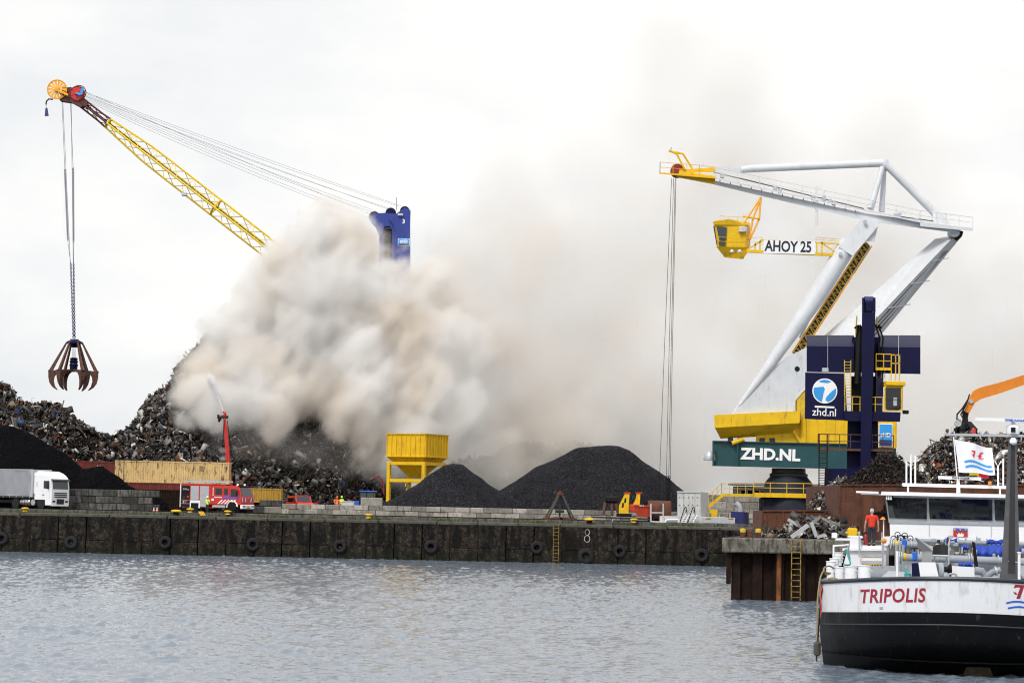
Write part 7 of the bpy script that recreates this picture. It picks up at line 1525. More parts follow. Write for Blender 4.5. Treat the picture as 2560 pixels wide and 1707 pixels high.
sp('bow_frame', 'white_clean', lambda b: b.pipe([P(2084, 1400, 104), P(2084, 1364, 104), P(2120, 1362, 104), P(2124, 1398, 105)], .055, 6)); sp('handrail', 'galv', lambda b: b.pipe([P(2148, 1392, Y-.3), P(2148, 1332, Y-.3), P(2150, 1328, Y-.3)], .035, 6)); sp('handrail', 'galv', lambda b: b.pipe([P(2206, 1420, Y-.4), P(2205, 1330, Y-.4)], .03, 6))
sp('hazard_edge', 'yellow_worn', lambda b: b.hexa([P(2162, 1414, Y-.6), P(2204, 1414, Y-.6), P(2204, 1413, Y-.3), P(2162, 1413, Y-.3)], [P(2162, 1411, Y-.6), P(2204, 1411, Y-.6), P(2204, 1410, Y-.3), P(2162, 1410, Y-.3)])); sp('hazard_edge', 'yellow_worn', lambda b: b.hexa([P(2178, 1449, 93.6), P(2232, 1449, 93.6), P(2232, 1448, 94), P(2178, 1448, 94)], [P(2178, 1446, 93.6), P(2232, 1446, 93.6), P(2232, 1445, 94), P(2178, 1445, 94)]))
for i in range(6): sp('hazard_stripe', 'black', lambda b: b.prism([P(2164+i*7, 1414, Y-.61), P(2167+i*7, 1414, Y-.61), P(2169+i*7, 1411, Y-.61), P(2166+i*7, 1411, Y-.61)], (0, .005, 0)))
sp('deck_hatch', 'galv', lambda b: b.hexa([P(2205, 1442, 97), P(2262, 1444, 97), P(2262, 1430, 104), P(2222, 1428, 104)], [P(2205, 1440, 97), P(2262, 1442, 97), P(2262, 1428, 104), P(2222, 1426, 104)]))
# yellow cross bollard and search light at the far side
sp('cross_bollard', 'yellow', lambda b: b.box(P(2131, 1335, 113), (.45, .45, .62), bev=.05)); sp('cross_bar', 'yellow', lambda b: b.tube(P(2114, 1331, 113), P(2150, 1332, 113), .06, n=8)); sp('cross_post', 'galv', lambda b: b.tube(P(2125, 1340, 113), P(2125, 1372, 113), .05, n=6))
sp('rail_bar', 'white_clean', lambda b: b.bar(P(2088, 1347, 112), P(2135, 1348, 112), .1)); sl_ = sp('search_light', 'galv', lambda b: b.lathe([(.02, -.14), (.10, -.15), (.12, .1), (.05, .2)], P(2085, 1318, 111), 'Y', 16)); sp('lamp_glass', 'glass_tint', lambda b: b.lathe([(.01, -.01), (.09, -.01), (.09, .01)], P(2085, 1318, 110.84), 'Y', 16), sl_); sp('light_bracket', 'black', lambda b: b.pipe([P(2085, 1322, 111), P(2083, 1334, 111), P(2086, 1347, 111)], .07, 6)); sp('light_box', 'white_clean', lambda b: b.box(P(2086, 1338, 111), (.26, .25, .28), bev=.03))
# cargo pipes, flanges, valves
def ppe(a, c, Y, rr, m='ship_grey', Y2=None): return sp('cargo_pipe', m, lambda b: b.tube(P(*a, Y), P(*c, Y2 or Y), rr, n=16))
ppe((2228, 1360), (2292, 1361), 106, .165); ppe((2252, 1392), (2512, 1402), 104, .175); ppe((2290, 1392), (2420, 1394), 106, .12); ppe((2252, 1349), (2560, 1360), 110, .10); ppe((2300, 1365), (2560, 1372), 112, .09); ppe((2512, 1402), (2700, 1408), 104, .17); ppe((2540, 1378), (2700, 1384), 106, .16); ppe((2360, 1420), (2440, 1424), 101, .12)
for px, py, Y, rr in ((2239, 1360, 106, .17), (2261, 1392, 104, .18)): sp('yellow_band', 'yellow', lambda b: b.tube(P(px-3, py, Y), P(px+4, py, Y), rr*1.03, n=16))
for px, py, Y, rr in ((2226, 1360, 106, .24), (2231, 1360, 106, .24), (2246, 1393, 104, .28), (2251, 1393, 104, .28), (2420, 1396, 104, .26), (2426, 1396, 104, .26), (2494, 1400, 104, .24), (2275, 1360, 106, .22), (2340, 1395, 104, .2)): sp('flange', 'galv', lambda b: b.tube(P(px, py, Y), P(px+2.5, py, Y), rr, n=18))
for px, py, Y in ((2260, 1360, 106), (2286, 1391, 104)):
    v_ = sp('valve_body', 'blue_print', lambda b: b.box(P(px, py-1, Y-.06), (.22, .42, .44), bev=.06)); sp('valve_stem', 'black', lambda b: b.tube(P(px, py-6, Y), P(px, py-20, Y), .035, n=6), v_); w_ = P(px, py-21, Y); sp('hand_wheel', 'black', lambda b: b.pipe([w_+Vector((.17*math.cos(t), .17*math.sin(t), 0)) for t in [2*math.pi*i/14 for i in range(15)]], .025, 5), v_)
for px, py in ((2244, 1336), (2252, 1343), (2262, 1338), (2276, 1345), (2234, 1346)):
    w_ = P(px, py, 108); v_ = sp('valve_stem', 'dark_steel', lambda b: b.tube(w_, w_-Vector((0, 0, .4)), .03, n=6)); sp('hand_wheel', 'dark_steel', lambda b: b.pipe([w_+Vector((.13*math.cos(t), .05*math.sin(t), .13*math.sin(t))) for t in [2*math.pi*i/12 for i in range(13)]], .022, 5), v_)
for px in (2241, 2250, 2258): sp('riser', 'ship_grey', lambda b: b.tube(P(px, 1362, 105.5), P(px-1, 1432, 105.5), .07, n=8))
sp('orange_nozzle', 'lamp_amber', lambda b: b.pipe([P(2203, 1352, 107), P(2210, 1351, 107), P(2216, 1353, 107)], [.06, .13, .08], 8)); sp('nozzle_post', 'galv', lambda b: b.tube(P(2209, 1355, 107), P(2209, 1415, 107), .03, n=6))
# amber lamp on a post
lp = sp('deck_lamp_post', 'white_clean', lambda b: b.tube(P(2209, 1345, 107.5), P(2209, 1292, 107.5), .03, n=6)); sp('lamp_shade', 'lamp_amber', lambda b: b.lathe([(.02, .12), (.05, .1), (.14, 0)], P(2207, 1298, 107.4), 'Z', 14), lp)
# steel ventilator, winch covers, posts
sp('ventilator_trunk', 'steel', lambda b: b.hexa([P(2304, 1434, 99), P(2330, 1434, 99), P(2330, 1434, 99.5), P(2304, 1434, 99.5)], [P(2304, 1376, 99), P(2330, 1376, 99), P(2330, 1376, 99.5), P(2304, 1376, 99.5)])); sp('ventilator_hood', 'steel', lambda b: b.hexa([P(2303, 1378, 98.9), P(2332, 1376, 98.9), P(2331, 1364, 99.6), P(2312, 1360, 99.6)], [P(2287, 1342, 98.6), P(2292, 1344, 98.6), P(2326, 1364, 99.6), P(2294, 1346, 99.6)]))
sp('winch_cover', 'white_clean', lambda b: b.hexa([P(2302, 1450, 95), P(2349, 1450, 95), P(2349, 1448, 96.2), P(2305, 1448, 96.2)], [P(2296, 1406, 95), P(2338, 1406, 95), P(2340, 1405, 96.2), P(2300, 1405, 96.2)])); sp('winch_side', 'navy', lambda b: b.hexa([P(2280, 1450, 95.4), P(2302, 1450, 95.4), P(2302, 1450, 96.2), P(2280, 1450, 96.2)], [P(2279, 1407, 95.4), P(2297, 1406, 95.4), P(2297, 1406, 96.2), P(2279, 1407, 96.2)])); sp('winch_drum', 'ship_grey', lambda b: b.lathe([(.38, -.1), (.38, .1)], P(2350, 1428, 95.8), 'X', 20))
sp('deck_box', 'white_clean', lambda b: b.hexa([P(2381, 1450, 96.5), P(2436, 1450, 96.5), P(2436, 1448, 97.3), P(2381, 1448, 97.3)], [P(2380, 1415, 96.5), P(2436, 1418, 96.5), P(2436, 1417, 97.3), P(2380, 1414, 97.3)])); sp('capstan', 'black', lambda b: b.lathe([(.3, -.25), (.12, -.1), (.12, .1), (.3, .25)], P(2362, 1423, 97.5), 'X', 18))
for px, a, c, Y, m, rr in ((2243, 1377, 1449, 94.5, 'white_clean', .055), (2372, 1362, 1440, 98, 'galv', .035), (2548, 1382, 1449, 93.5, 'white_clean', .06)): sp('deck_post', m, lambda b: b.tube(P(px, a, Y), P(px, c, Y), rr, n=8))
sp('post_cap', 'white_clean', lambda b: b.lathe([(.09, 0), (.09, .05), (.02, .06)], P(2548, 1382, 93.5), 'Z', 12)); sp('flag_staff', 'galv', lambda b: b.tube(P(2520, 1402, 94), P(2560, 1407, 94), .025, n=6))
sp('elbow_pipe', 'ship_grey', lambda b: b.pipe([P(2437, 1425, 98.5), P(2455, 1428, 98.5), P(2462, 1438, 98.5), P(2470, 1438, 98.4), P(2484, 1428, 98.3), P(2502, 1424, 98.2)], [.17, .17, .15, .15, .14, .14], 12)); sp('elbow_flange', 'galv', lambda b: b.tube(P(2487, 1427, 98.3), P(2492, 1426, 98.3), .2, n=14)); sp('rail_hoop', 'steel', lambda b: b.pipe([P(2371, 1448, 95), P(2371, 1436, 95), P(2374, 1434, 95), P(2388, 1434, 95), P(2391, 1436, 95), P(2391, 1448, 95)], .045, 6))
sp('low_rail', 'galv', lambda b: b.pipe([P(2437, 1441, 96), P(2500, 1444, 96)], .025, 6)); sp('gauge_panel', 'black', lambda b: b.hexa([P(2436, 1420, 100), P(2446, 1420, 100), P(2446, 1420, 100.3), P(2436, 1420, 100.3)], [P(2430, 1352, 100), P(2438, 1356, 100), P(2438, 1356, 100.3), P(2430, 1352, 100.3)]))
rg = random.Random(9)
for i in range(90):
    px = rg.uniform(2290, 2540); py = rg.uniform(1340, 1412); Y = rg.uniform(104, 112)
    sp('deck_fitting', rg.choice(['galv', 'ship_grey', 'dark_steel', 'white_box', 'ship_grey']), lambda b: (b.box(P(px, py, Y), (rg.uniform(.06, .28), .2, rg.uniform(.06, .24)), bev=.03) if i % 2 else b.tube(P(px, py, Y), P(px+rg.uniform(-3, 3), py+rg.uniform(8, 26), Y), rg.uniform(.02, .05), n=6)))
sp('cargo_trunk', 'ship_grey', lambda b: b.hexa([P(2250, 1440, 106), P(2720, 1450, 104), P(2720, 1450, 118), P(2250, 1440, 118)], [P(2250, 1398, 107), P(2720, 1408, 105), P(2720, 1408, 118), P(2250, 1398, 118)]))
# mast with radar
MY = 94.0
ms = sp('mast', 'mast_steel', lambda b: b.hexa([P(2503, 1434, MY), P(2550, 1436, MY), P(2546, 1436, MY+.6), P(2508, 1434, MY+.6)], [P(2522, 1092, MY+.1), P(2541, 1092, MY+.1), P(2540, 1092, MY+.4), P(2523, 1092, MY+.4)])); sp('mast_core', 'dark_steel', lambda b: b.hexa([P(2522, 1432, MY-.06), P(2538, 1433, MY-.06), P(2538, 1433, MY), P(2522, 1432, MY)], [P(2529, 1110, MY+.04), P(2537, 1110, MY+.04), P(2537, 1110, MY+.1), P(2529, 1110, MY+.1)]))
sp('mast_foot', 'mast_steel', lambda b: b.hexa([P(2499, 1452, MY-.1), P(2556, 1454, MY-.1), P(2556, 1452, MY+.7), P(2499, 1450, MY+.7)], [P(2500, 1432, MY-.1), P(2553, 1434, MY-.1), P(2553, 1434, MY+.7), P(2500, 1432, MY+.7)]))
sp('cross_tree', 'grey_paint', lambda b: b.bar(P(2363, 1086, MY+.2), P(2700, 1092, MY+.2), .3, .10)); sp('radar_base', 'white_clean', lambda b: b.lathe([(.26, -.22), (.30, .05), (.27, .14), (.1, .2), (.08, .3)], P(2533, 1072, MY+.2), 'Z', 18))
sp('radar_window', 'black', lambda b: b.box(P(2533, 1074, MY-.1), (.18, .06, .2))); sp('radar_scanner', 'white_clean', lambda b: b.hexa([P(2437, 1051, MY-.1), P(2640, 1057, MY-.1), P(2640, 1057, MY+.2), P(2437, 1051, MY+.2)], [P(2440, 1043, MY-.1), P(2640, 1049, MY-.1), P(2640, 1049, MY+.2), P(2440, 1043, MY+.2)]))
def wtext(s, size, px, py, Y, m, sx=1.0, rot=1.6, parent=None, bold=.004, al='CENTER'):
    vs, fs = text_mesh(s, size, bold=bold, sx=sx, align=al, depth=.004); M = Matrix.Rotation(R(rot), 3, 'Y'); l = P(px, py, Y); b = MB(); b.add([M @ Vector(v)+l for v in vs], fs); return b.obj('lettering', m, parent or SH, world=True)
wtext('SWISS RADAR', .13, 2513, 1049.5, MY-.12, 'blue_print', al='LEFT')
sp('hanging_lamp', 'white_clean', lambda b: b.lathe([(.08, .2), (.15, .1), (.15, -.02), (.05, -.1)], P(2533, 1106, MY-.1), 'Z', 14)); sp('warning_light', 'red', lambda b: b.lathe([(.07, 0), (.08, .2), (.06, .24)], P(2434, 1084, MY+.2), 'Z', 12)); sp('warning_light', 'rust_brown', lambda b: b.lathe([(.02, 0), (.02, .05), (.07, .09), (.07, .2), (.05, .22)], P(2368, 1085, MY+.2), 'Z', 12))
for px in (2378, 2468, 2384): sp('aerial', 'galv', lambda b: b.tube(P(px, 1085, MY+.2), P(px, 1065 if px != 2468 else 1075, MY+.2), .012, n=5))
# wheelhouse
WY = 112.0
wh = sp('wheelhouse_wall', 'white_clean', lambda b: b.hexa([P(2226, 1352, WY), P(2760, 1362, WY-1.5), P(2760, 1362, WY+5), P(2226, 1352, WY+5)], [P(2224, 1304, WY), P(2760, 1316, WY-1.5), P(2760, 1316, WY+5), P(2224, 1304, WY+5)]))
sp('window_band', 'grey_paint', lambda b: b.hexa([P(2222, 1307, WY-.05), P(2760, 1319, WY-1.55), P(2760, 1319, WY+5), P(2222, 1307, WY+5)], [P(2212, 1238, WY-.35), P(2760, 1250, WY-1.85), P(2760, 1250, WY+5), P(2212, 1238, WY+5)]))
def yb(px, top): return WY-(px-2222)/538*1.5-(.36 if top else .14)-.02
for i, (x0, x1) in enumerate(((2219, 2317), (2324, 2481), (2488, 2640), (2647, 2750))):
    k = lambda px: (px-2222)*.0215
    sp('window_pane', 'glass', lambda b: b.hexa([P(x0+(4 if i == 0 else 0), 1294+k(x0), yb(x0, 0)-.0), P(x1, 1295+k(x1), yb(x1, 0)), P(x1, 1295+k(x1), yb(x1, 0)+.1), P(x0+4, 1294+k(x0), yb(x0, 0)+.1)], [P(x0-2, 1243+k(x0), yb(x0, 1)), P(x1, 1243+k(x1), yb(x1, 1)), P(x1, 1243+k(x1), yb(x1, 1)+.1), P(x0-2, 1243+k(x0), yb(x0, 1)+.1)]), wh)
sp('wheelhouse_roof', 'white_clean', lambda b: b.hexa([P(2202, 1237, WY-.9), P(2770, 1250, WY-2.4), P(2770, 1250, WY+5.5), P(2202, 1237, WY+5.5)], [P(2204, 1228, WY-.9), P(2770, 1241, WY-2.4), P(2770, 1241, WY+5.5), P(2204, 1228, WY+5.5)])); sp('navigation_panel', 'black', lambda b: b.box(P(2222, 1244, WY-.7), (.4, .2, .26), bev=.02))
for i in range(3): sp('navigation_light', 'white_print', lambda b: b.box(P(2216.5+i*5.5, 1244, WY-.82), (.07, .03, .19)))
sp('wall_seam', 'grey_paint', lambda b: b.bar(P(2323, 1309, WY-.32), P(2323, 1353, WY-.32), .02)); sp('wall_seam', 'grey_paint', lambda b: b.bar(P(2478, 1312, WY-.76), P(2478, 1357, WY-.76), .02))
sp('wall_base_rail', 'white_clean', lambda b: b.bar(P(2222, 1342, WY-.6), P(2700, 1352, WY-1.9), .12, .1))
em = sp('crest_board', 'red', lambda b: b.box(P(2401, 1334, WY-.6), (.7, .04, .28))); sp('crest_band', 'blue_print', lambda b: b.box(P(2401, 1323.5, WY-.6), (.7, .04, .15)), em); sp('crest_boat', 'white_print', lambda b: b.prism([P(2394, 1341, WY-.64), P(2408, 1341, WY-.64), P(2411, 1333, WY-.64), P(2407, 1336, WY-.64), P(2405, 1331, WY-.64), P(2401, 1335, WY-.64), P(2397, 1331, WY-.64), P(2395, 1336, WY-.64), P(2391, 1333, WY-.64)], (0, .01, 0)), em)
for px in (2387, 2401, 2414): sp('crest_star', 'yellow', lambda b: b.lathe([(.01, -.01), (.05, -.01), (.05, .01)], P(px, 1323, WY-.64), 'Y', 6), em)
sp('side_rod', 'white_clean', lambda b: b.bar(P(2140, 1229, WY), P(2196, 1231, WY), .05, .10)); sp('side_grid', 'galv', lambda b: b.bar(P(2152, 1234, WY+.2), P(2204, 1236, WY+.2), .04, .05))
# gantry rail and posts above the wheelhouse
GY = 114.5
sp('gantry_beam', 'white_clean', lambda b: b.bar(P(2256, 1211, GY), P(2522, 1218, GY), .25, .16))
for px, top in ((2266, 1153), (2277, 1137), (2288, 1139), (2495, 1164), (2508, 1146)): sp('gantry_post', 'white_clean', lambda b: b.tube(P(px, top, GY), P(px, 1213, GY), .045, n=7))
for px in (2270, 2500): sp('gantry_leg', 'white_clean', lambda b: b.tube(P(px, 1215, GY), P(px, 1240, GY), .05, n=7))
sp('gantry_brace', 'white_clean', lambda b: b.pipe([P(2487, 1152, GY), P(2495, 1166, GY), P(2503, 1152, GY)], .03, 6))
sp('roof_lamp', 'lamp_amber', lambda b: b.box(P(2474.5, 1207, GY-.3), (.16, .16, .18), bev=.03)); sp('roof_radar_post', 'white_clean', lambda b: b.hexa([P(2391, 1232, 112.5), P(2401, 1232, 112.5), P(2401, 1232, 112.8), P(2391, 1232, 112.8)], [P(2392, 1196, 112.5), P(2399, 1196, 112.5), P(2399, 1196, 112.8), P(2392, 1196, 112.8)])); sp('roof_radar', 'white_clean', lambda b: b.bar(P(2346, 1193, 112.5), P(2452, 1196.5, 112.5), .2, .15)); wtext('SWISS RADAR', .14, 2402, 1195, 112.38, 'black_print')
sp('flag_pole', 'white_clean', lambda b: b.tube(P(2384, 1092, 112.4), P(2396, 1232, 112.4), .03, n=7))
# ---- flags
FY = 112.2
def flag_pt(u, v, off=0.0):
    px = 2386+u*92+v*9+2*math.sin(u*7+v*2); py = 1098+u*20+v*(82-14*u)+3*math.sin(u*8+1.2)*(u); return P(px, py, FY+.25*math.sin(u*9+v*2.2)*u-off)
fl = T('house_flag', 'white company flag with red monogram and two blue waves', 'flag', P(2386, 1098, FY))
mat('flag_white', (.78, .79, .85), .8, var=.03)
b = MB(); b.grid(lambda u, v: flag_pt(u, v), 30, 16); b.obj('cloth', 'flag_white', fl, world=True, sharp=0)
def flag_shape(name, polys, cu, cv, su, sv, m):
    b = MB()
    for p in polys:
        vs = [tuple(flag_pt(cu+x*su, cv-z*sv, .03)) for x, z in p]; b.add(vs, [tuple(range(len(vs)))])
    b.obj(name, m, fl, world=True, sharp=0)
flag_shape('monogram', he_mark(1.0), .60, .38, .27, .36, 'belgian_red'); flag_shape('wave_stripe', ribbon(1.0, 0, .16), .56, .62, .40, .42, 'sky_blue'); flag_shape('wave_stripe', ribbon(1.0, 0, .16), .58, .78, .40, .42, 'sky_blue')
bf = T('national_flag', 'black, yellow and red flag hanging below the white flag', 'flag', P(2398, 1180, FY+.4))
for i, m in enumerate(('belgian_black', 'belgian_yellow', 'belgian_red')):
    b = MB(); b.grid(lambda u, v: P(2399+(i+u)*24.5, 1172+v*20-4*math.sin((i+u)*1.1)+(4*v if i == 2 else 0), FY+.4+.12*math.sin((i+u)*3+v*2)), 8, 6); b.obj(['black_band', 'yellow_band', 'red_band'][i], m, bf, world=True, sharp=0)
# ---- loose things on deck
ch = T('deck_chair', 'dark grey moulded seat back above the cargo pipes', 'chair', P(2351, 1400, 101)); b = MB(); b.grid(lambda u, v: P(2331+u*42+(1-v)*(2-4*u), 1361+v*26+(6*(abs(2*u-1)**6) if v < .2 else 0), 101+.15*math.cos((u-.5)*3)), 12, 8); o = b.obj('backrest', 'plastic_dark', ch, world=True, sharp=0); s = o.modifiers.new('thick', 'SOLIDIFY'); s.thickness = .05; b = MB(); b.box(P(2351, 1389, 100.6), (.75, .6, .10), bev=.04); b.obj('seat', 'grey_paint', ch, world=True)
for px in (2336, 2366): b = MB(); b.tube(P(px, 1390, 100.8), P(px, 1426, 100.8), .03, n=6); b.obj('leg', 'galv', ch, world=True)
def tarp(label, x0, x1, y0, y1, Y, seed, m='blue_tarp'):
    rg = random.Random(seed); ph = [rg.uniform(0, 6) for _ in range(6)]; t = T('tarpaulin', label, 'tarpaulin', P((x0+x1)/2, y1, Y), 0, 'blue covers on the tanker deck')
    def f(u, v):
        a = .5+.5*math.sin(u*19+ph[0]+v*2)*math.sin(u*7+ph[1]); return P(x0+u*(x1-x0), y0+v*(y1-y0)+3*math.sin(u*9+ph[2])*(1-v)*.6+2.5*math.sin(u*23+ph[3])*v, Y-.35*math.sin(v*2.6)-.10*a)
    b = MB(); b.grid(f, 40, 12); b.obj('cloth', m, t, world=True, sharp=0); b = MB(); b.hexa([P(x0+2, y1, Y), P(x1-2, y1, Y), P(x1-2, y1, Y+.5), P(x0+2, y1, Y+.5)], [P(x0+3, y0+4, Y), P(x1-3, y0+4, Y), P(x1-3, y0+4, Y+.5), P(x0+3, y0+4, Y+.5)]); b.obj('fold', m, t, world=True)
tarp('large crumpled blue tarpaulin beside the mast', 2436, 2512, 1362, 1396, 105.2, 1); tarp('small blue cover lump left of the large blue tarpaulin', 2402, 2422, 1361, 1374, 105.5, 2); tarp('blue cover on the pipes right of the steel ventilator', 2359, 2394, 1346, 1355, 109, 3); tarp('blue strip of cover at the foot of the white wall', 2466, 2508, 1349, 1359, 109, 4); tarp('blue cloth heap under the flange at deck level', 2396, 2432, 1404, 1416, 103, 5); tarp('blue cover showing right of the mast', 2538, 2554, 1366, 1382, 105.5, 6)
cd = T('fire_extinguisher', 'dark red fire extinguisher by the man on the tanker', 'extinguisher', P(2164, 1362, 109.6)); b = MB(); b.lathe([(.09, 0), (.10, .03), (.10, .42), (.06, .5), (.03, .55)], (0, 0, 0), 'Z', 14); b.obj('cylinder', 'red_dark', cd); b = MB(); b.box((0, -.02, .58), (.12, .05, .05)); b.obj('handle', 'black', cd)
def rope_thing(label, pts, rr, m, cat='rope', Y0=92, name='mooring_rope'):
    w = [P(a, c, d) for a, c, d in pts]; o_ = w[0]; fine_ = []
    for i in range(len(w)-1):
        for k in range(6):
            t = k/6; p0, p1, p2, p3 = w[max(i-1, 0)], w[i], w[i+1], w[min(i+2, len(w)-1)]
            fine_.append(.5*((2*p1)+(p2-p0)*t+(2*p0-5*p1+4*p2-p3)*t*t+(3*p1-p0-3*p2+p3)*t**3))
    fine_.append(w[-1]); b = MB(); b.pipe([p-o_ for p in fine_], rr, 7); o = b.obj(name, m); o.location = o_; tag(o, label, cat, 'ropes on the tanker bow')
rope_thing('thick tan rope looped over the bow edge by the white bollards', [(2085, 1420, 94.5), (2072, 1414, 94), (2060, 1420, 93.5), (2062, 1430, 93), (2076, 1432, 93.5), (2064, 1436, 93), (2060, 1426, 92.6), (2052, 1440, 92), (2048, 1462, 91.6), (2044, 1500, 91.4), (2043, 1560, 91.2), (2041, 1640, 91.0)], .036, 'rope_tan')
rope_thing('teal rope hanging over the bow shoulder', [(2062, 1448, 92.4), (2052, 1456, 91.8), (2049, 1480, 91.5), (2052, 1510, 91.4), (2047, 1530, 91.3), (2050, 1550, 91.3)], .028, 'rope_teal')
rope_thing('dark rope trailing straight down to the water at the bow', [(2057, 1462, 91.8), (2050, 1520, 91.3), (2046, 1580, 91.1), (2042, 1636, 91.0), (2042, 1652, 90.9)], .03, 'black')
rope_thing('red fender line hanging over the bow shoulder', [(2058, 1455, 91.9), (2051, 1475, 91.5), (2053, 1520, 91.3), (2050, 1545, 91.2)], .03, 'red_worn')
rope_thing('tan rope coil lying on deck beside the bollards', [(2064, 1452, 92.6), (2075, 1447, 93), (2088, 1449, 92.9), (2078, 1455, 92.6), (2066, 1450, 92.6), (2080, 1445, 93.2), (2092, 1448, 93)], .055, 'rope_tan')
rope_thing('teal rope slung over the white forward rail', [(2112, 1376, 104), (2117, 1374, 104), (2121, 1392, 103.8), (2126, 1408, 103.5), (2118, 1412, 103.2), (2110, 1410, 103.2)], .04, 'rope_teal')
rope_thing('teal rope bundle beside the dark winch side', [(2262, 1420, 98), (2268, 1432, 97.6), (2280, 1438, 97.4), (2270, 1442, 97.2), (2262, 1436, 97.4), (2276, 1434, 97.2)], .045, 'rope_teal')
rope_thing('tan rope heap at the foot of the mast', [(2500, 1442, 97), (2480, 1446, 96.6), (2462, 1448, 96.2), (2476, 1444, 96.6), (2495, 1448, 96.4), (2510, 1446, 96)], .05, 'rope_tan')
fd = T('rope_fender', 'small worn block fender hanging at the bow waterline', 'fender', P(2043, 1620, 91.0)); b = MB(); b.lathe([(.05, -.3), (.14, -.25), (.15, .2), (.05, .3)], (0, 0, 0), 'Z', 12); b.obj('block', 'green_brown', fd)
p = P(2179, 1364, 109.6); person('bald man in a red T-shirt and dark trousers, seen from behind on the tanker', (p.x, 109.6, p.z), R(184), 1.77, 'shirt_red', 'trousers', None, 'hair_grey', pose='sides', short=True)
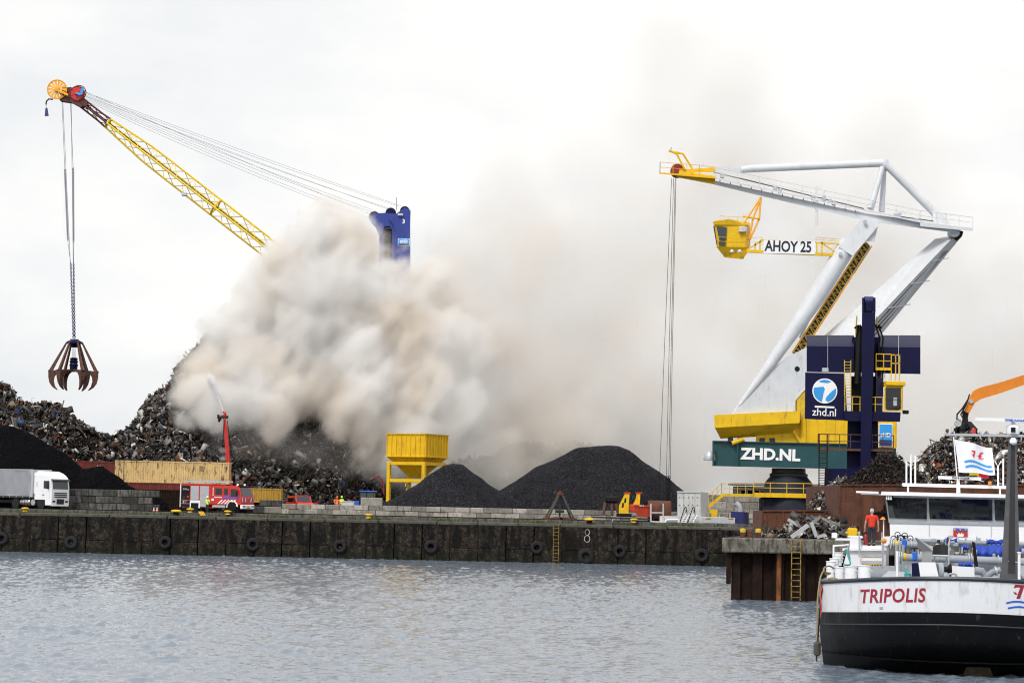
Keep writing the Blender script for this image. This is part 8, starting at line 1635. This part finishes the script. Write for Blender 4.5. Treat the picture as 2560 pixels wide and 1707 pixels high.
# ================================================================== smoke
def gn_smoke(name, label, puffs, bounds, res, dens, warp, edge, seed, color, brown, aniso=.15, fine=.0, erode=(.3, .0)):
    """puffs: (point, radius, strength); a volume grid is filled from them"""
    o = bpy.data.objects.new(name, bpy.data.meshes.new(name)); C.objects.link(o)
    o.data.from_pydata([tuple(p[0]) for p in puffs], [], [])
    a = o.data.attributes.new('rad', 'FLOAT', 'POINT'); a.data.foreach_set('value', [p[1] for p in puffs])
    a = o.data.attributes.new('str', 'FLOAT', 'POINT'); a.data.foreach_set('value', [p[2] for p in puffs])
    m = bpy.data.materials.new(name+'_material'); nt, N, L = nodes(m)
    out = N('ShaderNodeOutputMaterial'); pv = N('ShaderNodeVolumePrincipled'); L(pv.outputs[0], out.inputs['Volume'])
    pv.inputs['Density'].default_value = 1.0; pv.inputs['Anisotropy'].default_value = aniso
    pv.inputs['Density Attribute'].default_value = 'density'
    g = N('ShaderNodeTexCoord'); nz = N('ShaderNodeTexNoise'); nz.inputs['Scale'].default_value = .10; nz.inputs['Detail'].default_value = 1.5; L(g.outputs['Object'], nz.inputs['Vector'])
    cr = N('ShaderNodeValToRGB'); e = cr.color_ramp.elements; e[0].position = .44; e[0].color = (*color, 1); e[1].position = .62; e[1].color = (*brown, 1)
    L(nz.outputs['Fac'], cr.inputs[0]); L(cr.outputs[0], pv.inputs['Color'])
    ng = bpy.data.node_groups.new(name+'_nodes', 'GeometryNodeTree'); ng.interface.new_socket('Geometry', in_out='INPUT', socket_type='NodeSocketGeometry'); ng.interface.new_socket('Geometry', in_out='OUTPUT', socket_type='NodeSocketGeometry')
    N = ng.nodes.new; L = ng.links.new
    gi, go = N('NodeGroupInput'), N('NodeGroupOutput')
    pos = N('GeometryNodeInputPosition')
    def vm(op, a_, b_=None, sc=None):
        q = N('ShaderNodeVectorMath'); q.operation = op
        for i, w in enumerate((a_, b_)):
            if w is None: continue
            if isinstance(w, tuple): q.inputs[i].default_value = w
            else: L(w, q.inputs[i])
        if sc is not None:
            if isinstance(sc, (int, float)): q.inputs['Scale'].default_value = sc
            else: L(sc, q.inputs['Scale'])
        return q.outputs['Vector']
    def mm(op, a_, b_=None, c_=None, clamp=False):
        q = N('ShaderNodeMath'); q.operation = op; q.use_clamp = clamp
        for i, w in enumerate((a_, b_, c_)):
            if w is None: continue
            if isinstance(w, (int, float)): q.inputs[i].default_value = w
            else: L(w, q.inputs[i])
        return q.outputs[0]
    def noise(vec, sc, det, rough=.55):
        q = N('ShaderNodeTexNoise'); q.inputs['Scale'].default_value = sc; q.inputs['Detail'].default_value = det; q.inputs['Roughness'].default_value = rough; L(vec, q.inputs['Vector']); return q
    base = vm('ADD', pos.outputs[0], (seed*13.7, seed*7.3, seed*3.1))
    w1 = vm('SUBTRACT', noise(base, warp[0], 2).outputs['Color'], (.5, .5, .5)); w2 = vm('SUBTRACT', noise(base, warp[2], 3).outputs['Color'], (.5, .5, .5))
    w3 = vm('SUBTRACT', noise(base, warp[2]*2.6, 3).outputs['Color'], (.5, .5, .5))
    wp = vm('ADD', pos.outputs[0], vm('ADD', vm('ADD', vm('SCALE', w1, sc=warp[1]), vm('SCALE', w2, sc=warp[3])), vm('SCALE', w3, sc=warp[3]*.42)))
    radn = N('GeometryNodeInputNamedAttribute'); radn.data_type = 'FLOAT'; radn.inputs['Name'].default_value = 'rad'
    strn = N('GeometryNodeInputNamedAttribute'); strn.data_type = 'FLOAT'; strn.inputs['Name'].default_value = 'str'
    st = N('ShaderNodeVectorRotate'); st.rotation_type = 'Y_AXIS'; st.inputs['Angle'].default_value = R(50); L(base, st.inputs['Vector'])
    sv_ = vm('MULTIPLY', st.outputs[0], (.62, 1.0, 1.15))
    er = mm('MULTIPLY', mm('SUBTRACT', noise(sv_, erode[0], 6, .62).outputs['Fac'], .5), erode[1])
    total = None
    for key in sorted({(round(p[1], 2), round(p[2], 3)) for p in puffs}):
        r_, s_ = key
        sel = mm('MULTIPLY', mm('COMPARE', radn.outputs[0], r_, .004), mm('COMPARE', strn.outputs[0], s_, .0004))
        sg = N('GeometryNodeSeparateGeometry'); L(gi.outputs[0], sg.inputs[0]); L(sel, sg.inputs['Selection'])
        pr = N('GeometryNodeProximity'); pr.target_element = 'POINTS'; L(sg.outputs['Selection'], pr.inputs[0]); L(wp, pr.inputs['Sample Position'])
        t = mm('ADD', mm('DIVIDE', pr.outputs['Distance'], r_), er)
        mr = N('ShaderNodeMapRange'); mr.interpolation_type = 'SMOOTHSTEP'; mr.inputs['From Min'].default_value = 1.0; mr.inputs['From Max'].default_value = edge
        mr.inputs['To Max'].default_value = s_; L(t, mr.inputs['Value'])
        total = mr.outputs[0] if total is None else mm('MAXIMUM', total, mr.outputs[0])
    if fine:
        nf = noise(base, fine[0], 4, .6); q = N('ShaderNodeMapRange'); q.inputs['From Min'].default_value = fine[1]; q.inputs['From Max'].default_value = fine[2]; q.inputs['To Min'].default_value = fine[3]; L(nf.outputs['Fac'], q.inputs['Value'])
        total = mm('MULTIPLY', total, q.outputs[0])
    total = mm('MULTIPLY', total, dens)
    vc = N('GeometryNodeVolumeCube'); L(total, vc.inputs['Density']); vc.inputs['Background'].default_value = 0
    vc.inputs['Min'].default_value = bounds[0]; vc.inputs['Max'].default_value = bounds[1]
    for i, ax in enumerate('XYZ'): vc.inputs['Resolution '+ax].default_value = max(8, int((bounds[1][i]-bounds[0][i])/res))
    sm = N('GeometryNodeSetMaterial'); sm.inputs['Material'].default_value = m; L(vc.outputs[0], sm.inputs[0]); L(sm.outputs[0], go.inputs[0])
    md = o.modifiers.new('smoke', 'NODES'); md.node_group = ng
    o.data.materials.append(m)
    tag(o, label, None, None, 'stuff')
    return o
# the dense plume: (x, y in the photograph, radius in m, depth, strength)
core = []
def puff(px, py, r, Y, s=1.0): core.append((P(px, py, Y), r, s))
for px, py, r, Y in [
    (505, 985, 4.0, 300), (478, 1050, 2.6, 298), (510, 928, 4.0, 303), (560, 935, 6.0, 306), (545, 1030, 4.0, 298), (610, 870, 6.0, 308), (555, 850, 4.0, 306), (640, 790, 6.0, 310), (620, 830, 6.0, 312),
    (700, 730, 6.0, 310), (720, 650, 4.0, 309), (765, 620, 4.0, 308), (800, 590, 4.0, 310), (845, 575, 4.0, 311), (890, 640, 6.0, 312), (780, 710, 6.0, 307), (840, 720, 7.5, 309),
    (760, 830, 7.5, 308), (850, 830, 7.5, 308), (700, 880, 7.5, 311), (640, 960, 6.0, 304), (720, 980, 6.0, 303), (800, 950, 7.5, 305), (900, 920, 7.5, 306), (960, 770, 7.5, 312), (960, 840, 7.5, 309),
    (900, 1010, 6.0, 302), (970, 1000, 7.5, 304), (990, 1090, 6.0, 302), (1050, 930, 7.5, 308), (1060, 830, 7.5, 312), (1040, 760, 7.5, 315), (1110, 740, 6.0, 316), (1130, 890, 7.5, 312), (1110, 1020, 7.5, 307), (1150, 680, 6.0, 319), (1200, 640, 6.0, 321), (1190, 800, 7.5, 318), (1230, 900, 7.5, 318), (1250, 730, 6.0, 321),
    (1010, 700, 4.0, 313), (960, 690, 4.0, 312), (1200, 990, 7.5, 312), (690, 1035, 4.0, 299), (850, 1050, 2.6, 299), (620, 1045, 2.6, 298), (1190, 1080, 7.5, 310), (1080, 1110, 6.0, 306), (660, 900, 6.0, 303), (590, 990, 4.0, 301), (930, 720, 6.0, 311), (530, 895, 2.6, 302), (590, 790, 2.6, 306), (655, 715, 2.6, 307), (690, 660, 2.6, 307), (785, 548, 2.6, 310), (850, 538, 2.6, 311), (905, 590, 2.6, 312), (820, 535, 2.6, 310), (740, 600, 2.6, 308), (560, 800, 2.6, 306)]:
    puff(px, py, r, Y, 1.0 if px < 1075 else (.45 if px < 1145 else .18))
for px, py, r, Y in [(1300, 600, 7.5, 321), (1310, 740, 7.5, 320), (1330, 880, 7.5, 319), (1310, 1020, 7.5, 316), (1240, 560, 6.0, 322), (1280, 1120, 7.5, 312), (1150, 600, 6.0, 320), (1400, 980, 7.5, 318), (1390, 820, 7.5, 321), (1420, 1090, 7.5, 315)]: puff(px, py, r, Y, .18 if px < 1320 else .10)
for px, py, r, Y in [(640, 1110, 4.0, 296), (720, 1110, 4.0, 296), (800, 1110, 4.0, 296), (880, 1130, 4.0, 297), (560, 1110, 2.6, 296), (1010, 1170, 4.0, 300), (1120, 1170, 4.0, 304), (1220, 1170, 6.0, 308), (1320, 1150, 6.0, 310), (1400, 1130, 6.0, 311)]: puff(px, py, r, Y, .045)
for px, py, r, Y in [(1080, 1130, 6.0, 306), (1180, 1120, 6.0, 308), (1280, 1100, 6.0, 311), (1380, 1080, 7.5, 312), (1450, 1100, 7.5, 312), (1250, 1170, 6.0, 310), (1350, 1170, 6.0, 311)]: puff(px, py, r, Y, .2)
lo = P(405, 1170, 304); hi = P(1680, 400, 304)
gn_smoke('smoke', 'dense beige smoke billowing up from the burning scrap heap', core, ((lo.x, 288, ZQ+1), (hi.x, 332, hi.z)), .33, .88, (.09, 5.5, .32, 2.8), .46, 1, (.98, .974, .968), (.95, .905, .85), fine=(.16, .36, .60, .28), erode=(.20, 2.3))
# the thinner smoke that drifts off to the right
veil = []
for px, py, r, Y, s in [(1200, 700, 11, 318, .6), (1260, 620, 11, 318, .35), (1300, 800, 15, 320, .6), (1250, 950, 15, 318, 1), (1400, 950, 15, 324, 1), (1180, 1100, 11, 318, 1), (1350, 1100, 15, 322, 1), (1500, 1050, 15, 328, 1), (1600, 900, 15, 334, .6), (1550, 750, 15, 334, .6), (1640, 620, 15, 338, .6), (1750, 500, 15, 340, .6), (1820, 380, 15, 342, .6), (1900, 330, 11, 345, .35), (1720, 380, 11, 342, .35), (1850, 620, 15, 342, .6), (1780, 760, 15, 340, .6), (1900, 820, 15, 340, .6), (1950, 720, 11, 342, .6), (1700, 1000, 15, 338, .6), (1850, 980, 15, 340, .6), (1700, 1130, 15, 336, 1), (1900, 1120, 15, 338, 1), (2050, 900, 15, 344, .6), (2150, 800, 15, 346, .6), (2250, 900, 15, 346, .6), (2350, 950, 15, 346, .6), (2250, 1050, 15, 344, .6), (2400, 1080, 15, 346, .6), (2100, 1050, 15, 342, 1), (1500, 450, 11, 338, .35), (1580, 520, 15, 338, .35), (1450, 650, 11, 332, .6), (1400, 800, 15, 326, .6), (1300, 500, 11, 325, .35), (2450, 880, 15, 348, .35), (2060, 560, 15, 346, .35), (1800, 220, 15, 348, .35), (1850, 450, 15, 346, .6), (2150, 650, 15, 350, .6), (2350, 650, 15, 352, .35), (2480, 780, 15, 352, .6), (2560, 900, 15, 352, .6), (2560, 1080, 15, 350, .6), (1560, 620, 15, 336, .6), (1480, 820, 15, 330, .6), (2200, 450, 15, 352, .35), (1700, 130, 11, 350, .35), (1650, 300, 11, 345, .35), (1960, 480, 15, 346, .35), (2300, 760, 15, 348, .35), (2500, 1000, 15, 348, .6), (1100, 1150, 11, 312, 1)]:
    veil.append((P(px, py, Y), r, s))
lo = P(960, 1266, 320); hi = P(2680, 60, 350)
gn_smoke('drifting_smoke', 'thin beige smoke drifting behind the white crane', veil, ((lo.x, 296, ZQ+.3), (hi.x, 366, hi.z)), 1.1, .22, (.035, 16.0, .12, 6.0), .05, 2, (.945, .94, .933), (.915, .88, .845), fine=(.055, .34, .64, .25), erode=(.10, .9))
# spray of the water cannon: a fine white mist along the arc of the jet
jet = []
for px, py, r, Y, q in [(557, 1026, .3, 289, 1), (554, 1015, .3, 289.4, 1), (550, 1004, .3, 290, 1), (546, 992, .3, 290.6, 1), (542, 980, .45, 291.2, 1), (538, 968, .45, 292, 1), (534, 957, .6, 292.6, 1), (529, 949, .6, 293.2, 1), (524, 945, .8, 294, 1), (519, 948, .8, 294.4, .4), (535, 985, 1.3, 292, .1), (545, 1010, 1.3, 292, .1), (555, 1060, 1.6, 292, .1), (570, 990, 1.6, 293, .1), (580, 1040, 1.6, 293, .1), (560, 960, 1.6, 293, .1), (556, 1125, .6, 288.6, .4), (557, 1145, .6, 288.6, .4)]:
    jet.append((P(px, py, Y), r, q))
a, c = P(505, 1150, 290), P(610, 925, 290)
gn_smoke('water_spray', 'white mist of the water jet drifting into the smoke', jet, ((a.x, 287, a.z), (c.x, 296.5, c.z)), .16, 1.9, (.3, .5, 1.0, .5), .2, 3, (.985, .985, .99), (.98, .98, .985), erode=(.9, .7))
